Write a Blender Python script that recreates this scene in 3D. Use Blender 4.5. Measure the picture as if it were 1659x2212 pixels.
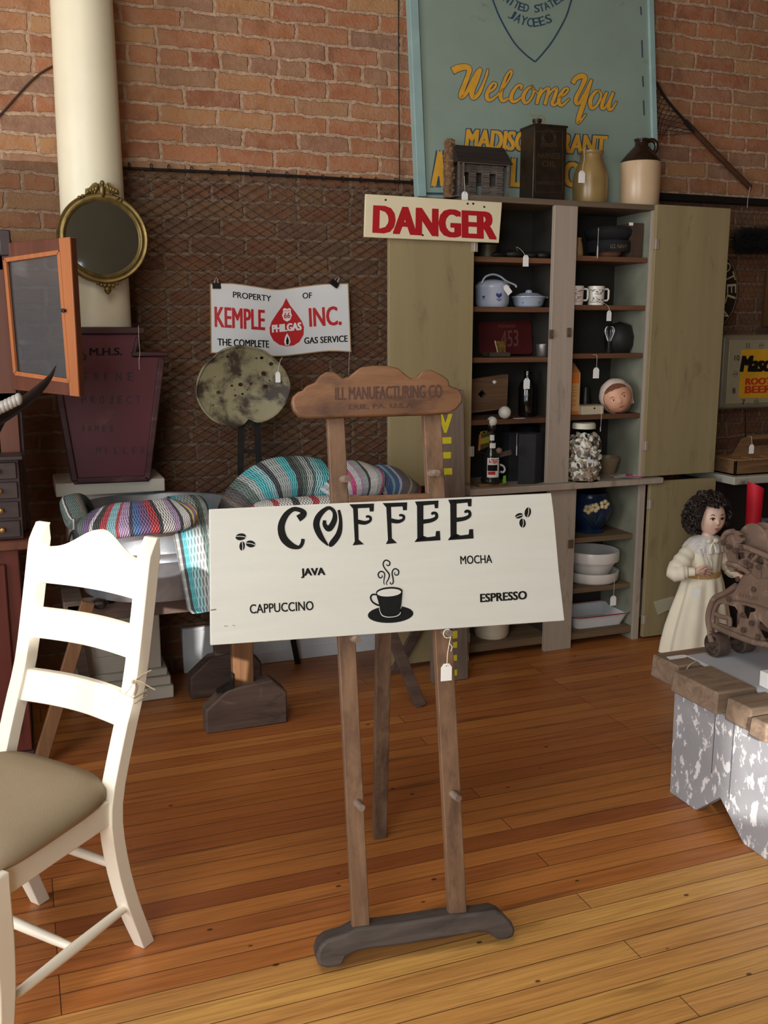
import bpy, bmesh, math, random
from mathutils import Vector as V, Matrix, Quaternion
from mathutils.geometry import delaunay_2d_cdt
random.seed(7)
sc = bpy.context.scene
col = sc.collection
for o in list(bpy.data.objects):
    bpy.data.objects.remove(o)

# ---------------------------------------------------------------- camera
FPX, CXP, CYP = 2070.0, 829.5, 1106.0
PITCH, YAW, HC = math.radians(10.65), math.radians(20.8), 1.35
cam = bpy.data.cameras.new('camera')
cam.sensor_fit = 'HORIZONTAL'
cam.sensor_width = 36.0
cam.lens = FPX / 1659 * 36.0
cam.clip_start = 0.05
co = bpy.data.objects.new('camera', cam)
col.objects.link(co)
co.location = (0, 0, HC)
co.rotation_euler = (math.pi / 2 - PITCH, 0, -YAW)
sc.camera = co

# ---------------------------------------------------------------- exposure, sky, daylight
sc.view_settings.view_transform = 'Standard'
sc.view_settings.look = 'None'
sc.view_settings.gamma = 1
sc.view_settings.use_curve_mapping = False
sc.view_settings.exposure = -0.22
wd = bpy.data.worlds.new('sky')
sc.world = wd
wd.use_nodes = True
wd.node_tree.nodes['Background'].inputs[0].default_value = (0.75, 0.88, 1.0, 1)
wd.node_tree.nodes['Background'].inputs[1].default_value = 2.0

WY = 3.74            # brick wall face
FRONT = -1.7         # shop front behind the camera
SUN = V((0.42, 0.907, -0.36)).normalized()     # direction the sunlight travels
su = bpy.data.lights.new('sun', 'SUN')
su.energy = 9.0
su.angle = math.radians(0.6)
su.color = (1.0, 0.96, 0.9)
suo = bpy.data.objects.new('sun', su)
col.objects.link(suo)
suo.rotation_euler = SUN.to_track_quat('-Z', 'Y').to_euler()


def area(name, loc, size, power, color, aim):
    l = bpy.data.lights.new(name, 'AREA')
    l.shape = 'RECTANGLE'
    l.size, l.size_y = size
    l.energy = power
    l.color = color
    o = bpy.data.objects.new(name, l)
    col.objects.link(o)
    o.location = loc
    o.rotation_euler = V(aim).to_track_quat('-Z', 'Y').to_euler()


area('daylight_shop_window', (-1.95, FRONT + 0.02, 1.85), (2.3, 2.5), 150, (0.95, 0.98, 1.0), (0, 1, 0))
area('daylight_side_window', (-3.58, 0.9, 1.75), (2.2, 2.1), 165, (0.96, 0.98, 1.0), (1, 0, 0))
area('floor_fill_light', (-0.5, 0.2, 3.7), (1.6, 1.6), 60, (1.0, 0.93, 0.82), (0, 0.0, -1))  # unseen overhead fill, added to brighten the floor


# ---------------------------------------------------------------- pixel rays (photo frame 1659x2212) onto real planes
_fh = V((math.sin(YAW), math.cos(YAW), 0))
_rt = V((math.cos(YAW), -math.sin(YAW), 0))
_fw = _fh * math.cos(PITCH) + V((0, 0, -math.sin(PITCH)))
_up = _fh * math.sin(PITCH) + V((0, 0, math.cos(PITCH)))
CAM = V((0, 0, HC))


def ray(x, y):
    return _fw + _rt * ((x - CXP) / FPX) - _up * ((y - CYP) / FPX)


def onY(x, y, Y):
    r = ray(x, y)
    return CAM + r * (Y / r.y)


def onX(x, y, X):
    r = ray(x, y)
    return CAM + r * (X / r.x)


def onZ(x, y, Z):
    r = ray(x, y)
    return CAM + r * ((Z - HC) / r.z)


def mpp(p):
    """metres per photo pixel at a point"""
    return (V(p) - CAM).dot(_fw) / FPX


class Pl:
    """a plane; at(px, py) is the point of it behind a photo pixel; n faces the viewer"""
    def __init__(s, p, n, warp=None):
        s.p, s.n, s.warp = V(p), V(n).normalized(), warp
        if s.n.dot(CAM - s.p) < 0:
            s.n = -s.n

    def at(s, x, y, lift=0.0):
        r = ray(x, y)
        q = CAM + r * ((s.p - CAM).dot(s.n) / r.dot(s.n))
        q = q + s.n * lift
        return s.warp(q) if s.warp else q


def PY(Y):
    return Pl((0, Y, 0), (0, -1, 0))


def crop(ox, oy, s):
    return lambda *pts: [(ox + x / s, oy + y / s) for x, y in pts]


# ---------------------------------------------------------------- object helpers
def tag(o, label=None, cat=None, group=None, kind=None):
    if label: o['label'] = label
    if cat: o['category'] = cat
    if group: o['group'] = group
    if kind: o['kind'] = kind
    return o


def thing(name, label, cat, loc=(0, 0, 0), group=None, kind=None):
    o = bpy.data.objects.new(name, None)
    o.empty_display_size = 0.05
    col.objects.link(o)
    o.location = loc
    o['org'] = list(loc)
    return tag(o, label, cat, group, kind)


def origin(o):
    t = V((0, 0, 0))
    while o is not None:
        t += o.location
        o = o.parent
    return t


class MB:
    """collects shapes given in world coordinates, then links them as ONE mesh object"""
    def __init__(s):
        s.v, s.f, s.uv = [], [], {}

    def add(s, vs, fs, uvs=None):
        b = len(s.v)
        s.v += [V(p) for p in vs]
        s.f += [tuple(i + b for i in f) for f in fs]
        if uvs:
            for i, u in enumerate(uvs):
                s.uv[b + i] = u
        return s

    def box(s, a, b):
        x0, x1 = sorted((a[0], b[0])); y0, y1 = sorted((a[1], b[1])); z0, z1 = sorted((a[2], b[2]))
        return s.hexa([(x0, y0, z0), (x1, y0, z0), (x1, y1, z0), (x0, y1, z0)],
                      [(x0, y0, z1), (x1, y0, z1), (x1, y1, z1), (x0, y1, z1)])

    def hexa(s, lo, hi):
        return s.add(list(lo) + list(hi), [(3, 2, 1, 0), (4, 5, 6, 7), (0, 1, 5, 4), (1, 2, 6, 5), (2, 3, 7, 6), (3, 0, 4, 7)])

    def bar(s, a, b, w, d, side=(1, 0, 0)):
        """square bar from a to b, w along side, d across"""
        a, b = V(a), V(b)
        t = (b - a).normalized()
        e = V(side); e = (e - t * e.dot(t)).normalized()
        g = t.cross(e)
        q = [e * (w / 2 * i) + g * (d / 2 * j) for i, j in ((-1, -1), (1, -1), (1, 1), (-1, 1))]
        return s.hexa([a + k for k in q], [b + k for k in q])

    def prism(s, pts, vec):
        n = len(pts); vec = V(vec)
        a = [V(p) for p in pts]
        nn = V((0, 0, 0))
        for i in range(n):
            nn += a[i].cross(a[(i + 1) % n])
        if nn.dot(vec) > 0:
            a.reverse()
        fs = [tuple(range(n)), tuple(range(2 * n - 1, n - 1, -1))]
        fs += [((i + 1) % n, i, n + i, n + (i + 1) % n) for i in range(n)]
        return s.add(a + [p + vec for p in a], fs)

    def loft(s, rings, caps=True, closed=True, uv=None):
        n = len(rings[0]); vs = [p for r in rings for p in r]; fs = []
        for k in range(len(rings) - 1):
            for i in range(n if closed else n - 1):
                j = (i + 1) % n
                fs.append((k * n + i, k * n + j, (k + 1) * n + j, (k + 1) * n + i))
        if caps:
            fs.append(tuple(range(n - 1, -1, -1)))
            fs.append(tuple((len(rings) - 1) * n + i for i in range(n)))
        return s.add(vs, fs, uv)

    def tube(s, pts, r, n=8, caps=True):
        pts = [V(p) for p in pts]
        rs = r if isinstance(r, (list, tuple)) else [r] * len(pts)
        rings = []; e = None
        for i, p in enumerate(pts):
            t = (pts[min(i + 1, len(pts) - 1)] - pts[max(i - 1, 0)])
            t = t.normalized() if t.length > 1e-9 else V((0, 0, 1))
            if e is None:
                e = t.orthogonal().normalized()
            e = (e - t * e.dot(t))
            e = e.normalized() if e.length > 1e-6 else t.orthogonal().normalized()
            g = t.cross(e)
            rings.append([p + (e * math.cos(2 * math.pi * k / n) + g * math.sin(2 * math.pi * k / n)) * rs[i] for k in range(n)])
        return s.loft(rings, caps)

    def lathe(s, prof, c=(0, 0, 0), n=28, ax=(0, 0, 1), caps=True, sq=1.0):
        """profile of (radius, height) turned round ax through c"""
        ax = V(ax).normalized(); c = V(c)
        e = V((1, 0, 0)) if abs(ax.z) > 0.9 else ax.orthogonal().normalized()
        e = (e - ax * e.dot(ax)).normalized(); g = ax.cross(e)
        rings = [[c + ax * z + (e * math.cos(2 * math.pi * k / n) + g * (sq * math.sin(2 * math.pi * k / n))) * max(r, 1e-4) for k in range(n)] for r, z in prof]
        return s.loft(rings, caps)

    def ball(s, c, r, n=16, m=10, fn=None):
        r = (r, r, r) if isinstance(r, (int, float)) else r
        c = V(c); rings = []
        for i in range(m + 1):
            a = math.pi * i / m; a = min(max(a, 0.02), math.pi - 0.02)
            ring = []
            for k in range(n):
                b = 2 * math.pi * k / n
                d = V((math.sin(a) * math.cos(b), math.sin(a) * math.sin(b), -math.cos(a)))
                p = V((d.x * r[0], d.y * r[1], d.z * r[2]))
                ring.append(c + (fn(d, p) if fn else p))
            rings.append(ring)
        return s.loft(rings)

    def torus(s, c, R, r, ax=(0, 0, 1), n=40, m=10, sz=1.0, a0=0, a1=None):
        ax = V(ax).normalized(); c = V(c)
        e = ax.orthogonal().normalized() if abs(ax.z) < 0.9 else V((1, 0, 0))
        e = (e - ax * e.dot(ax)).normalized(); g = ax.cross(e)
        full = a1 is None
        a1 = 2 * math.pi if full else a1
        k_ = n if full else n + 1
        rings = []
        for i in range(k_):
            t = a0 + (a1 - a0) * i / n
            d = e * math.cos(t) + g * math.sin(t)
            rings.append([c + d * (R + r * math.cos(2 * math.pi * j / m)) + ax * (r * sz * math.sin(2 * math.pi * j / m)) for j in range(m)])
        if full:
            rings.append(rings[0])
        return s.loft(rings, caps=not full)

    def grid(s, fn, nu, nv, uvs=(1, 1)):
        vs, us = [], []
        for i in range(nu + 1):
            for j in range(nv + 1):
                vs.append(fn(i / nu, j / nv)); us.append((uvs[0] * i / nu, uvs[1] * j / nv))
        fs = [(i * (nv + 1) + j, (i + 1) * (nv + 1) + j, (i + 1) * (nv + 1) + j + 1, i * (nv + 1) + j + 1) for i in range(nu) for j in range(nv)]
        return s.add(vs, fs, us)

    def mesh(s, me, M):
        return s.add([M @ v.co for v in me.vertices], [tuple(p.vertices) for p in me.polygons])

    def build(s, name, m, parent=None, smooth=40, bevel=0, seg=2, loc=None, fix=True, label=None):
        me = bpy.data.meshes.new(name)
        o = bpy.data.objects.new(name, me)
        col.objects.link(o)
        if parent is not None:
            o.parent = parent
            t = origin(parent)
        else:
            t = V(loc) if loc is not None else V((0, 0, 0))
            o.location = t
        me.from_pydata([tuple(p - t) for p in s.v], [], s.f)
        if s.uv:
            l = me.uv_layers.new(name='UVMap')
            for lp in me.loops:
                l.data[lp.index].uv = s.uv.get(lp.vertex_index, (0, 0))
        if fix:
            b = bmesh.new(); b.from_mesh(me)
            bmesh.ops.recalc_face_normals(b, faces=b.faces)
            b.to_mesh(me); b.free()
        me.materials.append(m)
        if smooth:
            me.shade_smooth()
            me.set_sharp_from_angle(angle=math.radians(smooth))
        if bevel:
            md = o.modifiers.new('bevel', 'BEVEL')
            md.width = bevel; md.segments = seg; md.limit_method = 'ANGLE'; md.angle_limit = math.radians(35)
        if label:
            o['label'] = label
        return o


def one(mb, name, m, label, cat, group=None, loc=None, **k):
    """a thing that is a single mesh"""
    if loc is None:
        xs = [p.x for p in mb.v]; ys = [p.y for p in mb.v]; zs = [p.z for p in mb.v]
        loc = ((min(xs) + max(xs)) / 2, (min(ys) + max(ys)) / 2, min(zs))
    return tag(mb.build(name, m, None, loc=loc, **k), label, cat, group)


def smoothpts(pts, k=6):
    """Catmull-Rom through points (tuples of any length)"""
    out = []
    n = len(pts)
    for i in range(n - 1):
        p0, p1, p2, p3 = pts[max(i - 1, 0)], pts[i], pts[i + 1], pts[min(i + 2, n - 1)]
        for j in range(k):
            t = j / k
            out.append(tuple(0.5 * (2 * b + (c - a) * t + (2 * a - 5 * b + 4 * c - d) * t * t + (3 * b - a - 3 * c + d) * t ** 3)
                             for a, b, c, d in zip(p0, p1, p2, p3)))
    out.append(tuple(pts[-1]))
    return out


# ---- painted shapes, drawn in photo pixels and laid on the plane of the thing that carries them
_sc = [0]


def stroke(mb, pl, pts, w=None, lift=0.0006, k=6, extra=0.0):
    """pts (x, y) or (x, y, width) in photo pixels"""
    _sc[0] += 1; lift += 0.00009 * (_sc[0] % 6)
    if len(pts[0]) == 2:
        pts = [(x, y, w) for x, y in pts]
    if k > 1 and len(pts) > 2:
        pts = smoothpts(pts, k)
    L, R = [], []
    for i, (x, y, ww) in enumerate(pts):
        ax, ay = pts[max(i - 1, 0)][:2]; bx, by = pts[min(i + 1, len(pts) - 1)][:2]
        dx, dy = bx - ax, by - ay
        l = math.hypot(dx, dy) or 1
        ex = extra if 0 < i < len(pts) - 1 else extra
        h = ww / 2 + ex
        sx = (-dx / l * ex if i == 0 else dx / l * ex if i == len(pts) - 1 else 0)
        sy = (-dy / l * ex if i == 0 else dy / l * ex if i == len(pts) - 1 else 0)
        L.append(pl.at(x + sx - dy / l * h, y + sy + dx / l * h, lift)); R.append(pl.at(x + sx + dy / l * h, y + sy - dx / l * h, lift))
    n = len(L)
    mb.add(L + R, [(i, i + 1, n + i + 1, n + i) for i in range(n - 1)])


def patch(mb, pl, pts, lift=0.0006):
    mb.add([pl.at(x, y, lift) for x, y in pts], [tuple(range(len(pts)))])


def patchg(mb, pl, pts, lift=0.0006, step=8):
    """a painted patch that follows a curved sheet"""
    plate(mb, pts, [], lambda x, y, t: pl.at(x, y, lift - t), 0.0003, step)


def disc(mb, pl, c, rx, ry, rot=0, lift=0.0006, n=28):
    a = math.radians(rot)
    patch(mb, pl, [(c[0] + rx * math.cos(t) * math.cos(a) - ry * math.sin(t) * math.sin(a), c[1] + rx * math.cos(t) * math.sin(a) + ry * math.sin(t) * math.cos(a))
                   for t in (2 * math.pi * i / n for i in range(n))], lift)


_tc = {}


def text_mesh(s, bold=0.0, res=3):
    key = (s, bold, res)
    if key not in _tc:
        c = bpy.data.curves.new('t', 'FONT')
        c.body = s; c.offset = bold; c.resolution_u = res; c.fill_mode = 'FRONT'
        o = bpy.data.objects.new('t', c); col.objects.link(o)
        dg = bpy.context.evaluated_depsgraph_get()
        me = bpy.data.meshes.new_from_object(o.evaluated_get(dg))
        bpy.data.objects.remove(o)
        vs = [v.co.copy() for v in me.vertices]
        fs = [tuple(p.vertices) for p in me.polygons]
        bpy.data.meshes.remove(me); bpy.data.curves.remove(c)
        x0 = min(v.x for v in vs); x1 = max(v.x for v in vs); y0 = min(v.y for v in vs); y1 = max(v.y for v in vs)
        _tc[key] = ([((v.x - x0) / (x1 - x0), (v.y - y0) / (y1 - y0)) for v in vs], fs)
    return _tc[key]


def text(mb, pl, s, bl, br, tl, bold=0.0, lift=0.0006, tr=None, shear=0.0):
    """lettering whose ink box has these pixel corners"""
    us, fs = text_mesh(s, 0.0)
    tr = tr or (br[0] + tl[0] - bl[0], br[1] + tl[1] - bl[1])
    if bold:        # heavier letters: the same outlines laid a hair apart
        hx, hy = tl[0] - bl[0], tl[1] - bl[1]
        h = math.hypot(hx, hy) * bold * 1.15
        wx, wy = br[0] - bl[0], br[1] - bl[1]
        wl = math.hypot(wx, wy); wx, wy = wx / wl, wy / wl
        for k, (a, b) in enumerate(((-1, 0.35), (-0.5, -0.35), (0, 0.35), (0.5, -0.35), (1, 0.35), (-1, -0.35), (1, -0.35))):
            ox, oy = wx * a * h + wy * b * h, wy * a * h - wx * b * h
            text(mb, pl, s, (bl[0] + ox + wx * h, bl[1] + oy + wy * h), (br[0] + ox - wx * h, br[1] + oy - wy * h), (tl[0] + ox + wx * h, tl[1] + oy + wy * h), 0.0, lift + 0.00003 * k,
                 (tr[0] + ox - wx * h, tr[1] + oy - wy * h))
        return
    vs = []
    for u, w in us:
        x = (bl[0] * (1 - u) + br[0] * u) * (1 - w) + (tl[0] * (1 - u) + tr[0] * u) * w
        y = (bl[1] * (1 - u) + br[1] * u) * (1 - w) + (tl[1] * (1 - u) + tr[1] * u) * w
        vs.append(pl.at(x, y, lift))
    mb.add(vs, fs)


def plate(mb, outline, holes, to3, thick, step=None):
    """flat plate with real holes: outline / holes in 2-D, to3(x, y, back) gives the point"""
    pts = [V((x, y)) for x, y in outline]
    edges = [(i, (i + 1) % len(outline)) for i in range(len(outline))]
    for h in holes:
        b = len(pts)
        pts += [V((x, y)) for x, y in h]
        edges += [(b + i, b + (i + 1) % len(h)) for i in range(len(h))]

    def inside(p, poly):
        c = False; j = len(poly) - 1
        for i in range(len(poly)):
            xi, yi = poly[i]; xj, yj = poly[j]
            if (yi > p[1]) != (yj > p[1]) and p[0] < (xj - xi) * (p[1] - yi) / (yj - yi) + xi:
                c = not c
            j = i
        return c
    if step:
        x0 = min(p[0] for p in outline); x1 = max(p[0] for p in outline); y0 = min(p[1] for p in outline); y1 = max(p[1] for p in outline)
        x = x0
        while x < x1:
            y = y0
            while y < y1:
                q = (x + 0.001, y + 0.0013)
                if inside(q, outline) and not any(inside(q, h) for h in holes):
                    pts.append(V(q))
                y += step
            x += step
    vs, es, fs, *_ = delaunay_2d_cdt(pts, edges, [], 0, 1e-7)
    keep = []
    for f in fs:
        c = sum((vs[i] for i in f), V((0, 0))) / len(f)
        if inside(c, outline) and not any(inside(c, h) for h in holes):
            keep.append(tuple(f))
    n = len(vs)
    V3 = [to3(v.x, v.y, 0) for v in vs] + [to3(v.x, v.y, thick) for v in vs]
    cnt = {}
    for f in keep:
        for i in range(len(f)):
            a, b = f[i], f[(i + 1) % len(f)]
            cnt[(a, b)] = cnt.get((a, b), 0) + 1
    side = [(b, a, a + n, b + n) for (a, b) in cnt if (b, a) not in cnt]
    mb.add(V3, keep + [tuple(i + n for i in reversed(f)) for f in keep] + side)


def circ(cx, cy, rx, ry=None, n=16, a0=0):
    ry = rx if ry is None else ry
    return [(cx + rx * math.cos(a0 + 2 * math.pi * i / n), cy + ry * math.sin(a0 + 2 * math.pi * i / n)) for i in range(n)]


# ---------------------------------------------------------------- materials
def lin(c):
    if isinstance(c, (int, float)): c = (c, c, c)
    return tuple(((x / 255) / 12.92 if x / 255 <= 0.04045 else (((x / 255) + 0.055) / 1.055) ** 2.4) for x in c) + (1.0,)


class NT:
    def __init__(s, name):
        s.m = bpy.data.materials.new(name); s.m.use_nodes = True
        s.t = s.m.node_tree; s.b = s.t.nodes['Principled BSDF']

    def n(s, typ, **k):
        nd = s.t.nodes.new(typ)
        for a, v in k.items():
            setattr(nd, a, v)
        return nd

    def l(s, a, b):
        s.t.links.new(a, b)

    def val(s, x):
        return x

    def math(s, op, a, b=0.0):
        nd = s.n('ShaderNodeMath', operation=op)
        for i, q in enumerate((a, b)):
            if hasattr(q, 'links'): s.l(q, nd.inputs[i])
            else: nd.inputs[i].default_value = q
        return nd.outputs[0]

    def coords(s, kind='Object', scale=(1, 1, 1), loc=(0, 0, 0)):
        tc = s.n('ShaderNodeTexCoord'); mp = s.n('ShaderNodeMapping')
        s.l(tc.outputs[kind], mp.inputs[0])
        mp.inputs['Scale'].default_value = scale; mp.inputs['Location'].default_value = loc
        return mp.outputs[0]

    def noise(s, vec, scale=5, detail=4, rough=0.55, dist=0.0):
        nd = s.n('ShaderNodeTexNoise')
        s.l(vec, nd.inputs['Vector'])
        nd.inputs['Scale'].default_value = scale; nd.inputs['Detail'].default_value = detail
        nd.inputs['Roughness'].default_value = rough; nd.inputs['Distortion'].default_value = dist
        return nd

    def ramp(s, fac, stops, interp='LINEAR'):
        nd = s.n('ShaderNodeValToRGB')
        nd.color_ramp.interpolation = interp
        e = nd.color_ramp.elements
        while len(e) < len(stops):
            e.new(0.5)
        for k, (p, c) in zip(e, stops):
            k.position = p; k.color = lin(c) if not (isinstance(c, tuple) and len(c) == 4) else c
        s.l(fac, nd.inputs[0])
        return nd.outputs[0]

    def mix(s, fac, a, b, typ='MIX'):
        nd = s.n('ShaderNodeMix', data_type='RGBA', blend_type=typ)
        for q, i in ((fac, 0), (a, 6), (b, 7)):
            if hasattr(q, 'links'): s.l(q, nd.inputs[i])
            else: nd.inputs[i].default_value = q if i == 0 else (q if isinstance(q, tuple) and len(q) == 4 else lin(q))
        return nd.outputs[2]

    def bump(s, h, strength=0.3, dist=0.01):
        nd = s.n('ShaderNodeBump')
        nd.inputs['Strength'].default_value = strength; nd.inputs['Distance'].default_value = dist
        s.l(h, nd.inputs['Height']); s.l(nd.outputs[0], s.b.inputs['Normal'])

    def set(s, color=None, rough=None, metal=None, **k):
        for key, q in (('Base Color', color), ('Roughness', rough), ('Metallic', metal)):
            if q is None: continue
            if hasattr(q, 'links'): s.l(q, s.b.inputs[key])
            elif key == 'Base Color': s.b.inputs[key].default_value = lin(q)
            else: s.b.inputs[key].default_value = q
        for key, q in k.items():
            s.b.inputs[key.replace('_', ' ')].default_value = q
        return s.m


_mc = {}


def plain(name, color, rough=0.6, metal=0.0, vary=0.12, scale=8, bump=0.0, bscale=60, **k):
    """solid colour with a little tone variation"""
    if name in _mc: return _mc[name]
    t = NT(name); v = t.coords()
    n = t.noise(v, scale, 5)
    c = lin(color)
    lo = tuple(x * (1 - vary) for x in c[:3]) + (1,); hi = tuple(min(1, x * (1 + vary)) for x in c[:3]) + (1,)
    t.set(t.ramp(n.outputs[0], [(0.3, lo), (0.7, hi)]), rough, metal, **k)
    if bump:
        t.bump(t.noise(v, bscale, 3).outputs[0], bump, 0.004)
    _mc[name] = t.m
    return t.m


def wood(name, a, b, axis='X', rough=0.55, scale=1.0, dirt=None, dirt_amt=0.5, bump=0.25, spec=0.4):
    if name in _mc: return _mc[name]
    t = NT(name)
    s = {'X': (1.2, 28, 28), 'Y': (28, 1.2, 28), 'Z': (28, 28, 1.2)}[axis]
    v = t.coords(scale=tuple(q * scale for q in s))
    g = t.noise(v, 1.6, 6, 0.6, 0.6)
    c = t.ramp(g.outputs[0], [(0.28, b), (0.5, tuple((x + y) / 2 for x, y in zip(a, b))), (0.72, a)])
    big = t.noise(t.coords(scale=tuple(0.25 * q for q in s)), 1.5, 4, 0.6)
    c = t.mix(t.ramp(big.outputs[0], [(0.35, (0, 0, 0)), (0.75, (150, 150, 150))]), c, b)
    if dirt:
        d = t.noise(t.coords(scale={'X': (7, 26, 26), 'Y': (26, 7, 26), 'Z': (26, 26, 7)}[axis]), max(0.55, scale), 7, 0.7, 0.4)
        c = t.mix(t.ramp(d.outputs[0], [(0.60 - 0.14 * dirt_amt, (0, 0, 0)), (0.70, (225, 225, 225))]), c, dirt)
    t.set(c, rough, 0.0, Specular_IOR_Level=spec)
    t.bump(g.outputs[0], bump, 0.002)
    _mc[name] = t.m
    return t.m


def chipped(name, paint, under, amount=0.3, rough=0.55, scale=14, soft=0.03, vary=0.05, stretch=(1, 1, 1)):
    """paint with worn patches showing what lies under it"""
    if name in _mc: return _mc[name]
    t = NT(name); v = t.coords(scale=stretch)
    n = t.noise(v, scale, 8, 0.62, 0.3)
    p0 = 0.38 + 0.3 * amount - 0.1
    k = t.ramp(n.outputs[0], [(p0 - soft, (255, 255, 255)), (p0 + soft, (0, 0, 0))])
    tone = t.noise(t.coords(), 5, 4)
    c = lin(paint); lo = tuple(x * (1 - vary) for x in c[:3]) + (1,); hi = tuple(min(1, x * (1 + vary)) for x in c[:3]) + (1,)
    pc = t.ramp(tone.outputs[0], [(0.3, lo), (0.7, hi)])
    t.set(t.mix(k, pc, under), rough)
    t.bump(k, -0.25, 0.002)
    _mc[name] = t.m
    return t.m


def stripes(name, seq, weave=True, rough=0.95, dash=46, n2=10):
    """woven rag rug: bands of colour along U, dashes of dark warp across"""
    t = NT(name)
    tc = t.n('ShaderNodeTexCoord'); sp = t.n('ShaderNodeSeparateXYZ')
    t.l(tc.outputs['UV'], sp.inputs[0])
    u, v = sp.outputs[0], sp.outputs[1]
    nz = t.noise(t.coords('UV', (1, 1, 1)), 14, 3)
    uu = t.math('ADD', u, t.math('MULTIPLY', t.math('SUBTRACT', nz.outputs[0], 0.5), 0.012))
    tot = float(sum(w for w, c in seq)); p = 0; stops = []
    for w, c in seq:
        stops.append((p / tot, c)); p += w
    c = t.ramp(uu, stops, 'CONSTANT') if len(stops) <= 32 else None
    rows = t.math('MULTIPLY', u, float(dash)); cols = t.math('MULTIPLY', v, float(n2))
    ch = t.n('ShaderNodeTexChecker'); cb = t.n('ShaderNodeCombineXYZ')
    t.l(rows, cb.inputs[0]); t.l(cols, cb.inputs[1]); t.l(cb.outputs[0], ch.inputs['Vector'])
    ch.inputs['Scale'].default_value = 1.0
    sn = t.math('SINE', t.math('MULTIPLY', u, dash * math.pi * 2))
    cn = t.math('SINE', t.math('MULTIPLY', v, n2 * math.pi * 2))
    hgt = t.math('MULTIPLY', sn, cn)
    f = t.math('MULTIPLY', t.math('ADD', t.math('MULTIPLY', hgt, 0.5), 0.5), 0.42)
    fib = t.noise(t.coords('UV', (60, 8, 1)), 6, 4)
    c = t.mix(t.math('MULTIPLY', fib.outputs[0], 0.22), c, (225, 225, 225))
    c = t.mix(f, c, (40, 40, 46))
    t.set(c, rough, Specular_IOR_Level=0.1)
    t.bump(hgt, 0.6, 0.006)
    return t.m


M = {}
M['black_paint'] = plain('black_paint', (15, 15, 14), 0.75, vary=0.25, scale=30, Specular_IOR_Level=0.25)
M['white_card'] = plain('white_card', (238, 238, 236), 0.8, vary=0.02)
M['string'] = plain('string', (226, 222, 212), 0.9)
M['iron'] = plain('iron', (40, 36, 34), 0.55, 0.5, vary=0.3, scale=40)
M['dark_iron'] = plain('dark_iron', (22, 20, 19), 0.6, 0.3, vary=0.3, scale=30)
M['steel'] = plain('steel', (170, 172, 176), 0.35, 0.9, vary=0.1)
M['twine'] = plain('twine', (176, 160, 132), 0.95, vary=0.3, scale=80)

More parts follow.
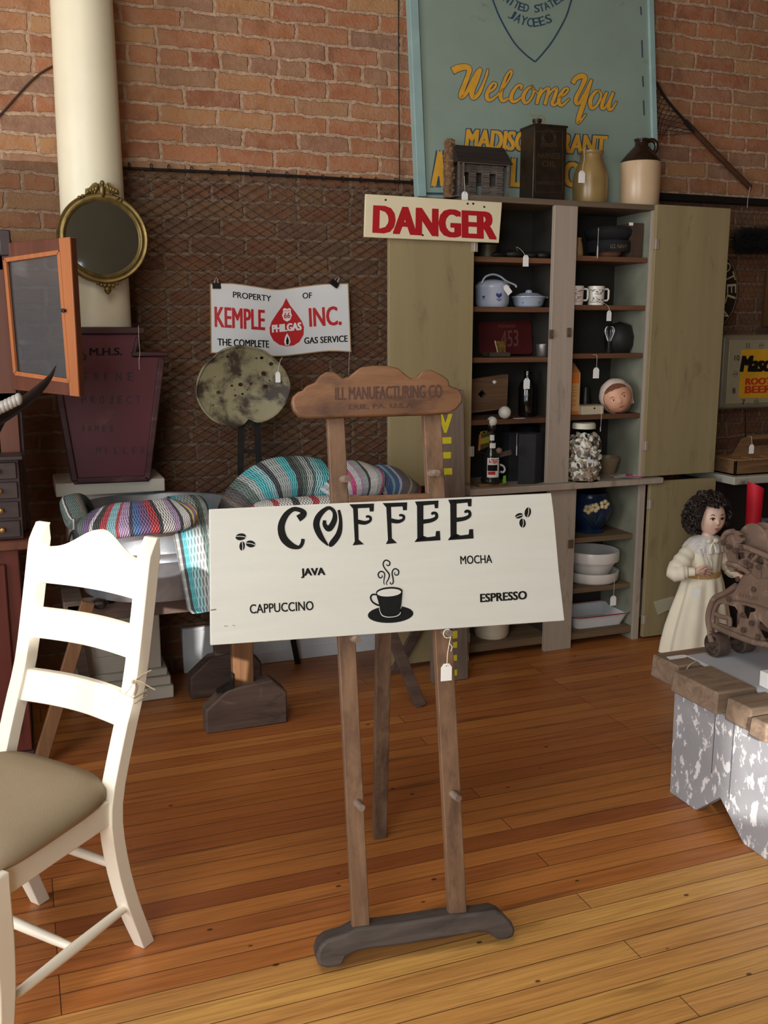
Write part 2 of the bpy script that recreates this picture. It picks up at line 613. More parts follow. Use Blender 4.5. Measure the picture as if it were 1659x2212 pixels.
# ================================================================ THE SETTING
def brick_material():
    t = NT('old_brick')
    tc = t.n('ShaderNodeTexCoord'); sp = t.n('ShaderNodeSeparateXYZ'); cb = t.n('ShaderNodeCombineXYZ')
    t.l(tc.outputs['Object'], sp.inputs[0]); t.l(sp.outputs[0], cb.inputs[0]); t.l(sp.outputs[2], cb.inputs[1])
    base = cb.outputs[0]
    n1 = t.noise(base, 9, 3, 0.5); n2 = t.noise(base, 55, 4, 0.6)
    def off(n, a):
        s1 = t.n('ShaderNodeVectorMath', operation='SUBTRACT'); t.l(n.outputs[1], s1.inputs[0]); s1.inputs[1].default_value = (0.5, 0.5, 0.5)
        s2 = t.n('ShaderNodeVectorMath', operation='SCALE'); t.l(s1.outputs[0], s2.inputs[0]); s2.inputs['Scale'].default_value = a
        return s2.outputs[0]
    a1 = t.n('ShaderNodeVectorMath', operation='ADD'); t.l(base, a1.inputs[0]); t.l(off(n1, 0.024), a1.inputs[1])
    a2 = t.n('ShaderNodeVectorMath', operation='ADD'); t.l(a1.outputs[0], a2.inputs[0]); t.l(off(n2, 0.017), a2.inputs[1])
    br = t.n('ShaderNodeTexBrick'); t.l(a2.outputs[0], br.inputs['Vector'])
    br.offset = 0.43; br.squash = 0.52; br.squash_frequency = 7
    br.inputs['Color1'].default_value = (0, 0, 0, 1); br.inputs['Color2'].default_value = (1, 1, 1, 1); br.inputs['Mortar'].default_value = (0.5, 0.5, 0.5, 1)
    br.inputs['Scale'].default_value = 1.0; br.inputs['Mortar Size'].default_value = 0.0078; br.inputs['Mortar Smooth'].default_value = 0.35
    br.inputs['Brick Width'].default_value = 0.213; br.inputs['Row Height'].default_value = 0.0655
    c = t.ramp(br.outputs['Color'], [(0.0, (156, 100, 74)), (0.2, (184, 126, 86)), (0.42, (168, 106, 78)), (0.6, (188, 142, 96)), (0.78, (150, 114, 94)), (1.0, (188, 124, 84))])
    bl = t.noise(base, 22, 6, 0.65)
    c = t.mix(t.ramp(bl.outputs[0], [(0.40, (0, 0, 0)), (0.66, (200, 200, 200))]), c, (184, 148, 120))
    bl2 = t.noise(base, 7, 5, 0.6)
    c = t.mix(t.ramp(bl2.outputs[0], [(0.30, (200, 200, 200)), (0.45, (0, 0, 0))]), c, (126, 86, 68))
    ml = t.noise(base, 40, 4)
    mort = t.ramp(ml.outputs[0], [(0.35, (172, 140, 114)), (0.65, (206, 174, 146))])
    smear = t.noise(base, 4.5, 6, 0.7)
    fac = t.math('MAXIMUM', br.outputs['Fac'], t.ramp(smear.outputs[0], [(0.66, (0, 0, 0)), (0.74, (200, 200, 200))]))
    c = t.mix(fac, c, mort)
    # brick mixed darker below the rod, with a ragged edge
    edge = t.math('ADD', sp.outputs[2], t.math('MULTIPLY', smear.outputs[0], 0.03))
    low = t.math('LESS_THAN', edge, 1.952)
    c = t.mix(t.math('MULTIPLY', low, 0.55), c, (62, 42, 32))
    t.set(c, 0.95, Specular_IOR_Level=0.15)
    h = t.math('ADD', t.math('MULTIPLY', t.math('SUBTRACT', 1.0, br.outputs['Fac']), 1.0), t.math('MULTIPLY', bl.outputs[0], 0.55))
    t.bump(t.math('ADD', h, t.math('MULTIPLY', t.noise(base, 90, 5, 0.7).outputs[0], 0.6)), 0.75, 0.018)
    return t.m


def floor_material():
    t = NT('pine_floor')
    tc = t.n('ShaderNodeTexCoord'); v = tc.outputs['Object']
    mp = t.n('ShaderNodeMapping'); t.l(v, mp.inputs[0]); mp.inputs['Location'].default_value = (0.0, 0.0118, 0)
    br = t.n('ShaderNodeTexBrick'); t.l(mp.outputs[0], br.inputs['Vector'])
    br.offset = 0.37; br.offset_frequency = 3
    br.inputs['Color1'].default_value = (0, 0, 0, 1); br.inputs['Color2'].default_value = (1, 1, 1, 1); br.inputs['Mortar'].default_value = (0.5, 0.5, 0.5, 1)
    br.inputs['Scale'].default_value = 1.0; br.inputs['Mortar Size'].default_value = 0.0013; br.inputs['Mortar Smooth'].default_value = 0.3
    br.inputs['Brick Width'].default_value = 1.9; br.inputs['Row Height'].default_value = 0.0656
    red = t.ramp(br.outputs['Color'], [(0.0, (150, 84, 42)), (0.25, (180, 112, 55)), (0.5, (166, 98, 50)), (0.75, (192, 124, 62)), (1.0, (170, 104, 55))])
    yel = t.ramp(br.outputs['Color'], [(0.0, (202, 150, 80)), (0.35, (218, 168, 92)), (0.7, (198, 142, 78)), (1.0, (224, 174, 98))])
    g = t.noise(t.coords(scale=(2.2, 70, 1)), 1.5, 7, 0.62, 0.8)
    g2 = t.noise(t.coords(scale=(1.1, 16, 1), loc=(3, 1, 0)), 1.6, 4, 0.6)
    sp = t.n('ShaderNodeSeparateXYZ'); t.l(v, sp.inputs[0])
    edge = t.math('GREATER_THAN', sp.outputs[1], 1.826)
    c = t.mix(edge, yel, red)
    c = t.mix(t.ramp(g.outputs[0], [(0.40, (0, 0, 0)), (0.68, (190, 190, 190))]), c, (112, 58, 24))
    c = t.mix(t.ramp(g2.outputs[0], [(0.58, (0, 0, 0)), (0.70, (190, 190, 190))]), c, (78, 48, 30))
    vo = t.n('ShaderNodeTexVoronoi'); t.l(t.coords(scale=(7.5, 13, 1)), vo.inputs['Vector']); vo.inputs['Scale'].default_value = 1.0
    c = t.mix(t.ramp(vo.outputs['Distance'], [(0.045, (240, 240, 240)), (0.07, (0, 0, 0))]), c, (46, 26, 16))
    c = t.mix(t.math('MULTIPLY', br.outputs['Fac'], 0.9), c, (52, 30, 16))
    rg = t.ramp(t.noise(t.coords(), 6, 5).outputs[0], [(0.3, (158, 158, 158)), (0.7, (184, 184, 184))])
    t.set(c, rg, Specular_IOR_Level=0.4)
    t.bump(t.math('SUBTRACT', t.math('MULTIPLY', g.outputs[0], 0.12), br.outputs['Fac']), 0.25, 0.002)
    return t.m


M['brick'] = brick_material()
M['floor'] = floor_material()
M['old_white'] = plain('old_white', (214, 216, 218), 0.6, vary=0.05)
M['plaster'] = plain('plaster', (120, 98, 78), 0.9, vary=0.08, scale=3)
M['front_wall'] = plain('front_wall', (92, 88, 78), 0.9, vary=0.1, scale=3)
M['ceiling'] = plain('ceiling', (116, 102, 86), 0.9, vary=0.05)


def struct(mb, name, m, **k):
    o = mb.build(name, m, None, **k)
    o['kind'] = 'structure'
    return o


XL, XR, ZT = -3.6, 5.6, 3.75
struct(MB().box((XL - 0.2, FRONT - 0.3, -0.12), (XR + 0.2, WY + 0.25, 0)), 'floor', M['floor'], smooth=0)
struct(MB().box((XL - 0.2, FRONT - 0.3, ZT), (XR + 0.2, WY + 0.25, ZT + 0.15)), 'ceiling', M['ceiling'], smooth=0)
struct(MB().box((XL - 0.2, WY, 0), (XR + 0.2, WY + 0.25, ZT)), 'wall_back', M['brick'], smooth=0)
struct(MB().box((XL - 0.2, FRONT - 0.3, 0), (XL, WY, ZT)), 'wall_left', M['plaster'], smooth=0)
struct(MB().box((XR, FRONT - 0.3, 0), (XR + 0.2, WY, ZT)), 'wall_right', M['brick'], smooth=0)

# shop front behind the camera: openings (x0, x1, z0, z1); added holes let the low sun in
# invented holes, back-projected along the sun to shape its patches in the room
def back(p):
    k = (FRONT - 0.1 - p[1]) / SUN.y
    return V(p) + SUN * k


OPEN = []
p = back((0.12, 2.08, 0.78))
OPEN.append((p.x - 0.26, p.x + 0.155, p.z - 0.10, p.z + 0.30))
OPEN.append((p.x + 0.0, p.x + 0.155, p.z - 0.30, p.z - 0.10))
q = back((1.74, 1.5, 0.2))
OPEN.append((q.x - 0.21, q.x + 0.28, q.z - 0.02, q.z + 0.32))
SHOP = (-3.1, -0.8, 0.6, 3.1)
cells_x = sorted({XL, XR} | {v for o_ in OPEN for v in o_[:2]})
cells_z = sorted({0.0, ZT} | {v for o_ in OPEN for v in o_[2:]})
wf = MB()
for i in range(len(cells_x) - 1):
    for j in range(len(cells_z) - 1):
        mx, mz = (cells_x[i] + cells_x[i + 1]) / 2, (cells_z[j] + cells_z[j + 1]) / 2
        if not any(a < mx < b and c < mz < d for a, b, c, d in OPEN):
            wf.box((cells_x[i], FRONT - 0.12, cells_z[j]), (cells_x[i + 1], FRONT, cells_z[j + 1]))
struct(wf, 'wall_front', M['front_wall'], smooth=0)
wn = MB()
for a, b, c, d in [SHOP]:
    wn.box((a - 0.06, FRONT, c - 0.06), (b + 0.06, FRONT + 0.05, c)); wn.box((a - 0.06, FRONT, d), (b + 0.06, FRONT + 0.05, d + 0.06))
    wn.box((a - 0.06, FRONT, c), (a, FRONT + 0.05, d)); wn.box((b, FRONT, c), (b + 0.06, FRONT + 0.05, d))
struct(wn, 'window_1', M['old_white'])
wn = MB()
for a, b in ((-0.26, -0.2), (2.0, 2.06)):
    wn.box((XL, a, 0.6), (XL + 0.05, b, 2.9))
for a, b in ((0.6, 0.66), (2.84, 2.9)):
    wn.box((XL, -0.26, a), (XL + 0.05, 2.06, b))
struct(wn, 'window_2', M['old_white'])

bb = MB().box((0.55, WY - 0.022, 0), (XR, WY, 0.17)).box((0.55, WY - 0.03, 0.0), (XR, WY, 0.05)).box((0.55, WY - 0.028, 0.17), (XR, WY, 0.185))
struct(bb, 'baseboard_back', M['old_white'], bevel=0.003)

# ---------------------------------------------------------------- column on its pier
cl = thing('column', 'round cream column standing on a white square pier at left, mirror hung on it', 'column', (0.285, 3.6, 0))
M['cream'] = plain('cream_paint', (232, 224, 196), 0.42, vary=0.03)
M['pier'] = plain('pier_paint', (196, 190, 176), 0.6, vary=0.04)
MB().lathe([(0.122, 0.832), (0.122, 0.86), (0.114, 0.88), (0.1135, 0.95), (0.111, 1.4), (0.107, 1.9), (0.101, 2.45), (0.096, 3.1), (0.094, ZT)], (0.285, 3.6, 0), 56).build('shaft', M['cream'], cl, smooth=60)
MB().box((0.1, 3.47, 0.785), (0.474, 3.735, 0.832)).build('cap_slab', M['pier'], cl, bevel=0.004)
pr = MB().box((0.135, 3.5, 0.0), (0.437, 3.735, 0.785))
pr.build('pier', M['pier'], cl, bevel=0.004)
pn = MB()
for a, b in (((0.19, 3.493, 0.18), (0.2, 3.5, 0.7)), ((0.372, 3.493, 0.18), (0.382, 3.5, 0.7)), ((0.19, 3.493, 0.17), (0.382, 3.5, 0.18)), ((0.19, 3.493, 0.7), (0.382, 3.5, 0.71))):
    pn.box(a, b)
pn.build('panel_moulding', M['pier'], cl)
MB().box((0.1, 3.465, 0), (0.474, 3.735, 0.05)).box((0.108, 3.473, 0.05), (0.466, 3.735, 0.085)).box((0.118, 3.483, 0.085), (0.456, 3.735, 0.115)).build('plinth', M['pier'], cl, bevel=0.005)

# ================================================================ ON THE BACK WALL
M['wire'] = plain('rusty_wire', (104, 88, 72), 0.65, 0.3, vary=0.4, scale=30)


def net(mb, x0, x1, z0, z1, px, pz, y, r, ph=0.0, n=4):
    """diamond wire net: two families of slanting wires, each kinked where it loops the other"""
    sl = pz / px
    for sgn in (1, -1):
        c = -((z1 - z0) / sl) + ph
        while c < (x1 - x0):
            a, b = max(0, c), min(x1 - x0, c + (z1 - z0) / sl)
            if b - a > 0.01:
                za, zb = (a - c) * sl, (b - c) * sl
                if sgn < 0:
                    za, zb = (z1 - z0) - za, (z1 - z0) - zb
                yy = y + 0.0018 * sgn
                mb.tube([(x0 + a, yy, z0 + za), (x0 + b, yy, z0 + zb)], r, n, caps=False)
            c += px


wp = thing('wire_netting', 'rusty diamond wire netting hung on the brick between column and shelving cupboard', 'wire netting', (1.0, 3.725, 0.2))
w1 = MB(); net(w1, 0.405, 1.625, 0.2, 1.925, 0.062, 0.036, 3.722, 0.0013)
w1.build('wire_net', M['wire'], wp, smooth=0, fix=False)
w2 = MB(); net(w2, 0.405, 1.625, 0.2, 1.915, 0.058, 0.034, 3.732, 0.0011, 0.021)
w2.build('wire_net', plain('dark_wire', (46, 36, 30), 0.8, 0.1, vary=0.3), wp, smooth=0, fix=False)
MB().tube([(0.40, 3.724, 1.93), (0.8, 3.722, 1.936), (1.2, 3.724, 1.938), (1.625, 3.722, 1.94)], 0.0055, 8).build('top_rod', M['iron'], wp)
for i in range(16):
    x = 0.43 + i * 0.0735 + 0.006 * math.sin(i * 2.3)
    MB().torus((x, 3.72, 1.938 + 0.002 * math.sin(i)), 0.011, 0.0017, (1, 0.25, 0.1), 14, 6).build('hook', M['iron'], wp)

one(MB().tube([onY(x, y, WY - 0.006) for x, y in smoothpts([(-30, 270), (0, 248), (30, 215), (60, 182), (85, 160), (112, 144), (150, 132)])], 0.0035, 6),
    'dry_vine', plain('vine', (70, 46, 34), 0.9), 'thin dark dry twig running over bare brick left of the column', 'twig')
one(MB().tube([(1.476, 3.73, 2.75), (1.479, 3.73, 2.3), (1.483, 3.729, 1.93)], 0.002, 6), 'hanging_wire', M['dark_iron'], 'thin dark wire hanging straight down the brick left of the blue sign', 'wire')

# ---- blue welcome sign, leaning against the wall
SG = Pl((1.5, 3.585, 1.86), (0, -1, 0.13))
M['sign_blue'] = chipped('sign_blue', (138, 156, 144), (116, 130, 116), 0.12, 0.6, 7, 0.05, 0.06)
M['sign_blue_edge'] = plain('sign_blue_edge', (146, 174, 172), 0.6)
M['yellow_letter'] = plain('yellow_letter', (214, 160, 52), 0.6, vary=0.1, scale=30)
M['navy_letter'] = plain('navy_letter', (44, 72, 92), 0.65, vary=0.2, scale=25)
M['pale_letter'] = plain('pale_letter', (150, 142, 106), 0.65, vary=0.1, scale=25)
sg = thing('welcome_sign', 'big pale blue painted wood sign with yellow Welcome You script leaning on the wall', 'sign', (2.05, 3.6, 1.866))


def sgp(x, z, d=0.0):
    """point on the sign face: x along the wall, z up its slope"""
    k = math.atan(0.13)
    return V((x, 3.588 + z * math.sin(k), 1.866 + z * math.cos(k))) + SG.n * d


sx0, sx1, sh = 1.512, 2.612, 1.25
MB().hexa([sgp(sx0, 0), sgp(sx1, 0), sgp(sx1, 0, -0.012), sgp(sx0, 0, -0.012)], [sgp(sx0, sh), sgp(sx1, sh), sgp(sx1, sh, -0.012), sgp(sx0, sh, -0.012)]).build('panel', M['sign_blue'], sg)
for a, b in ((sx0 - 0.012, sx0 + 0.024), (sx1 - 0.016, sx1 + 0.01)):
    MB().hexa([sgp(a, -0.001, 0.012), sgp(b, -0.001, 0.012), sgp(b, -0.001, -0.03), sgp(a, -0.001, -0.03)], [sgp(a, sh + 0.01, 0.012), sgp(b, sh + 0.01, 0.012), sgp(b, sh + 0.01, -0.03), sgp(a, sh + 0.01, -0.03)]).build('frame_batten', M['sign_blue_edge'], sg, bevel=0.002)
SF = Pl(sgp(1.5, 0), SG.n)
c3 = crop(960, 110, 4.1475)
WEL = [[(72, 180, 64), (125, 155, 62), (190, 145, 52), (222, 165, 46), (212, 215, 40), (180, 300, 42), (150, 385, 44), (152, 415, 36), (190, 385, 32), (245, 285, 38), (295, 195, 40), (326, 158, 26)],
       [(322, 165, 34), (285, 260, 46), (245, 365, 46), (258, 420, 42), (305, 385, 34), (352, 285, 22), (380, 205, 22), (387, 165, 12)],
       [(398, 372, 16), (445, 335, 22), (462, 298, 18), (432, 292, 20), (395, 345, 30), (378, 410, 36), (402, 442, 30), (452, 415, 20), (492, 375, 16)],
       [(492, 378, 14), (556, 292, 16), (600, 205, 20), (592, 180, 18), (556, 222, 24), (520, 320, 32), (500, 400, 36), (522, 448, 32), (575, 425, 18)],
       [(680, 345, 18), (690, 315, 24), (655, 312, 24), (608, 375, 32), (596, 435, 36), (630, 455, 26), (695, 412, 16)],
       [(790, 318, 18), (742, 342, 24), (704, 410, 36), (718, 462, 30), (752, 455, 20), (790, 398, 22), (798, 345, 20), (770, 320, 14), (840, 385, 12)],
       [(868, 338, 22), (845, 400, 30), (826, 478, 28)], [(830, 450, 14), (880, 365, 18), (928, 335, 24), (925, 385, 30), (898, 482, 28)], [(902, 452, 14), (952, 368, 18), (1002, 333, 24), (995, 385, 30), (965, 470, 32), (990, 485, 22), (1030, 440, 14)],
       [(1012, 425, 12), (1078, 388, 20), (1108, 345, 18), (1080, 338, 20), (1034, 400, 32), (1024, 462, 34), (1052, 488, 26), (1118, 430, 14)],
       [(1148, 292, 36), (1178, 245, 42), (1232, 225, 46), (1258, 248, 42), (1225, 330, 36), (1180, 420, 36), (1182, 470, 34), (1212, 460, 28), (1268, 370, 34), (1318, 258, 22)],
       [(1310, 275, 26), (1262, 420, 40), (1224, 530, 44), (1195, 625, 36), (1205, 640, 24), (1268, 566, 12)],
       [(1395, 358, 18), (1350, 368, 24), (1306, 440, 36), (1315, 512, 32), (1352, 500, 22), (1392, 440, 22), (1400, 380, 20), (1370, 362, 14)],
       [(1455, 368, 22), (1425, 440, 32), (1408, 505, 32), (1432, 515, 24), (1475, 450, 20), (1512, 372, 24)], [(1512, 372, 26), (1478, 460, 32), (1472, 520, 32), (1500, 520, 22), (1542, 455, 12)]]
g1, g2 = MB(), MB()
for i_st, st in enumerate(WEL):
    if i_st == 9:
        g1.build('lettering_outline', M['navy_letter'], sg, smooth=0, fix=False); g2.build('lettering', M['yellow_letter'], sg, smooth=0, fix=False)
        g1, g2 = MB(), MB()
    pts = [(x0, y0, w / 4.1475) for (x0, y0), (_, _, w) in zip(c3(*[(a, b) for a, b, _ in st]), st)]
    stroke(g1, SF, pts, lift=0.0006, extra=1.4)
    stroke(g2, SF, pts, lift=0.0012)
cs = crop(860, 0, 2.765)
g1.build('lettering_outline', M['navy_letter'], sg, smooth=0, fix=False); g2.build('lettering', M['yellow_letter'], sg, smooth=0, fix=False)


def outlined(s, bl, br, tl, bold=0.045, grow=1.6):
    g1, g2 = MB(), MB()
    text(g1, SF, s, (bl[0] - grow, bl[1] + grow), (br[0] + grow, br[1] + grow), (tl[0] - grow, tl[1] - grow), bold + 0.04, 0.0006)
    text(g2, SF, s, bl, br, tl, bold, 0.0012)
    g1.build('lettering_outline', M['navy_letter'], sg, smooth=0, fix=False)
    g2.build('lettering', M['yellow_letter'], sg, smooth=0, fix=False)


outlined('MADISON-GRANT', *cs((396, 884), (1240, 926), (408, 772)))
outlined('A', *cs((196, 1108), (282, 1108), (206, 908)))
outlined('L', *cs((668, 1112), (730, 1116), (676, 950)))
outlined('C', *cs((985, 1112), (1070, 1116), (990, 968)))
g3 = MB()
text(g3, SF, 'TO', *cs((785, 738), (878, 742), (785, 682)), bold=0.03)
g3.build('lettering', M['pale_letter'], sg, smooth=0, fix=False)
g4 = MB()
stroke(g4, SF, cs((520, -120), (565, 0), (612, 115), (690, 250), (760, 325), (818, 370)), 3.6)
stroke(g4, SF, cs((1075, -110), (1035, 0), (1000, 105), (930, 232), (870, 312), (818, 370)), 3.6)
for x, y0, y1 in ((101, 0, 35), (128, 495, 600), (140, 690, 760), (1448, 40, 90), (1455, 240, 345), (1460, 455, 520), (1465, 600, 690)):
    g5 = MB(); stroke(g5, SF, cs((x, y0), (x + 4, y1)), 3.0, k=1); g5.build('border_dash', M['navy_letter'], sg, smooth=0, fix=False)
g5 = MB(); stroke(g5, SF, cs((168, 1156), (282, 1158)), 5, k=1); g5.build('border_dash', M['navy_letter'], sg, smooth=0, fix=False)


def arc_text(mb, pl, s, pts, h, w=0.7, bold=0.02, gap=None):
    """letters along a polyline of baseline pixels, height h, each upright to the curve"""
    pts = smoothpts(pts, 12)
    L = [0]
    for a, b in zip(pts, pts[1:]):
        L.append(L[-1] + math.hypot(b[0] - a[0], b[1] - a[1]))
    step = L[-1] / max(1, len(s) - 1)
    for i, ch in enumerate(s):
        if ch == ' ': continue
        d = i * step
        k = min(max(j for j in range(len(L)) if L[j] <= d + 1e-6), len(pts) - 2)
        f = (d - L[k]) / max(1e-6, L[k + 1] - L[k])
        x = pts[k][0] + (pts[k + 1][0] - pts[k][0]) * f; y = pts[k][1] + (pts[k + 1][1] - pts[k][1]) * f
        tx, ty = pts[k + 1][0] - pts[k][0], pts[k + 1][1] - pts[k][1]
        l = math.hypot(tx, ty); tx /= l; ty /= l
        ww = h * w * (0.3 if ch in 'I.' else 1.15 if ch in 'MW' else 1)
        bl = (x - tx * ww / 2, y - ty * ww / 2)
        text(mb, pl, ch, bl, (bl[0] + tx * ww, bl[1] + ty * ww), (bl[0] + ty * h, bl[1] - tx * h), bold)


g4.build('shield_outline', M['navy_letter'], sg, smooth=0, fix=False)
g4 = MB()
arc_text(g4, SF, 'JAYCEES', cs((668, 112), (720, 140), (790, 160), (850, 155), (905, 138)), 19)
arc_text(g4, SF, 'UNITED STATES', cs((610, -8), (680, 40), (745, 68), (840, 74), (920, 45), (985, 5)), 17)
g4.build('shield_lettering', M['navy_letter'], sg, smooth=0, fix=False)

# ---- paper gas company sign, clipped to the wire
def kwarp(q):
    u = (q.x - 0.70) / 0.56
    return V((q.x, q.y - 0.010 * math.sin(u * math.pi * 2.0 + 0.4) - 0.004 * math.sin(u * 9), q.z))


KP = Pl((0, 3.70, 0), (0, -1, 0), kwarp)
kp = thing('paper_sign', 'white creased paper gas company sign with a red drop, clipped to the wire netting', 'sign', (0.98, 3.70, 1.262))
top = smoothpts([(453, 613), (500, 612), (560, 620), (600, 625), (640, 620), (700, 613), (752, 612)], 3)
bot = smoothpts([(455, 763), (505, 764), (560, 769), (610, 770), (650, 766), (710, 759), (758, 761)], 3)
for nm, in_, lf, mt in (('paper_edge', 0, 0.0, plain('paper_edge', (176, 142, 100), 0.9)), ('paper', 2.2, 0.0008, plain('paper', (222, 224, 226), 0.75, vary=0.02))):
    m_ = MB(); n = len(top)
    vs = [KP.at(x + (in_ if i == 0 else -in_ if i == n - 1 else 0), y + in_, lf) for i, (x, y) in enumerate(top)] + [KP.at(x + (in_ if i == 0 else -in_ if i == n - 1 else 0), y - in_, lf) for i, (x, y) in enumerate(bot)]
    b_ = [p + V((0, 0.0007, 0)) for p in vs]
    m_.add(vs + b_, [(i, n + i, n + i + 1, i + 1) for i in range(n - 1)] + [(2 * n + i, 2 * n + i + 1, 3 * n + i + 1, 3 * n + i) for i in range(n - 1)])
    m_.build(nm, mt, kp, fix=False)
ck = crop(400, 300, 2.963)
r_, k_, w_ = MB(), MB(), MB()
text(k_, KP, 'PROPERTY', *ck((300, 1016), (550, 1042), (300, 978)), bold=0.02, lift=0.002)
text(k_, KP, 'OF', *ck((755, 1022), (815, 1020), (755, 984)), bold=0.02, lift=0.002)
text(k_, KP, 'THE COMPLETE', *ck((204, 1322), (537, 1336), (203, 1277)), bold=0.03, lift=0.002)
text(k_, KP, 'GAS SERVICE', *ck((766, 1313), (1037, 1298), (765, 1272)), bold=0.03, lift=0.002)
text(r_, KP, 'KEMPLE', *ck((186, 1202), (510, 1224), (184, 1075)), bold=0.024, lift=0.002)
text(r_, KP, 'INC.', *ck((799, 1203), (1000, 1190), (793, 1083)), bold=0.026, lift=0.002)
dr = [(650, 1018), (675, 1065), (715, 1115), (750, 1165), (765, 1205), (762, 1255), (735, 1300), (700, 1322), (655, 1328), (605, 1318), (565, 1290), (543, 1250), (540, 1210), (553, 1170), (590, 1115), (628, 1065)]
patchg(r_, KP, ck(*dr), 0.0016)
sh_ = [(628, 1090), (640, 1082), (655, 1088), (670, 1082), (682, 1090), (680, 1108), (687, 1130), (676, 1158), (655, 1170), (633, 1158), (622, 1130), (630, 1108)]
patchg(w_, KP, ck(*sh_), 0.0024)
text(w_, KP, 'PHILGAS', *ck((556, 1240), (750, 1222), (554, 1192)), bold=0.06, lift=0.0026)
patch(w_, KP, ck((655, 1243), (672, 1272), (678, 1300), (668, 1322), (645, 1322), (636, 1300), (642, 1270)), 0.0026)
text(r_, KP, '66', *ck((634, 1150), (676, 1146), (634, 1114)), bold=0.02, lift=0.0034)
text(r_, KP, 'PHILLIPS', *ck((634, 1106), (674, 1104), (634, 1096)), lift=0.0034)
patch(k_, KP, ck((657, 1262), (667, 1290), (664, 1316), (650, 1316), (648, 1290)), 0.0034)
k_.build('lettering', M['black_paint'], kp, smooth=0, fix=False)
r_.build('gas_drop', plain('sign_red', (190, 30, 34), 0.6, vary=0.06), kp, smooth=0, fix=False)
w_.build('lettering', M['white_card'], kp, smooth=0, fix=False)
for (x, y, rot, which) in ((470, 617, 0, 'left'), (726, 612, 35, 'right')):
    p = onY(x, y, 3.672); s = mpp(p)
    bc = thing('binder_clip', 'small black binder clip on the %s top corner of the paper sign' % which, 'clip', tuple(p), 'binder clips on the paper sign')
    R_ = Matrix.Rotation(math.radians(rot), 3, 'Y')
    f = lambda a, b, c: p + R_ @ V((a * s, b, c * s))
    MB().hexa([f(-9, 0.012, -6), f(9, 0.012, -6), f(9, 0.034, -6), f(-9, 0.034, -6)], [f(-9, 0.017, 6), f(9, 0.017, 6), f(9, 0.029, 6), f(-9, 0.029, 6)]).build('clip_body', M['dark_iron'], bc, bevel=0.001)
    MB().tube([f(-4, 0.022, 5), f(-3, 0.022, 14), f(0, 0.022, 18), f(3, 0.022, 14), f(4, 0.022, 5)], 0.0012, 6).build('wire_handle', M['steel'], bc)

# ================================================================ SHELVING CUPBOARD
CF = 3.45
M['cup_out'] = wood('cupboard_paint', (176, 162, 148), (160, 146, 132), 'Z', 0.6, 0.4, (130, 116, 104), 0.15, 0.08)
M['cup_door'] = wood('cupboard_door', (156, 142, 106), (138, 124, 90), 'Z', 0.6, 0.25, (116, 104, 78), 0.3, 0.08)
M['cup_top'] = wood('cupboard_top', (128, 112, 92), (96, 82, 66), 'X', 0.7, 0.6, (70, 60, 50), 0.3, 0.2)
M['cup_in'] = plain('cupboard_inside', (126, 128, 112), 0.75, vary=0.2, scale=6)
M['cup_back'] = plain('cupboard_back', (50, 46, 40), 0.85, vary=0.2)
M['shelf_wood'] = wood('shelf_wood', (124, 86, 60), (88, 58, 40), 'X', 0.6, 0.6, (70, 48, 36), 0.3, 0.2)
M['shelf_grey'] = wood('shelf_grey', (128, 108, 84), (96, 78, 58), 'X', 0.7, 0.6, (70, 56, 42), 0.3, 0.2)
cb_ = thing('shelving_cupboard', 'tall grey painted cupboard with its doors hung open and crowded shelves', 'cupboard', (2.09, 3.6, 0))
CB = 3.708
x0, xc0, xc1, x1 = 1.672, 2.028, 2.135, 2.49
zl, zt = 0.725, 1.84
MB().box((1.645, CF - 0.012, zt), (2.544, CB, zt + 0.022)).build('top_board', M['cup_top'], cb_, bevel=0.002)
MB().box((1.66, CF - 0.05, zl - 0.02), (2.585, CB, zl + 0.006)).build('ledge_board', M['cup_out'], cb_, bevel=0.003)
for nm, xa in (('side_panel', x0 - 0.02), ('side_panel', x1)):
    MB().box((xa, CF, 0.0), (xa + 0.02, CB, zl - 0.02)).box((xa, CF, zl + 0.006), (xa + 0.02, CB, zt)).build(nm, M['cup_in'], cb_)
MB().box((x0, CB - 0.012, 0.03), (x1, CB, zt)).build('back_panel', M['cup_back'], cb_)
MB().box((xc0 - 0.004, CF - 0.018, zl + 0.006), (xc1 - 0.006, CF + 0.004, zt)).build('centre_post', M['cup_out'], cb_, bevel=0.002)
MB().box((xc0 + 0.01, CF - 0.02, 0.0), (xc1 + 0.035, CF + 0.002, zl - 0.02)).build('centre_post', M['cup_out'], cb_, bevel=0.002)
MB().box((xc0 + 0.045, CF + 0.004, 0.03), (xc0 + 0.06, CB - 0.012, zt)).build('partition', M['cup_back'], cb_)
for xa in (x1 - 0.004, x0 - 0.022):
    MB().box((xa, CF - 0.014, zl + 0.006), (xa + 0.026, CF, zt)).build('stile', M['cup_out'], cb_, bevel=0.001)
    MB().box((xa + 0.004, CF - 0.014, 0.0), (xa + 0.034, CF, zl - 0.02)).build('stile', M['cup_out'], cb_, bevel=0.001)
SH = {}
for nm, px_, ys, xa, xb in (('L', 1100, (567, 674, 783, 916), x0, xc0 + 0.045), ('R', 1315, (565, 670, 774, 905), xc0 + 0.06, x1)):
    for i, yy in enumerate(ys):
        z = onY(px_, yy, CF + 0.01).z
        SH[nm + str(i)] = z + 0.02
        MB().box((xa, CF + 0.01, z), (xb, CB - 0.012, z + 0.02)).build('shelf', M['shelf_wood'], cb_, bevel=0.001)
SH['ledge'] = zl + 0.006
for i, yy in enumerate((1168, 1275)):
    z = onY(1310, yy, CF + 0.02).z
    SH['B' + str(i)] = z + 0.022
    MB().box((xc0 + 0.06, CF + 0.02, z), (x1, CB - 0.012, z + 0.022)).build('shelf', M['shelf_grey'], cb_, bevel=0.001)
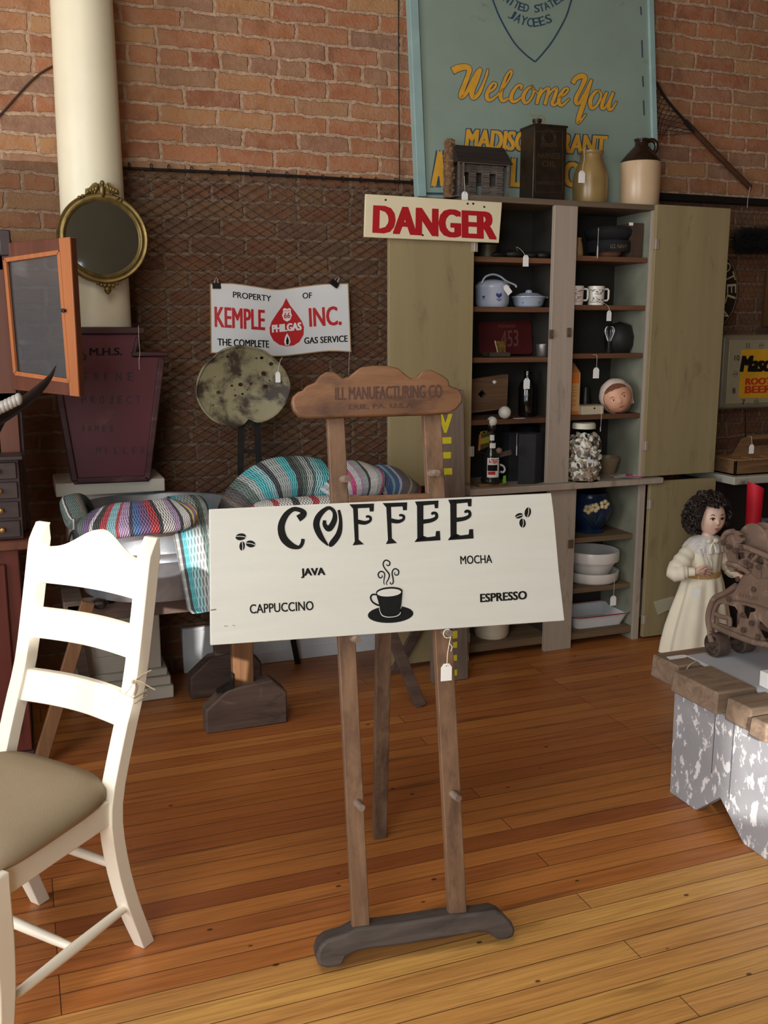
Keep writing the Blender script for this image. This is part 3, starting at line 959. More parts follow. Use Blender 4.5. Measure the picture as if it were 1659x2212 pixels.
MB().box((x0, CF + 0.015, 0.035), (x1, CB - 0.012, 0.062)).box((x0, CF + 0.0, 0.03), (x1, CF + 0.015, 0.062)).build('bottom_board', M['shelf_grey'], cb_, bevel=0.002)
SH['B2'] = 0.062
MB().box((x0, CF + 0.02, 0.4), (xc0 + 0.045, CB - 0.012, 0.42)).build('shelf', M['shelf_grey'], cb_)
# doors, folded right back on their hinges
for xa, xb, za, zb in ((1.318, 1.668, zl + 0.03, zt - 0.02), (2.494, 2.866, zl + 0.012, zt + 0.022), (1.318, 1.664, 0.03, zl - 0.025), (2.531, 2.88, 0.012, zl - 0.012)):
    d_ = MB().box((xa, CF - 0.032, za), (xb, CF - 0.012, zb)).build('door', M['cup_door'], cb_, bevel=0.002)
    hx = xb if xa < 1.5 else xa
    for hz in (za + (zb - za) * 0.12, za + (zb - za) * 0.86):
        MB().box((hx - 0.012, CF - 0.036, hz - 0.02), (hx + 0.012, CF - 0.0315, hz + 0.02)).tube([(hx, CF - 0.036, hz - 0.02), (hx, CF - 0.036, hz + 0.02)], 0.0035, 8).build('hinge', M['cup_out'], d_)
for (x, y) in ((1190, 722), (1228, 718)):
    p = onY(x, y, CF - 0.02)
    MB().box(p + V((-0.008, -0.006, -0.018)), p + V((0.008, 0.002, 0.018))).tube([p + V((0, -0.006, -0.004)), p + V((0, -0.016, -0.004))], 0.004, 8).build('latch', M['wire'], cb_, bevel=0.001)
p = onY(1232, 1175, CF - 0.022)
MB().box(p + V((-0.012, -0.006, -0.018)), p + V((0.012, 0.002, 0.018))).build('latch', M['wire'], cb_, bevel=0.001)
p1, p2, p3, p4 = onY(1412, 1300, CF - 0.04), onY(1455, 1288, CF - 0.04), onY(1460, 1310, CF - 0.04), onY(1422, 1328, CF - 0.04)
one(MB().prism([p1, p2, p3, p4], (0, 0.004, 0)), 'peeling_tape', plain('tape', (208, 202, 178), 0.25, Alpha=0.6), 'strip of clear tape peeling off the lower right cupboard door', 'tape')

# ---- DANGER sign hung on the left door's top corner
dg = thing('danger_sign', 'cream tin sign with DANGER in big red letters at the cupboard top', 'sign', (1.49, 3.395, 1.685))
DP = PY(3.395)
q = [DP.at(x, y) for x, y in ((790, 419), (1085, 437), (1078, 525), (787, 512))]
M['sign_cream'] = chipped('sign_cream', (226, 214, 182), (140, 116, 84), 0.02, 0.5, 9)
MB().prism(q, (0, 0.012, 0)).build('sign_panel', M['sign_cream'], dg, bevel=0.002)
l_ = MB()
text(l_, DP, 'DANGER', (804, 502), (1073, 517), (806, 444), bold=0.062, tr=(1072, 459))
l_.build('lettering', plain('danger_red', (172, 22, 28), 0.5, vary=0.05), dg, smooth=0, fix=False)
l_ = MB()
for x, y in ((833, 432), (1046, 447), (913, 508), (945, 509), (1010, 440), (1022, 440)):
    disc(l_, DP, (x, y), 2.4, 2.2)
l_.build('nail_head', M['iron'], dg, smooth=0, fix=False)

# ---- mirror on the column
MY = 3.472
mr = thing('mirror', 'round gilt framed mirror with an eagle crest hanging on the column', 'mirror', (0.285, MY, 1.5))
M['gilt'] = plain('gilt', (128, 108, 62), 0.45, 0.7, vary=0.35, scale=30)
mc = onY(222, 515, MY)
MB().lathe([(0.118, 0.0), (0.1215, 0.012), (0.128, 0.016), (0.134, 0.011), (0.139, 0.010), (0.145, 0.014), (0.149, 0.006), (0.149, -0.012), (0.118, -0.012)], mc, 64, (0, -1, 0), caps=False).build('frame', M['gilt'], mr, smooth=50)
gm = NT('mirror_glass'); gm.set((176, 178, 170), 0.04, 1.0)
MB().lathe([(0.0, 0.0035), (0.12, 0.002), (0.12, -0.008), (0.0, -0.008)], mc, 56, (0, -1, 0)).build('mirror_glass', gm.m, mr)
cm = crop(100, 370, 6.636)
eg = MB()
MP = PY(MY - 0.012)
for sx in (1, -1):
    wing = [(800, 330), (770, 250), (740, 190), (715, 155), (665, 175), (610, 235), (560, 250), (555, 330), (620, 320), (680, 340), (740, 330)]
    pts = [MP.at(*cm((800 + (800 - x) if sx < 0 else x, y))[0]) for x, y in wing]
    eg.prism(pts, (0, 0.014, 0))
    for i in range(4):
        a = MP.at(*cm((800 - sx * (60 + 38 * i), 185 + 26 * i))[0], 0.004); b = MP.at(*cm((800 - sx * (110 + 42 * i), 312 + 4 * i))[0], 0.004)
        eg.tube([a, (a + b) / 2 + V((0, -0.004, 0)), b], [0.005, 0.0065, 0.003], 8)
hd = MP.at(*cm((800, 175))[0], 0.004)
eg.ball(hd, (0.008, 0.009, 0.010), 12, 8).tube([hd + V((0, -0.004, 0)), hd + V((-0.012, -0.008, -0.004))], [0.004, 0.001], 8)
bd = MP.at(*cm((800, 270))[0], 0.004)
eg.ball(bd, (0.010, 0.011, 0.022), 12, 8)
eg.build('eagle_crest', M['gilt'], mr, bevel=0.0015)
ob = MB()
for x, y, r in ((880, 1700, 0.012), (840, 1640, 0.008), (905, 1640, 0.008), (960, 1640, 0.007), (790, 1630, 0.007), (1010, 1610, 0.006), (740, 1610, 0.006), (880, 1735, 0.007), (470, 375, 0.006), (520, 355, 0.006), (1020, 385, 0.006), (1070, 415, 0.006)):
    ob.ball(MP.at(*cm((x, y))[0], 0.002), (r, 0.008, r), 10, 8)
ob.build('floral_ornament', M['gilt'], mr)

# ---- maroon stencilled box end standing on the pier cap
bx = thing('stencilled_board', 'maroon painted wooden bin end stencilled M.H.S. and swine project, on the pier cap', 'box', (0.285, 3.5, 0.832))
M['maroon'] = chipped('maroon', (84, 27, 36), (104, 54, 58), 0.12, 0.5, 6, 0.08, 0.12)
M['maroon_dark'] = wood('maroon_trim', (76, 40, 42), (54, 27, 29), 'X', 0.5, 0.6, (110, 84, 80), 0.4)
BP = PY(3.462)
R_s = [(322, 1040), (354, 770), (288, 771), (303, 722)]
L_s = [(172, 722), (182, 771), (112, 776), (160, 1047)]
MB().prism([BP.at(x, y) for x, y in R_s + L_s], (0, 0.05, 0)).build('panel', M['maroon'], bx, bevel=0.002)


def strip(mb, a, b, w, y0=3.45, d=0.062):
    p, q_ = onY(a[0], a[1], y0), onY(b[0], b[1], y0)
    mb.bar(p + V((0, d / 2, 0)), q_ + V((0, d / 2, 0)), w, d, (0, 0, 1) if abs(p.x - q_.x) > abs(p.z - q_.z) else (1, 0, 0))


for a, b, w in (((158, 714), (313, 714), 0.024), ((284, 765), (364, 765), 0.016), ((100, 770), (186, 770), 0.016), ((166, 1039), (320, 1034), 0.02), ((350, 775), (318, 1036), 0.022), ((116, 782), (162, 1040), 0.022), ((298, 728), (290, 764), 0.014)):
    s_ = MB(); strip(s_, a, b, w); s_.build('edge_moulding', M['maroon_dark'], bx, bevel=0.004)
l_ = MB()
BF = PY(3.4615)
text(l_, BF, 'M.H.S.', (193, 768), (264, 767), (193, 752), 0.05)
l_.build('lettering', M['black_paint'], bx, smooth=0, fix=False)
l_ = MB()
for s_, x, x2, y, h in (('SWINE', 176, 290, 822, 18), ('PROJECT', 176, 305, 872, 17), ('JAMES', 174, 246, 932, 13), ('MILLER', 208, 316, 980, 14)):
    n = len(s_)
    for i, ch in enumerate(s_):
        if ch != ' ':
            xx = x + (x2 - x) * i / (n - 0.4)
            text(l_, BF, ch, (xx, y), (xx + (x2 - x) / n * 0.55 * (0.3 if ch == 'I' else 1), y), (xx, y - h), 0.015)
l_.build('lettering', plain('faded_letter', (44, 22, 28), 0.6), bx, smooth=0, fix=False)

# ================================================================ PRICE TAGS (each hangs from or lies on another thing)
PT = 'small white price tags'


def price_tag(px, py, what, Y=None, pt=None, anchor=None, w=15.0, h=26.0, tilt=0.0, yaw=0.0, strand=None, flat=False):
    """px, py: middle of the card's pointed top; strand: pixels the string runs through"""
    p = V(pt) if pt is not None else onY(px, py, Y)
    s = mpp(p)
    w *= s; h *= s
    t = thing('price_tag', what, 'price tag', tuple(p), PT)
    R_ = Matrix.Rotation(yaw, 3, 'Z') @ Matrix.Rotation(tilt, 3, 'Y')
    if flat:
        R_ = Matrix.Rotation(yaw, 3, 'Z') @ Matrix.Rotation(-math.pi / 2 + 0.02, 3, 'X')
    c = [(-w * 0.25, 0), (w * 0.25, 0), (w * 0.5, -h * 0.22), (w * 0.5, -h), (-w * 0.5, -h), (-w * 0.5, -h * 0.22)]
    m_ = MB()
    plate(m_, c, [circ(0, -h * 0.13, w * 0.07, n=8)], lambda a, b, k: p + R_ @ V((a, -k, b)), 0.0006)
    m_.build('card', M['white_card'], t, smooth=0)
    hole = p + R_ @ V((0, -0.001, -h * 0.13))
    if strand:
        pts = [onY(x, y, (Y if Y is not None else p.y) - 0.002) if not isinstance(x, V) else x for x, y in strand]
        if anchor is not None:
            pts = [V(anchor)] + pts
        pts = smoothpts([tuple(q) for q in pts] + [tuple(hole)], 4)
        MB().tube(pts, 0.0007, 6).build('string', M['string'], t)
    return t


# ================================================================ ON TOP OF THE CUPBOARD
TZ = zt + 0.022
cq = crop(860, 0, 2.765)
# log cabin model
lc = thing('model_cabin', 'little weathered wooden cabin model with porch and bark chimney on the cupboard top', 'model house', (1.75, 3.53, TZ))
M['old_grey_wood'] = wood('old_grey_wood', (124, 112, 104), (78, 68, 62), 'X', 0.8, 2.0, (58, 50, 46), 0.3)
M['bark'] = plain('bark', (112, 84, 58), 0.95, vary=0.55, scale=70, bump=0.8, bscale=90)
M['roof_dark'] = wood('roof_dark', (58, 48, 42), (32, 27, 25), 'X', 0.85, 2.0)
Yc = 3.50
a, b = onY(988, 425, Yc), onY(1098, 425, Yc)
hx0, hx1 = a.x, b.x; z0 = TZ; zr = onY(1040, 318, Yc + 0.05).z; ze = onY(1040, 350, Yc).z
# body with door and window openings cut through its front wall
def cq3(Y):
    return lambda x, y, k: V((x, Y + k, y))


dw = onY(1034, 370, Yc + 0.035)
fz0, fz1 = z0, ze - 0.002
wl, wr = hx0 + 0.03, hx1 - 0.008
m_ = MB()
hw = (wr - wl)
plate(m_, [(wl, fz0 + 0.004), (wr, fz0 + 0.004), (wr, fz1), (wl, fz1)],
      [[(wl + hw * 0.36, fz0 + 0.006), (wl + hw * 0.5, fz0 + 0.006), (wl + hw * 0.5, fz0 + 0.098), (wl + hw * 0.36, fz0 + 0.098)],
       [(wl + hw * 0.68, fz0 + 0.05), (wl + hw * 0.84, fz0 + 0.05), (wl + hw * 0.84, fz0 + 0.098), (wl + hw * 0.68, fz0 + 0.098)],
       [(wl + hw * 0.06, fz0 + 0.05), (wl + hw * 0.2, fz0 + 0.05), (wl + hw * 0.2, fz0 + 0.098), (wl + hw * 0.06, fz0 + 0.098)]], cq3(Yc + 0.035), 0.006)
for k in range(7):
    zz = fz0 + 0.01 + k * 0.019
    for xa, xb in ((wl, wl + hw * 0.05), (wl + hw * 0.21, wl + hw * 0.35), (wl + hw * 0.51, wl + hw * 0.67), (wl + hw * 0.85, wr)):
        m_.tube([(xa, Yc + 0.034, zz), (xb, Yc + 0.034, zz)], 0.006, 6)
m_.box((wl, Yc + 0.041, z0), (wl + 0.006, Yc + 0.1, fz1)).box((wr - 0.006, Yc + 0.041, z0), (wr, Yc + 0.1, fz1)).box((wl, Yc + 0.095, z0), (wr, Yc + 0.1, fz1))
m_.build('log_wall', M['old_grey_wood'], lc)
MB().box((hx0 - 0.01, Yc - 0.005, z0), (hx1 + 0.002, Yc + 0.1, z0 + 0.005)).build('porch_floor', M['old_grey_wood'], lc)
MB().hexa([(hx0 - 0.004, Yc - 0.012, ze - 0.004), (hx1 + 0.012, Yc - 0.012, ze - 0.004), (hx1 + 0.012, Yc + 0.105, ze - 0.004), (hx0 - 0.004, Yc + 0.105, ze - 0.004)],
          [(hx0 + 0.002, Yc + 0.04, zr), (hx1 - 0.002, Yc + 0.04, zr), (hx1 - 0.002, Yc + 0.06, zr), (hx0 + 0.002, Yc + 0.06, zr)]).build('roof', M['roof_dark'], lc)
for xx, yy in ((hx0 + 0.004, Yc), (hx0 + 0.024, Yc), (hx1 - 0.004, Yc)):
    MB().bar((xx, yy, z0 + 0.004), (xx, yy, ze), 0.006, 0.006).build('porch_post', M['old_grey_wood'], lc)
MB().bar((hx0, Yc, ze - 0.004), (hx1 + 0.004, Yc, ze - 0.004), 0.007, 0.007, (0, 0, 1)).build('porch_beam', M['old_grey_wood'], lc)
ch = onY(974, 420, Yc + 0.03); ct = onY(975, 298, Yc + 0.03)
cx_ = ch.x
m_ = MB().lathe([(0.02, z0), (0.021, z0 + 0.06), (0.019, z0 + 0.15), (0.019, ct.z - 0.006), (0.013, ct.z)], (cx_, Yc + 0.05, 0), 12)
rr = random.Random(3)
for i in range(110):
    an = rr.uniform(0, 6.28); zz = rr.uniform(z0 + 0.01, ct.z - 0.006); m_.ball((cx_ + 0.018 * math.cos(an), Yc + 0.05 + 0.018 * math.sin(an), zz), rr.uniform(0.004, 0.008), 6, 4)
m_.build('chimney', M['bark'], lc)
price_tag(1004, 414, 'price tag hanging from the porch of the model cabin', Y=3.425, pt=onY(1004, 414, 3.43), w=15, h=20, strand=((1003, 380), (1004, 405)))

# tall harness oil tin
tn = thing('oil_tin', 'tall dark square oil tin with embossed lettering, between cabin model and tan jar', 'tin', (2.02, 3.52, TZ))
M['tin_dark'] = plain('tin_dark', (46, 36, 28), 0.42, 0.35, vary=0.35, scale=25)
yf = 3.475
pa, pb = onY(1152, 428, yf), onY(1220, 428, yf)
ztp = onY(1185, 271, yf).z
MB().box((pa.x - 0.004, yf, TZ), (pb.x, yf + 0.11, ztp)).build('can_body', M['tin_dark'], tn, bevel=0.004)
MB().box((pa.x - 0.007, yf - 0.003, ztp - 0.004), (pb.x + 0.003, yf + 0.113, ztp + 0.004)).box((pa.x - 0.007, yf - 0.003, TZ), (pb.x + 0.003, yf + 0.113, TZ + 0.006)).build('rim', M['tin_dark'], tn, bevel=0.002)
MB().lathe([(0.016, ztp), (0.016, ztp + 0.02), (0.019, ztp + 0.021), (0.019, ztp + 0.03), (0.0, ztp + 0.031)], ((pa.x * 0.75 + pb.x * 0.25), yf + 0.05, 0), 18).build('cap', M['tin_dark'], tn)
e_ = MB(); EP = PY(yf)
for s_, y, hgt, x0_, x1_ in (('EUREKA', 317, 8, 1168, 1204), ('HARNESS', 342, 12, 1162, 1210), ('OIL', 360, 13, 1170, 1202), ('HARNESS OIL CO', 398, 7, 1160, 1212)):
    text(e_, EP, s_, (x0_, y), (x1_, y + 1), (x0_, y - hgt), 0.01, 0.0008)
for r_k in (17, 13):
    e_.torus(onY(1186, 298, yf - 0.0005), r_k * mpp(pa), 0.0012, (0, 1, 0), 28, 6)
stroke(e_, EP, [(1156, 285), (1156, 415), (1215, 416), (1215, 284), (1156, 284)], 1.6, 0.0007, k=1)
e_.build('embossed_lettering', plain('emboss', (92, 74, 52), 0.4, 0.5), tn, fix=False)


def px_lathe(mb, cx, Y, prof, n=28, sq=1.0):
    """turned shape from (half width px, y px) measured on the photo; sits at depth Y"""
    s = mpp(onY(cx, prof[0][1], Y))
    P = onY(cx, prof[0][1], Y)
    x = P.x
    pts = [(hw * s, onY(cx, y, Y).z) for hw, y in prof]
    return mb.lathe(pts, (x, Y, 0), n, sq=sq), V((x, Y, pts[0][1])), pts


def lathe_at(x, Y, prof_z, n=28):
    return MB().lathe(prof_z, (x, Y, 0), n)


# tan crock and brown-topped jug
def scaled(cx, Y, z0, prof):
    """half widths in px, heights in px above the foot"""
    P = onY(cx, 900, Y); P = V((P.x, Y, z0)); s = mpp(P)
    return [(hw * s, z0 + hh * s) for hw, hh in prof], P, s


tz_r = TZ
pf, P, s = scaled(1256, 3.56, TZ, [(0.5, 0), (34, 0), (37, 6), (38, 40), (37, 62), (30, 82), (24, 92), (23, 104), (26, 106), (26, 111), (21, 112), (20, 100), (0.5, 92)])
jr = thing('stoneware_jar', 'tan salt glazed stoneware jar with tag, beside the brown topped jug', 'jar', tuple(P))
MB().lathe(pf, (P.x, P.y, 0), 36).build('jar_body', plain('tan_glaze', (150, 124, 78), 0.3, vary=0.12, scale=14), jr, smooth=60)
price_tag(1257, 369, 'price tag on a long string over the shoulder of the tan stoneware jar', anchor=P + V((0.0, -0.045, 111 * s)), pt=onY(1257, 369, 3.455), w=16, h=25, strand=((1264, 320), (1262, 345)))
pf, P, s = scaled(1358, 3.56, TZ, [(0.5, 0), (40, 0), (42.5, 4), (43, 50), (43, 92), (41, 97)])
jg = thing('stoneware_jug', 'stoneware jug with cream base, dark brown shoulder and handle on the cupboard top', 'jug', tuple(P))
MB().lathe(pf, (P.x, P.y, 0), 40).build('jug_body', plain('cream_glaze', (206, 178, 144), 0.3, vary=0.06, scale=6), jg, smooth=60)
pf2 = [(hw * s, TZ + hh * s) for hw, hh in [(42.9, 91), (41.5, 98), (30, 112), (18, 124), (14, 128), (13.5, 137), (16, 138), (16, 142), (11, 142.5), (10, 130), (0.5, 128)]]
M['brown_glaze'] = plain('brown_glaze', (42, 28, 20), 0.2, vary=0.3, scale=14)
MB().lathe(pf2, (P.x, P.y, 0), 40).build('shoulder', M['brown_glaze'], jg, smooth=60)
hp = [(10, 137), (22, 140), (31, 134), (32, 122), (27, 112), (26, 108)]
MB().tube([tuple(P + V((a * s * 0.94, -a * s * 0.34, 0)) + V((0, 0, b * s))) for a, b in smoothpts(hp, 4)], 0.0095, 10).build('handle', M['brown_glaze'], jg)

# ================================================================ IN THE CUPBOARD
Yi = 3.55


def shelf_obj(key, cx, prof, Y=Yi):
    return scaled(cx, Y, SH[key], prof)


M['enamel_blue'] = plain('enamel_blue', (172, 182, 200), 0.22, vary=0.06)
M['enamel_white'] = plain('enamel_white', (224, 226, 228), 0.2, vary=0.03)
M['motif'] = plain('motif', (54, 54, 120), 0.5)
# top left shelf
pf, P, s = shelf_obj('L0', 1047, [(0.5, 0), (19, 0), (20, 3), (19, 22), (20, 24), (20, 28), (0.5, 29)])
one(MB().lathe(pf, (P.x, P.y, 0), 24), 'round_tin', plain('dull_tin', (84, 78, 60), 0.5, 0.3), 'small dull round tin on the top left shelf, under the DANGER sign', 'tin')
m_ = MB()
base = onY(1122, 553, 3.53); base.z = SH['L0']
for i, (dx, dz, r) in enumerate(((-0.10, 0.012, 0.03), (-0.03, 0.016, 0.036), (0.04, 0.013, 0.034), (0.10, 0.015, 0.03))):
    m_.ball(base + V((dx, 0.01, dz)), (r * 1.4, 0.05, dz + 0.004), 14, 8)
one(m_, 'folded_leather_strap', plain('black_leather', (26, 23, 22), 0.6), 'crumpled black leather strap lying on the top left shelf', 'strap', smooth=60)
price_tag(1136, 551, 'price tag hanging over the top left shelf edge from the black strap', anchor=base + V((0.0, 0.0, 0.02)), pt=onY(1136, 551, 3.452), w=14, h=24, strand=((1115, 534), (1126, 540)))
# second left shelf: enamel pot and casserole
def lug(mb, P, a, z, ro, s, w):
    d = V((math.cos(a), math.sin(a), 0)); e = V((-d.y, d.x, 0))
    mb.tube([tuple(P + d * ro * 0.95 + e * w + V((0, 0, z - P.z))), tuple(P + d * (ro + 0.018) + e * w * 0.8 + V((0, 0, z - P.z + 0.002))), tuple(P + d * (ro + 0.018) - e * w * 0.8 + V((0, 0, z - P.z + 0.002))), tuple(P + d * ro * 0.95 - e * w + V((0, 0, z - P.z)))], 0.005, 8)


pf, P, s = shelf_obj('L1', 1058, [(0.5, 0), (32, 0), (36, 8), (37, 38), (38, 40), (38, 42)], 3.54)
po = thing('enamel_pot', 'large pale blue enamel pot with lid, bail handle and tulip motif', 'pot', tuple(P), 'tulip pattern enamelware')
MB().lathe(pf, (P.x, P.y, 0), 36).build('pot_body', M['enamel_blue'], po, smooth=50)
MB().lathe([(38 * s, P.z + 42 * s), (38 * s, P.z + 45 * s), (28 * s, P.z + 54 * s), (12 * s, P.z + 58 * s), (0.001, P.z + 59 * s)], (P.x, P.y, 0), 36).build('lid', M['enamel_blue'], po, smooth=50)
MB().tube([tuple(P + V((a * s, -0.03, b * s))) for a, b in smoothpts([(-34, 48), (-26, 62), (-8, 68), (10, 64), (26, 54), (46, 47), (49, 42)], 4)], 0.004, 8).build('bail_handle', M['enamel_blue'], po)


def on_wall(P, r, x, z, lift=0.0006):
    """point on the front of a round pot: x sideways from its middle"""
    x = max(-r * 0.98, min(r * 0.98, x))
    ax = V((P.x, P.y, 0)); d = (CAM - P); d.z = 0; d.normalize(); e = V((-d.y, d.x, 0))
    a = math.asin(x / r)
    q = P + d * ((r + lift) * math.cos(a)) + e * ((r + lift) * math.sin(a))
    return V((q.x, q.y, z))


def tulip(mb, P, r, x, z, k):
    for pts in ([(-1, 0.2), (-0.7, 1.2), (0, 0.6), (0.7, 1.2), (1, 0.2), (0, -0.6)], [(-0.1, -0.6), (0.1, -0.6), (0.08, -1.6), (-0.08, -1.6)], [(0, -1.5), (0.9, -0.5), (0.6, -1.2)], [(0, -1.5), (-0.9, -0.5), (-0.6, -1.2)]):
        mb.add([on_wall(P, r, x + a * k, z + b * k) for a, b in pts], [tuple(range(len(pts)))])


m_ = MB(); tulip(m_, P, 37 * s, 14 * s, P.z + 22 * s, 0.012); tulip(m_, P, 37 * s, -18 * s, P.z + 20 * s, 0.006)
m_.build('tulip_motif', M['motif'], po, smooth=0, fix=False)
price_tag(1091, 616, 'price tag tied to the bail handle of the enamel pot', pt=onY(1090, 617, 3.44), w=13, h=22, tilt=-0.7, strand=((1080, 611), (1085, 613)))
pf, P, s = shelf_obj('L1', 1135, [(0.5, 0), (26, 0), (31, 5), (35, 19), (38, 21), (38, 23), (30, 25), (20, 30), (18, 30.5), (8, 31), (7, 35), (5, 37), (0.5, 37.5)], 3.54)
pn_ = thing('enamel_casserole', 'low pale blue enamel casserole with knobbed lid, right of the bail handled pot', 'casserole', tuple(P), 'tulip pattern enamelware')
MB().lathe(pf[:6], (P.x, P.y, 0), 36).build('pan_body', M['enamel_blue'], pn_, smooth=50)
MB().lathe([(0.03, pf[5][1])] + pf[5:], (P.x, P.y, 0), 36, caps=False).build('lid', M['enamel_blue'], pn_, smooth=50)
m_ = MB(); lug(m_, P, 0.2, pf[4][1], 36 * s, s, 0.02); m_.build('side_handle', M['enamel_blue'], pn_)
m_ = MB(); tulip(m_, P, 32.5 * s, -12 * s, P.z + 12 * s, 0.005); tulip(m_, P, 32.5 * s, 22 * s, P.z + 11 * s, 0.005)
m_.build('tulip_motif', M['motif'], pn_, smooth=0, fix=False)
# third left shelf: number plate, playing card tray, aluminium cup
cr = crop(1000, 420, 3.95)
LP = Pl((0, 3.655, 1.3), (0, -1, 0.1))
lp = thing('number_plate', 'dark red number plate reading 453 leaning at the back of the shelf', 'number plate', tuple(LP.at(1090, 768)))
M['plate_red'] = plain('plate_red', (92, 26, 28), 0.5, vary=0.15)
o_ = [(1036, 765), (1033, 704), (1038, 696), (1142, 692), (1148, 700), (1150, 760), (1146, 765)]
MB().prism([LP.at(x, y) for x, y in o_], (0, 0.003, 0)).build('plate', M['plate_red'], lp)
m_ = MB()
text(m_, LP, '453', *cr((325, 1305), (470, 1295), (325, 1165)), bold=-0.01)
text(m_, LP, 'INDIANA', *cr((300, 1140), (450, 1135), (300, 1110)), bold=-0.01)
m_.build('number', plain('plate_number', (128, 78, 70), 0.6), lp, smooth=0, fix=False)
pt_ = onY(1070, 768, 3.5)
tr_ = thing('shallow_tray', 'small dark wooden tray holding a gold picture card in front of number plate', 'tray', (pt_.x, 3.5, SH['L2']))
zt_ = SH['L2']
MB().box((pt_.x - 0.045, 3.47, zt_), (pt_.x + 0.055, 3.53, zt_ + 0.004)).box((pt_.x - 0.045, 3.47, zt_), (pt_.x + 0.055, 3.474, zt_ + 0.02)).box((pt_.x - 0.045, 3.526, zt_), (pt_.x + 0.055, 3.53, zt_ + 0.02)).box((pt_.x - 0.045, 3.47, zt_), (pt_.x - 0.041, 3.53, zt_ + 0.02)).box((pt_.x + 0.051, 3.47, zt_), (pt_.x + 0.055, 3.53, zt_ + 0.02)).build('tray', wood('tray_wood', (78, 62, 52), (52, 42, 36), 'X', 0.6), tr_, bevel=0.001)
a, b, c_ = onY(1069, 736, 3.5), onY(1077, 762, 3.5), onY(1096, 760, 3.5)
g_ = thing('picture_card', 'small gilt edged picture card standing in the dark tray', 'card', (b.x, b.y, zt_ + 0.0045))
pz = [V((b.x, 3.5, zt_ + 0.005)), V((c_.x, 3.51, zt_ + 0.005)), V((c_.x - 0.006, 3.51, a.z - 0.006)), V((a.x, 3.5, a.z))]
MB().prism(pz, (0, 0.003, 0)).build('card', plain('old_gold', (128, 104, 50), 0.4, 0.3, vary=0.6, scale=60), g_)
MB().tube([pz[0], pz[3]], 0.0018, 6).build('cream_edge', plain('cream_edge', (212, 196, 160), 0.7), g_)
pf, P, s = shelf_obj('L2', 1168, [(0.5, 0), (11, 0), (13, 2), (14.5, 24), (15, 27), (13.5, 27), (11, 3), (0.5, 2)], 3.5)
one(MB().lathe(pf, (P.x, P.y, 0), 26), 'aluminium_cup', M['steel'], 'plain brushed aluminium cup by the centre post on a left shelf', 'cup', smooth=50)
# fourth left shelf: crate end, bottle, ball
bq = thing('wooden_crate', 'rough brown wooden crate end with a diamond hole, left of the dark bottle', 'crate', (1.75, 3.58, SH['L3']))
c4 = crop(1000, 720, 3.95)
CP = PY(3.55)
o_ = c4((20, 690), (375, 640), (388, 350), (340, 350), (20, 400))
m_ = MB()
zfl = SH['L3']
plate(m_, o_, [c4((165, 480), (200, 520), (165, 562), (128, 520))], lambda x, y, k: (lambda q: V((q.x, q.y + k, max(q.z, zfl))))(CP.at(x, y)), 0.022)
m_.build('crate_end', wood('crate_wood', (124, 96, 68), (84, 62, 44), 'X', 0.8, 1.2), bq)
m_ = MB(); xa = CP.at(*c4((30, 600))[0]).x
m_.box((xa, 3.573, zfl), (CP.at(*c4((375, 640))[0]).x, 3.66, zfl + 0.01)).box((xa, 3.65, zfl), (CP.at(*c4((375, 640))[0]).x, 3.66, zfl + 0.12))
m_.build('crate_box', plain('crate_dark', (52, 40, 32), 0.9), bq)
g_ = MB(); patch(g_, CP, c4((268, 398), (287, 415), (266, 434), (248, 413)), 0.001)
g_.build('sticker', M['white_card'], bq, smooth=0, fix=False)
pf, P, s = shelf_obj('L3', 1138, [(0.5, 0), (18, 0), (19, 3), (19.5, 62), (16, 72), (8, 80), (7.5, 92), (9, 93), (9, 97), (0.5, 97.5)], 3.55)
dk = NT('dark_glass'); dk.set((16, 12, 12), 0.08, 0.0, Specular_IOR_Level=0.6)
one(MB().lathe(pf, (P.x, P.y, 0), 28), 'dark_bottle', dk.m, 'dark glass bottle with price tag, right of the crate with diamond hole', 'bottle', smooth=50)
price_tag(1138, 817, 'price tag hanging on the neck of the dark glass bottle', pt=onY(1138, 817, 3.5), w=15, h=23, strand=((1137, 805), (1138, 812)))
pf, P, s = shelf_obj('L3', 1090, [(0, 0)], 3.475)
r = 13.8 * s
one(MB().ball(P + V((0, 0, r)), r, 24, 16), 'white_ball', plain('white_ball', (214, 212, 206), 0.3, vary=0.06), 'larger white glass ball resting on the front of the crate shelf', 'ball', smooth=80)
one(MB().prism([V((onY(1112, 902, 3.47).x, 3.466, SH['L3'] + 0.0002)), V((onY(1133, 900, 3.47).x, 3.466, SH['L3'] + 0.0002)), V((onY(1133, 900, 3.47).x, 3.485, SH['L3'] + 0.0002)), V((onY(1112, 902, 3.47).x, 3.485, SH['L3'] + 0.0002))], (0, 0, 0.001)),
    'paper_slip', M['white_card'], 'small white paper slip lying on the shelf right of the white ball', 'paper')
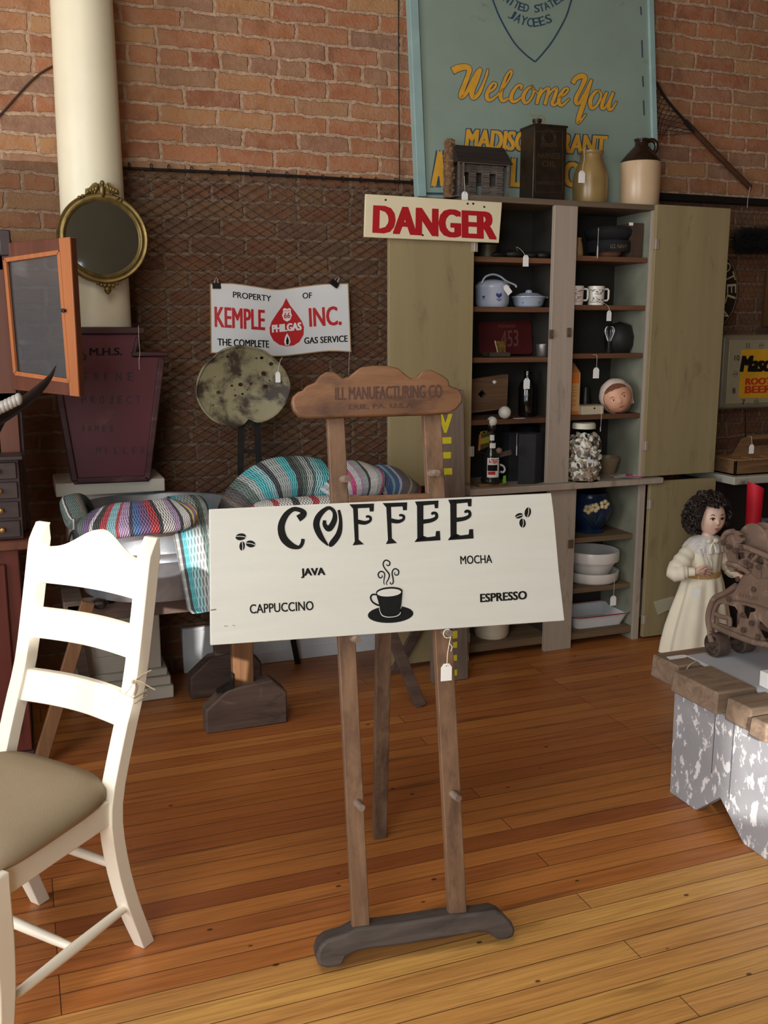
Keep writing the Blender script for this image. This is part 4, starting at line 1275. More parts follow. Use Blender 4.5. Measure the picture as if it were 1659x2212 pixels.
# ledge left: bottle lamp, black speaker boxes
zl_ = SH['ledge']
bl = thing('bottle_lamp', 'odd dark bottle with soda label, white ball stopper, handles and matchbook arm', 'bottle', (1.72, 3.47, zl_))
Yb = 3.47
pf, P, s = scaled(1063, Yb, zl_ + 0.012, [(0.5, 0), (21, 0), (22, 3), (22, 8), (19, 12), (19, 55), (17, 62), (8, 78), (6, 90), (5.5, 112), (8, 114), (10, 120), (9, 124), (0.5, 125)])
MB().lathe(pf, (P.x, P.y, 0), 26).build('bottle_body', plain('bottle_dark', (34, 36, 34), 0.15, vary=0.2), bl, smooth=50)
MB().ball(P + V((0, 0, 132 * s)), 11 * s, 20, 14).build('ball_stopper', plain('white_china', (226, 224, 218), 0.3), bl)
pl_ = P + V((0, 0, -0.012))
MB().box(pl_ + V((-0.065, -0.03, 0)), pl_ + V((0.07, 0.045, 0.012))).build('wood_base', wood('base_wood', (146, 108, 72), (108, 76, 48), 'X', 0.6), bl, bevel=0.002)
m_ = MB(); RB = 19 * s
vs = []; N_ = 10
for i in range(N_ + 1):
    xx = (-8 + 24 * i / N_) * s
    vs += [on_wall(P, RB, xx, P.z + 14 * s, 0.001), on_wall(P, RB, xx, P.z + 56 * s, 0.001)]
m_.add(vs, [(2 * i, 2 * i + 2, 2 * i + 3, 2 * i + 1) for i in range(N_)])
m_.build('label', M['white_card'], bl, smooth=60, fix=False)
m_ = MB()


def wall_text(mb, P, r, s_, x0, x1, z0, z1, bold=0.04, lift=0.0016):
    us, fs = text_mesh(s_, bold)
    mb.add([on_wall(P, r, x0 + (x1 - x0) * u, z0 + (z1 - z0) * w, lift) for u, w in us], fs)


def wall_rect(mb, P, r, x0, x1, z0, z1, lift=0.0014, n=6):
    vs = []
    for i in range(n + 1):
        xx = x0 + (x1 - x0) * i / n
        vs += [on_wall(P, r, xx, z0, lift), on_wall(P, r, xx, z1, lift)]
    mb.add(vs, [(2 * i, 2 * i + 2, 2 * i + 3, 2 * i + 1) for i in range(n)])


wall_text(m_, P, RB, 'A-TREAT', -5 * s, 15 * s, P.z + 44 * s, P.z + 54 * s)
wall_rect(m_, P, RB, -6 * s, 9 * s, P.z + 20 * s, P.z + 27 * s)
m_.build('label_print', plain('label_red', (188, 34, 36), 0.6), bl, smooth=0, fix=False)
m_ = MB(); wall_rect(m_, P, RB, -7 * s, 13 * s, P.z + 28 * s, P.z + 41 * s); m_.build('label_print', M['black_paint'], bl, smooth=0, fix=False)
MB().tube([tuple(P + V((a * s, -0.012, b * s))) for a, b in smoothpts([(15, 40), (26, 36), (30, 28), (26, 22), (20, 24)], 4)], 0.004, 8).build('cup_handle', M['enamel_white'], bl)
MB().ball(P + V((13 * s, -0.02, 70 * s)), 7 * s, 14, 10).build('wooden_bead', plain('bead', (128, 108, 92), 0.6, vary=0.3), bl)
MB().bar(P + V((6 * s, -0.01, 58 * s)), P + V((42 * s, -0.02, 66 * s)), 0.02, 0.006, (0, 0, 1)).build('wooden_arm', wood('arm_wood', (98, 84, 72), (66, 56, 48), 'X'), bl)
MB().tube([tuple(P + V((a * s, -0.01, b * s))) for a, b in ((-10, 62), (-24, 66), (-38, 68), (-40, 74))], 0.002, 6).build('wire_arm', M['iron'], bl)
mbk = [P + V((-33 * s, -0.012, 72 * s)), P + V((-3 * s, -0.004, 80 * s)), P + V((-2 * s, -0.004, 112 * s)), P + V((-31 * s, -0.012, 106 * s))]
MB().prism(mbk, (0, 0.006, 0)).build('matchbook', plain('matchbook', (74, 66, 34), 0.6), bl)
m_ = MB(); KPn = Pl(mbk[0], (mbk[1] - mbk[0]).cross(mbk[3] - mbk[0])); text(m_, KPn, 'KY', *c4((150, 862), (215, 850), (145, 840)), bold=0.03, lift=0.001)
patch(m_, KPn, c4((140, 900), (228, 878), (222, 930), (138, 950)), 0.001)
m_.build('matchbook_print', plain('olive_yellow', (150, 140, 40), 0.6), bl, smooth=0, fix=False)
MB().bar(mbk[0], mbk[3], 0.006, 0.008, (1, 0, 0)).build('wood_edge', wood('orange_edge', (188, 128, 74), (150, 96, 52), 'Z'), bl)
m_ = MB(); wall_rect(m_, P, 5.8 * s, -3 * s, 5 * s, P.z + 92 * s, P.z + 104 * s, 0.002); wall_rect(m_, P, 9 * s, -3 * s, 7 * s, P.z + 76 * s, P.z + 87 * s, 0.004); m_.build('neck_label', M['white_card'], bl, smooth=0, fix=False)
pg = P + V((13 * s, -0.058, 2 * s))
one(MB().prism([pg, pg + V((8 * s, 0, 0.5 * s)), pg + V((7 * s, 0, 17 * s)), pg + V((1 * s, 0, 16 * s))], (0, 0.001, 0)), 'green_tag', plain('green_tag', (96, 190, 40), 0.8), 'small bright green sale tag hanging on the odd soda bottle', 'price tag')
Yk = 3.47
m_ = MB()
bx0 = thing('black_box', 'black cloth covered upright box at the front of the ledge', 'box', (onY(1147, 1040, Yk).x, Yk, zl_), 'black boxes on the ledge')
M['black_cloth'] = plain('black_cloth', (38, 40, 46), 0.8, vary=0.15, scale=60)
a, b, c_ = onY(1118, 1040, Yk - 0.01), onY(1155, 1043, Yk - 0.03), onY(1178, 1036, Yk + 0.01)
ztop = onY(1150, 936, Yk).z
d_ = a + (c_ - b)
for p in (a, b, c_, d_): p.z = zl_
MB().prism([a, b, c_, d_], (0, 0, ztop - zl_)).build('box_body', M['black_cloth'], bx0, bevel=0.002)
MB().bar(b + (c_ - b) * 0.3 + V((0, -0.001, 0.02)), b + (c_ - b) * 0.3 + V((0, -0.001, ztop - zl_ - 0.003)), 0.002, 0.002).build('corner_seam', plain('seam', (20, 20, 24), 0.9), bx0)
price_tag(1115, 962, 'price tag seen edge on, hanging beside the black upright boxes', pt=onY(1116, 962, 3.43), w=15, h=22, yaw=1.2, strand=((1117, 936), (1116, 950)))
bx1 = thing('black_box', 'taller black box behind, its top under the crate shelf', 'box', (onY(1105, 1030, 3.57).x, 3.58, zl_), 'black boxes on the ledge')
a, b = onY(1096, 1030, 3.55), onY(1150, 1030, 3.55)
MB().box((a.x, 3.54, zl_), (b.x, 3.62, onY(1100, 934, 3.55).z)).build('box_body', M['black_cloth'], bx1, bevel=0.002)
pf, P, s = scaled(1140, 3.655, zl_, [(0.5, 0), (36, 0), (38, 2), (38, 110), (35, 113), (0.5, 114)])
one(MB().lathe(pf, (P.x, P.y, 0), 32), 'black_canister', plain('black_gloss', (20, 20, 22), 0.25), 'shiny black round canister at the back of the ledge', 'canister', smooth=50)
# ledge right: jar of buttons, bowl, doily
pf, P, s = scaled(1262, 3.465, zl_, [(0.5, 0), (34, 0), (38, 6), (39, 30), (40, 60), (38, 84), (30, 100), (24, 108), (23, 116)])
gj = thing('jar_of_shells', 'big clear glass jar with white lid, packed with shells and buttons', 'jar', tuple(P))
gl = NT('clear_glass'); gl.set((236, 242, 240), 0.04, 0.0, Transmission_Weight=1.0, IOR=1.03, Specular_IOR_Level=0.6)
M['glass'] = gl.m
MB().lathe([(a, b) for a, b in pf], (P.x, P.y, 0), 36).build('glass_body', M['glass'], gj, smooth=60)
MB().lathe([(0.002, P.z + 112 * s), (25 * s, P.z + 112 * s), (25 * s, P.z + 121 * s), (23 * s, P.z + 124 * s), (0.002, P.z + 124 * s)], (P.x, P.y, 0), 32).build('lid', plain('lid_white', (206, 202, 184), 0.4), gj, smooth=40)
rr = random.Random(5)
fills = [(MB(), plain('shell_white', (238, 232, 222), 0.5, vary=0.1, scale=60)), (MB(), plain('shell_tan', (158, 136, 116), 0.55, vary=0.3, scale=60)), (MB(), plain('shell_grey', (124, 118, 114), 0.55, vary=0.3, scale=60)), (MB(), plain('shell_dark', (70, 58, 52), 0.6, vary=0.3, scale=60))]
for i in range(460):
    zz = rr.uniform(4, 98)
    R0 = (36 if zz < 84 else 36 - (zz - 84) * 0.75) * rr.uniform(0.72, 0.97)
    if zz > 94: R0 *= rr.random()
    an = rr.uniform(0, 6.283)
    c = P + V((R0 * s * math.cos(an), R0 * s * math.sin(an), zz * s))
    rad = rr.uniform(4.5, 9.5) * s
    ra = V((rr.uniform(-1, 1), rr.uniform(-1, 1), rr.uniform(-1, 1))).normalized()
    fills[rr.choice((0, 0, 0, 0, 0, 1, 1, 2, 3))][0].lathe([(0.0005, -rad * 0.25), (rad * 0.8, -rad * 0.22), (rad, 0), (rad * 0.7, rad * 0.3), (0.0005, rad * 0.4)], c, 8, ra, sq=rr.uniform(0.5, 1))
fills[1][0].lathe([(31 * s, P.z + 3 * s), (31 * s, P.z + 88 * s)], (P.x, P.y, 0), 20)
for mm, mt in fills:
    o = mm.build('shell_filling', mt, gj, smooth=60, fix=False); o['kind'] = 'stuff'
price_tag(1275, 987, 'price tag resting on the front of the jar of shells', pt=onY(1275, 987, 3.395), w=15, h=22, strand=((1277, 940), (1276, 965)))
price_tag(1290, 913, 'price tag seen edge on, dangling above the jar from the little tin box', pt=onY(1297, 922, 3.44), w=5, h=10, yaw=1.3, strand=((1298, 878), (1299, 900)))
pf, P, s = scaled(1316, 3.6, zl_, [(0.5, 0), (16, 0), (18, 3), (27, 34), (27, 36), (25, 36), (15, 4), (0.5, 3)])
one(MB().lathe(pf, (P.x, P.y, 0), 32), 'tan_bowl', plain('tan_bowl', (128, 110, 84), 0.4), 'plain tan bowl in shadow behind the jar of shells', 'bowl', smooth=50)
dl = thing('crochet_doily', 'white doily with pink edging lying on the ledge right of the jar', 'doily', (onY(1340, 1022, CF - 0.01).x, CF, zl_))
def doily(mb, cx, cy, rx, ry, lift, n=40):
    c = V((cx, cy, zl_ + lift))
    vs = [c] + [c + V((rx * (1 + 0.08 * math.cos(9 * t)) * math.cos(t), ry * (1 + 0.08 * math.cos(9 * t)) * math.sin(t), 0.002 * math.sin(5 * t) + 0.002)) for t in (6.283 * i / n for i in range(n))]
    mb.add(vs, [(0, 1 + i, 1 + (i + 1) % n) for i in range(n)])
dc = onZ(1338, 1022, zl_)
m_ = MB(); doily(m_, dc.x - 0.02, CF + 0.02, 0.09, 0.05, 0.001); doily(m_, dc.x + 0.05, CF + 0.02, 0.06, 0.045, 0.003); m_.build('white_cloth', M['enamel_white'], dl, fix=False)
m_ = MB(); m_.torus((dc.x - 0.0, CF + 0.01, zl_ + 0.006), 0.04, 0.004, (0, 0, 1), 30, 6, 0.5); m_.build('pink_edging', plain('pink_edging', (184, 60, 110), 0.9), dl)
# right bay, top shelf: sailor hat on a wooden bowl, book, tan vase
pf, P, s = shelf_obj('R0', 1299, [(0.5, 0), (16, 0), (26, 6), (30, 16), (0.5, 17)], 3.56)
one(MB().lathe(pf, (P.x, P.y, 0), 26), 'wooden_bowl', plain('bowl_wood', (140, 100, 72), 0.5), 'brown wooden bowl beneath the sailor cap on the top right shelf', 'bowl', smooth=50)
ht = thing('sailor_cap', 'dark navy sailor cap with small gold lettering on the top right shelf', 'cap', tuple(P + V((0, 0, 17 * s))))
M['navy_cloth'] = plain('navy_cloth', (24, 25, 30), 0.9, vary=0.1)
MB().lathe([(0.001, P.z + 17 * s + 0.0), (44 * s, P.z + 11.5 * s), (46 * s, P.z + 14 * s), (46 * s, P.z + 34 * s), (44 * s, P.z + 36 * s), (0.001, P.z + 37 * s)], (P.x, P.y, 0), 36).build('cap_band', M['navy_cloth'], ht, smooth=50)
MB().lathe([(40 * s, P.z + 35 * s), (54 * s, P.z + 48 * s), (57 * s, P.z + 56 * s), (48 * s, P.z + 64 * s), (20 * s, P.z + 66 * s), (0.001, P.z + 66 * s)], (P.x, P.y, 0), 36, sq=0.8).build('cap_crown', M['navy_cloth'], ht, smooth=60)
m_ = MB(); wall_text(m_, P, 46 * s, 'U.S. NAVY', 4 * s, 38 * s, P.z + 18 * s, P.z + 26 * s, 0.0, 0.001); m_.build('gold_lettering', plain('dull_gold', (124, 104, 62), 0.6), ht, smooth=0, fix=False)
price_tag(1291, 529, 'price tag seen edge on, hanging down the front of the sailor cap', pt=onY(1291, 530, 3.46), w=15, h=27, yaw=1.15, strand=((1293, 492), (1292, 515)))
ba, bb2 = onY(1360, 552, 3.5), onY(1385, 552, 3.5)
bk = thing('upright_board', 'thin brown wooden box standing on end right of the sailor cap', 'box', (ba.x + 0.02, 3.5, SH['R0']))
MB().box((ba.x, 3.49, SH['R0']), (bb2.x - 0.004, 3.6, onY(1370, 482, 3.5).z)).build('box_body', wood('book_wood', (86, 66, 52), (60, 46, 38), 'Z', 0.7), bk, bevel=0.001)
st_ = onY(1363, 484, 3.488)
MB().box((st_.x - 0.008, 3.486, st_.z - 0.006), (st_.x + 0.01, 3.4898, st_.z + 0.006)).build('sticker', M['white_card'], bk)
pf, P, s = shelf_obj('R0', 1237, [(0.5, 0), (8, 0), (10, 6), (8, 24), (5, 34), (6, 40), (0.5, 40)], 3.52)
one(MB().lathe(pf, (P.x, P.y, 0), 20), 'tan_vase', plain('tan_vase', (150, 118, 70), 0.4), 'narrow tan vase half hidden behind the centre post on the top shelf', 'vase', smooth=60)
# mugs
M['milk_glass'] = plain('milk_glass', (226, 222, 212), 0.25, vary=0.02)
for cx, lab, mat_ in ((1277, 'white milk glass mug with dark printed scenes and a square handle', M['black_paint']), (1233, 'white milk glass mug with red print, partly behind the centre post', plain('mug_red', (160, 70, 56), 0.6))):
    pf, P, s = shelf_obj('R1', cx, [(0.5, 0), (16.5, 0), (17, 3), (18, 38), (18, 40), (16, 40), (15.5, 4), (0.5, 3)], 3.49)
    mg = thing('mug', lab, 'mug', tuple(P), 'milk glass mugs')
    MB().lathe(pf, (P.x, P.y, 0), 30).build('mug_body', M['milk_glass'], mg, smooth=50)
    d = 1 if cx > 1250 else 1
    MB().tube([tuple(P + V((a * s * 0.93, -a * s * 0.3, b * s))) for a, b in ((16, 34), (26, 34), (28, 31), (28, 14), (25, 10), (16, 10))], 0.0042, 8).build('handle', M['milk_glass'], mg)
    m_ = MB()
    rr = random.Random(cx)
    for i in range(26):
        x = rr.uniform(-13, 14) * s; z = P.z + rr.choice((8, 10, 13, 16, 24, 27, 29, 31)) * s
        w_ = rr.uniform(0.6, 2.6) * s
        wall_rect(m_, P, 17.4 * s, x - w_, x + w_, z, z + rr.uniform(0.7, 2.4) * s, 0.0008, 2)
    wall_rect(m_, P, 17.5 * s, -2 * s, 11 * s, P.z + 22.5 * s, P.z + 23.2 * s, 0.0008); wall_rect(m_, P, 17.5 * s, -12 * s, 10 * s, P.z + 6 * s, P.z + 7 * s, 0.0008)
    m_.build('printed_scene', mat_, mg, smooth=0, fix=False)
price_tag(1316, 671, 'price tag tied to the handle of the milk glass mug', pt=onY(1316, 671, 3.447), w=12, h=22, strand=((1300, 652), (1312, 660), (1316, 667)))
# whisk and dark cage lamp
P = onY(1336, 760, 3.58); P.z = SH['R2']; s = mpp(P)
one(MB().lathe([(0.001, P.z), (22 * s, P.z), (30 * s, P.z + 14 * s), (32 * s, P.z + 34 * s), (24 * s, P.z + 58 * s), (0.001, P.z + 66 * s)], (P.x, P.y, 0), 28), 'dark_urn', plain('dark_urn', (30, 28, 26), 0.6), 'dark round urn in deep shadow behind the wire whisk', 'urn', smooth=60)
P = onY(1315, 762, 3.5); P.z = SH['R2']
wk = thing('wire_whisk', 'small wire whisk standing on its handle under the mug shelf', 'whisk', tuple(P))
MB().lathe([(0.012, P.z), (0.014, P.z + 0.01), (0.008, P.z + 0.02), (0.008, P.z + 0.05)], (P.x, P.y, 0), 14).build('handle', M['iron'], wk)
m_ = MB()
for k in range(4):
    an = math.pi * k / 4; d = V((math.cos(an), math.sin(an), 0))
    m_.tube([tuple(P + d * r * 0.001 + V((0, 0, h_ * 0.001))) for r, h_ in smoothpts([(5, 48), (14, 72), (20, 92), (14, 108), (0, 112), (-14, 108), (-20, 92), (-14, 72), (-5, 48)], 3)], 0.001, 5)
m_.build('wires', M['steel'], wk)
# carton, tin, dark jar, doll head
Yd = 3.49
cc_ = thing('cream_carton', 'old waxed coffee cream carton with orange bands by the centre post', 'carton', (onY(1238, 893, Yd).x, Yd, SH['R3']))
a, b = onY(1212, 893, Yd), onY(1251, 893, Yd)
ztp = onY(1235, 806, Yd).z; zpk = onY(1235, 784, Yd + 0.03).z
m_ = MB().box((a.x, Yd, SH['R3']), (b.x, Yd + 0.075, ztp))
m_.build('carton_body', plain('carton_cream', (206, 166, 112), 0.5, vary=0.08), cc_, bevel=0.001)
MB().hexa([(a.x, Yd, ztp), (b.x, Yd, ztp), (b.x, Yd + 0.075, ztp), (a.x, Yd + 0.075, ztp)], [(a.x, Yd + 0.034, zpk), (b.x - 0.012, Yd + 0.034, zpk), (b.x - 0.012, Yd + 0.041, zpk), (a.x, Yd + 0.041, zpk)]).build('gable_top', plain('carton_top', (188, 124, 70), 0.5), cc_)
m_ = MB(); KP2 = PY(Yd)
M['orange'] = plain('orange', (214, 120, 40), 0.5)
patch(m_, KP2, [(1212, 806), (1251, 807), (1251, 828), (1212, 828)], 0.0008); patch(m_, KP2, [(1212, 887), (1249, 888), (1249, 895), (1212, 894)], 0.0008)
text(m_, KP2, 'COFFEE', (1226, 869), (1245, 869), (1226, 863), 0.02, 0.0008); text(m_, KP2, 'CREAM', (1226, 878), (1244, 878), (1226, 872), 0.02, 0.0008)
for y in (836, 842, 848, 855):
    stroke(m_, KP2, [(1228, y), (1246, y)], 1.6, 0.0008, k=1)
m_.build('orange_print', M['orange'], cc_, smooth=0, fix=False)
bt = thing('tin_box', 'little cream tin box with keyhole, between carton and doll head', 'box', (onY(1280, 893, 3.475).x, 3.475, SH['R3']))
a, b = onY(1257, 893, 3.47), onY(1304, 893, 3.47)
zb_ = onY(1280, 877, 3.47).z
MB().box((a.x, 3.47, SH['R3']), (b.x, 3.53, zb_)).build('box_body', plain('tin_cream', (198, 188, 160), 0.5, vary=0.1), bt, bevel=0.002)
MB().box((a.x, 3.469, zb_), (b.x, 3.531, zb_ + 0.004)).build('lid', plain('tin_lid', (156, 140, 112), 0.5), bt, bevel=0.001)
m_ = MB(); disc(m_, PY(3.47), (1284, 882), 2, 2); m_.build('keyhole', M['black_paint'], bt, smooth=0, fix=False)
pf, P, s = shelf_obj('R3', 1263, [(0.5, 0), (10, 0), (11, 30), (8, 40), (8, 52), (0.5, 53)], 3.62)
one(MB().lathe(pf, (P.x, P.y, 0), 18), 'small_dark_jar', plain('dark_jar', (36, 33, 32), 0.4), 'small dark jar in shadow behind the cream tin box', 'jar', smooth=60)
price_tag(1288, 794, 'price tag hanging on a string from the shelf edge above the doll head', pt=onY(1288, 794, 3.45), w=15, h=23, strand=((1281, 766), (1289, 768), (1289, 785)))
# doll head lying tilted in a bonnet
P = onY(1331, 852, 3.5); s = mpp(P)
dh = thing('doll_head', 'composition doll head with painted face and white bonnet, tilted on a shelf', 'doll head', (P.x, P.y, SH['R3']))
M['doll_skin'] = plain('doll_skin', (214, 160, 130), 0.45, vary=0.05)
R_h = 33 * s
P.z = SH['R3'] + R_h * 1.1
tlt = Matrix.Rotation(-0.42, 3, 'Y') @ Matrix.Rotation(-0.42, 3, 'Z')
def head_fn(d, p):
    f = max(0, -d.y)
    q = V((p.x, p.y, p.z * 1.1))
    cheek = math.exp(-((abs(d.x) - 0.42) ** 2 + (d.z + 0.32) ** 2) / 0.06) * f
    nose = math.exp(-(d.x ** 2 / 0.008 + (d.z + 0.12) ** 2 / 0.016)) * f
    lip = math.exp(-(d.x ** 2 / 0.03 + (d.z + 0.42) ** 2 / 0.005)) * f
    chin = math.exp(-(d.x ** 2 / 0.05 + (d.z + 0.75) ** 2 / 0.03)) * f
    eye = math.exp(-((abs(d.x) - 0.36) ** 2 / 0.016 + (d.z - 0.08) ** 2 / 0.010)) * f
    return tlt @ (q * (1 + 0.05 * cheek + 0.14 * nose + 0.05 * lip + 0.05 * chin - 0.04 * eye))


MB().ball(P, R_h, 48, 36, head_fn).build('head', M['doll_skin'], dh, smooth=80)


def on_head(x, z, lift=0.001):
    y = -math.sqrt(max(0, 1 - x * x - z * z))
    d = V((x, y, z))
    q = head_fn(d, V((d.x * R_h, d.y * R_h, d.z * R_h)))
    return P + q * (1 + lift / R_h)


def face_disc(mb, x, z, rx, rz, lift=0.0012, n=14):
    c = on_head(x, z, lift)
    ring = [on_head(x + rx * math.cos(t), z + rz * math.sin(t), lift) for t in (6.283 * i / n for i in range(n))]
    mb.add([c] + ring, [(0, 1 + i, 1 + (i + 1) % n) for i in range(n)])


m_ = MB()
for x in (-0.36, 0.36): face_disc(m_, x, 0.08, 0.095, 0.045)
m_.build('eye_white', M['milk_glass'], dh, fix=False)
m_ = MB()
for x in (-0.36, 0.36): face_disc(m_, x + 0.02, 0.085, 0.05, 0.047, 0.002)
m_.build('iris', plain('iris', (48, 34, 28), 0.3), dh, fix=False)
m_ = MB(); face_disc(m_, 0, -0.42, 0.15, 0.035, 0.0015); m_.build('lips', plain('lips', (170, 84, 74), 0.5), dh, fix=False)
m_ = MB()
for x in (-0.36, 0.36):
    m_.tube([on_head(x - 0.13, 0.24, 0.001), on_head(x, 0.29, 0.001), on_head(x + 0.13, 0.24, 0.001)], 0.0012, 6)
rr = random.Random(8)
for i in range(26):
    x = -0.72 + 1.44 * i / 25
    z = 0.72 - 0.25 * x * x
    m_.tube([on_head(x, min(z + 0.12, 0.95), 0.003), on_head(x * 1.02 + 0.03, z, 0.004), on_head(x + 0.05 * math.sin(i), z - 0.1, 0.002)], 0.0022, 6)
m_.build('hair', plain('doll_hair', (120, 74, 48), 0.7), dh)
m_ = MB()
rings = []
for k in range(9):
    a_ = math.radians(58 + k * 14)
    ring = []
    for i in range(40):
        t = 2 * math.pi * i / 40
        d = V((math.sin(a_) * math.cos(t), -math.cos(a_), math.sin(a_) * math.sin(t)))
        ring.append(P + tlt @ (V((d.x, d.y, d.z * 1.1)) * R_h * (1.09 + 0.012 * math.sin(9 * t))))
    rings.append(ring)
m_.loft(rings, caps=False)
m_.build('bonnet', plain('bonnet', (224, 204, 190), 0.9, vary=0.05), dh, smooth=70)
pp = P + V((30 * s, -0.022, -6 * s))
MB().ball(pp, 0.013, 14, 10).ball(pp + V((0.008, 0, -0.012)), 0.009, 10, 8).build('pompom', M['enamel_white'], dh)
# lower right bay: vase, stacked bowls, pan
pf, P, s = scaled(1283, 3.58, SH['B0'], [(0.5, 0), (30, 0), (31, 4), (24, 8), (34, 20), (46, 45), (46, 58), (38, 72), (32, 80), (34, 86), (31, 86), (0.5, 74)])
va = thing('blue_vase', 'round dark blue pottery vase with cream flowers on the lower right shelves', 'vase', tuple(P))
M['blue_glaze'] = plain('blue_glaze', (26, 44, 74), 0.25, vary=0.3, scale=12)
MB().lathe(pf, (P.x, P.y, 0), 44).build('vase_body', M['blue_glaze'], va, smooth=60)
m_ = MB()
for fx, fz in ((-4, 56), (10, 60), (29, 66)):
    for k in range(5):
        an = k * 1.257 + fx
        q = on_wall(P, 46 * s, (fx + 6 * math.cos(an)) * s, P.z + (fz + 6 * math.sin(an)) * s, 0.0)
        m_.ball(q, 0.0105, 10, 6)
m_.build('cream_flower', plain('cream_flower', (206, 190, 146), 0.4), va)
m_ = MB()
for a, b in (((-4, 50), (6, 28)), ((10, 54), (10, 26)), ((28, 60), (14, 28)), ((-14, 44), (4, 24)), ((22, 46), (12, 22))):
    m_.tube([on_wall(P, 45.5 * s, a[0] * s, P.z + a[1] * s), on_wall(P, 43 * s, (a[0] + b[0]) / 2 * s, P.z + (a[1] + b[1]) / 2 * s), on_wall(P, 36 * s, b[0] * s, P.z + b[1] * s)], 0.003, 6)
m_.build('green_stem', plain('dark_green', (30, 66, 56), 0.4), va)
pf, P, s = scaled(1291, 3.58, SH['B1'], [(0.5, 0), (50, 0), (57, 6), (58, 20), (58, 24), (55, 24), (48, 12), (0.5, 11)])
one(MB().lathe(pf, (P.x, P.y, 0), 48), 'white_crock_bowl', plain('ironstone', (222, 218, 212), 0.25, vary=0.04), 'shallow white ironstone dish under the deep banded bowl', 'bowl', group='stacked white bowls', smooth=50)
zb2 = SH['B1'] + 11.2 * s
pf = [(hw * s, zb2 + hh * s) for hw, hh in [(0.5, 0), (30, 0), (36, 4), (48, 28), (50, 34), (57, 35), (58, 38), (58, 54), (57, 57), (54, 57), (48, 34), (30, 6), (0.5, 5)]]
one(MB().lathe(pf, (P.x, P.y, 0), 48), 'white_crock_bowl', plain('ironstone', (222, 218, 212)), 'deep white banded mixing bowl stacked on a shallow white dish', 'bowl', group='stacked white bowls', smooth=50)
price_tag(1325, 1287, 'price tag hanging on a string from the stacked white bowls', pt=onY(1325, 1287, 3.44), w=15, h=22, strand=((1325, 1246), (1327, 1250), (1326, 1278)))
pe = thing('enamel_tray', 'white enamel roasting pan with red rim on the cupboard bottom', 'pan', (2.33, 3.57, SH['B2']))
zb3 = SH['B2']
def rrect(cx, cy, w, d, r, z, n=6):
    out = []
    for qx, qy, a0 in ((1, 1, 0), (-1, 1, 90), (-1, -1, 180), (1, -1, 270)):
        for i in range(n + 1):
            t = math.radians(a0 + 90 * i / n)
            out.append(V((cx + qx * (w / 2 - r) + r * math.cos(t), cy + qy * (d / 2 - r) + r * math.sin(t), z)))
    return out
cxp, cyp = (onY(1231, 1375, 3.47).x + onY(1368, 1360, 3.47).x) / 2, 3.565
MB().loft([rrect(cxp, cyp, 0.24, 0.16, 0.03, zb3), rrect(cxp, cyp, 0.285, 0.2, 0.035, zb3 + 0.055), rrect(cxp, cyp, 0.30, 0.215, 0.04, zb3 + 0.058), rrect(cxp, cyp, 0.281, 0.196, 0.034, zb3 + 0.054), rrect(cxp, cyp, 0.235, 0.155, 0.03, zb3 + 0.004)], True).build('pan_body', M['enamel_white'], pe, smooth=40)
rm = rrect(cxp, cyp, 0.302, 0.217, 0.04, zb3 + 0.058)
MB().tube([tuple(q) for q in rm + [rm[0]]], 0.0022, 6).build('red_rim', plain('red_rim', (150, 40, 34), 0.4), pe)
m_ = MB(); m_.add([V((cxp - 0.03 + 0.014 * math.cos(t), cyp - 0.01 + 0.012 * math.sin(t), zb3 + 0.0055)) for t in (0, 0.9, 1.7, 2.6, 3.5, 4.4, 5.4)], [tuple(range(7))]); m_.build('enamel_chip', M['black_paint'], pe, smooth=0, fix=False)
pf, P, s = scaled(1071, 3.55, 0.062, [(0.5, 0), (34, 0), (38, 8), (40, 56), (45, 60), (45, 62), (39, 60), (34, 4), (0.5, 3)])
wp_ = thing('enamel_bucket', 'chipped cream enamel pail behind the coffee sign, cupboard bottom left', 'pail', tuple(P))
MB().lathe(pf, (P.x, P.y, 0), 36).build('pail_body', chipped('enamel_cream', (218, 206, 184), (60, 44, 36), 0.0, 0.3, 8), wp_, smooth=50)
m_ = MB(); lug(m_, P, 0.1, P.z + 58 * s, 42 * s, s, 0.02); m_.build('handle_lug', M['enamel_white'], wp_)

# ================================================================ EASEL
EA = V((0.571, 1.769, 0)); EB = V((0.947, 1.725, 0))
ee = (EB - EA).normalized(); nb = V((-ee.y, ee.x, 0))
LEAN = math.radians(12)
eu = nb * math.sin(LEAN) + V((0, 0, 1)) * math.cos(LEAN)
en = ee.cross(eu)                      # faces the viewer
EO = EA - nb * 0.02
if en.dot(CAM - EO) < 0: en = -en
EP0 = Pl(EO, en)


def es(e, s, d=0.0):
    """easel point: e along its width, s up its slope, d towards the viewer"""
    return EO + ee * e + eu * s + en * d


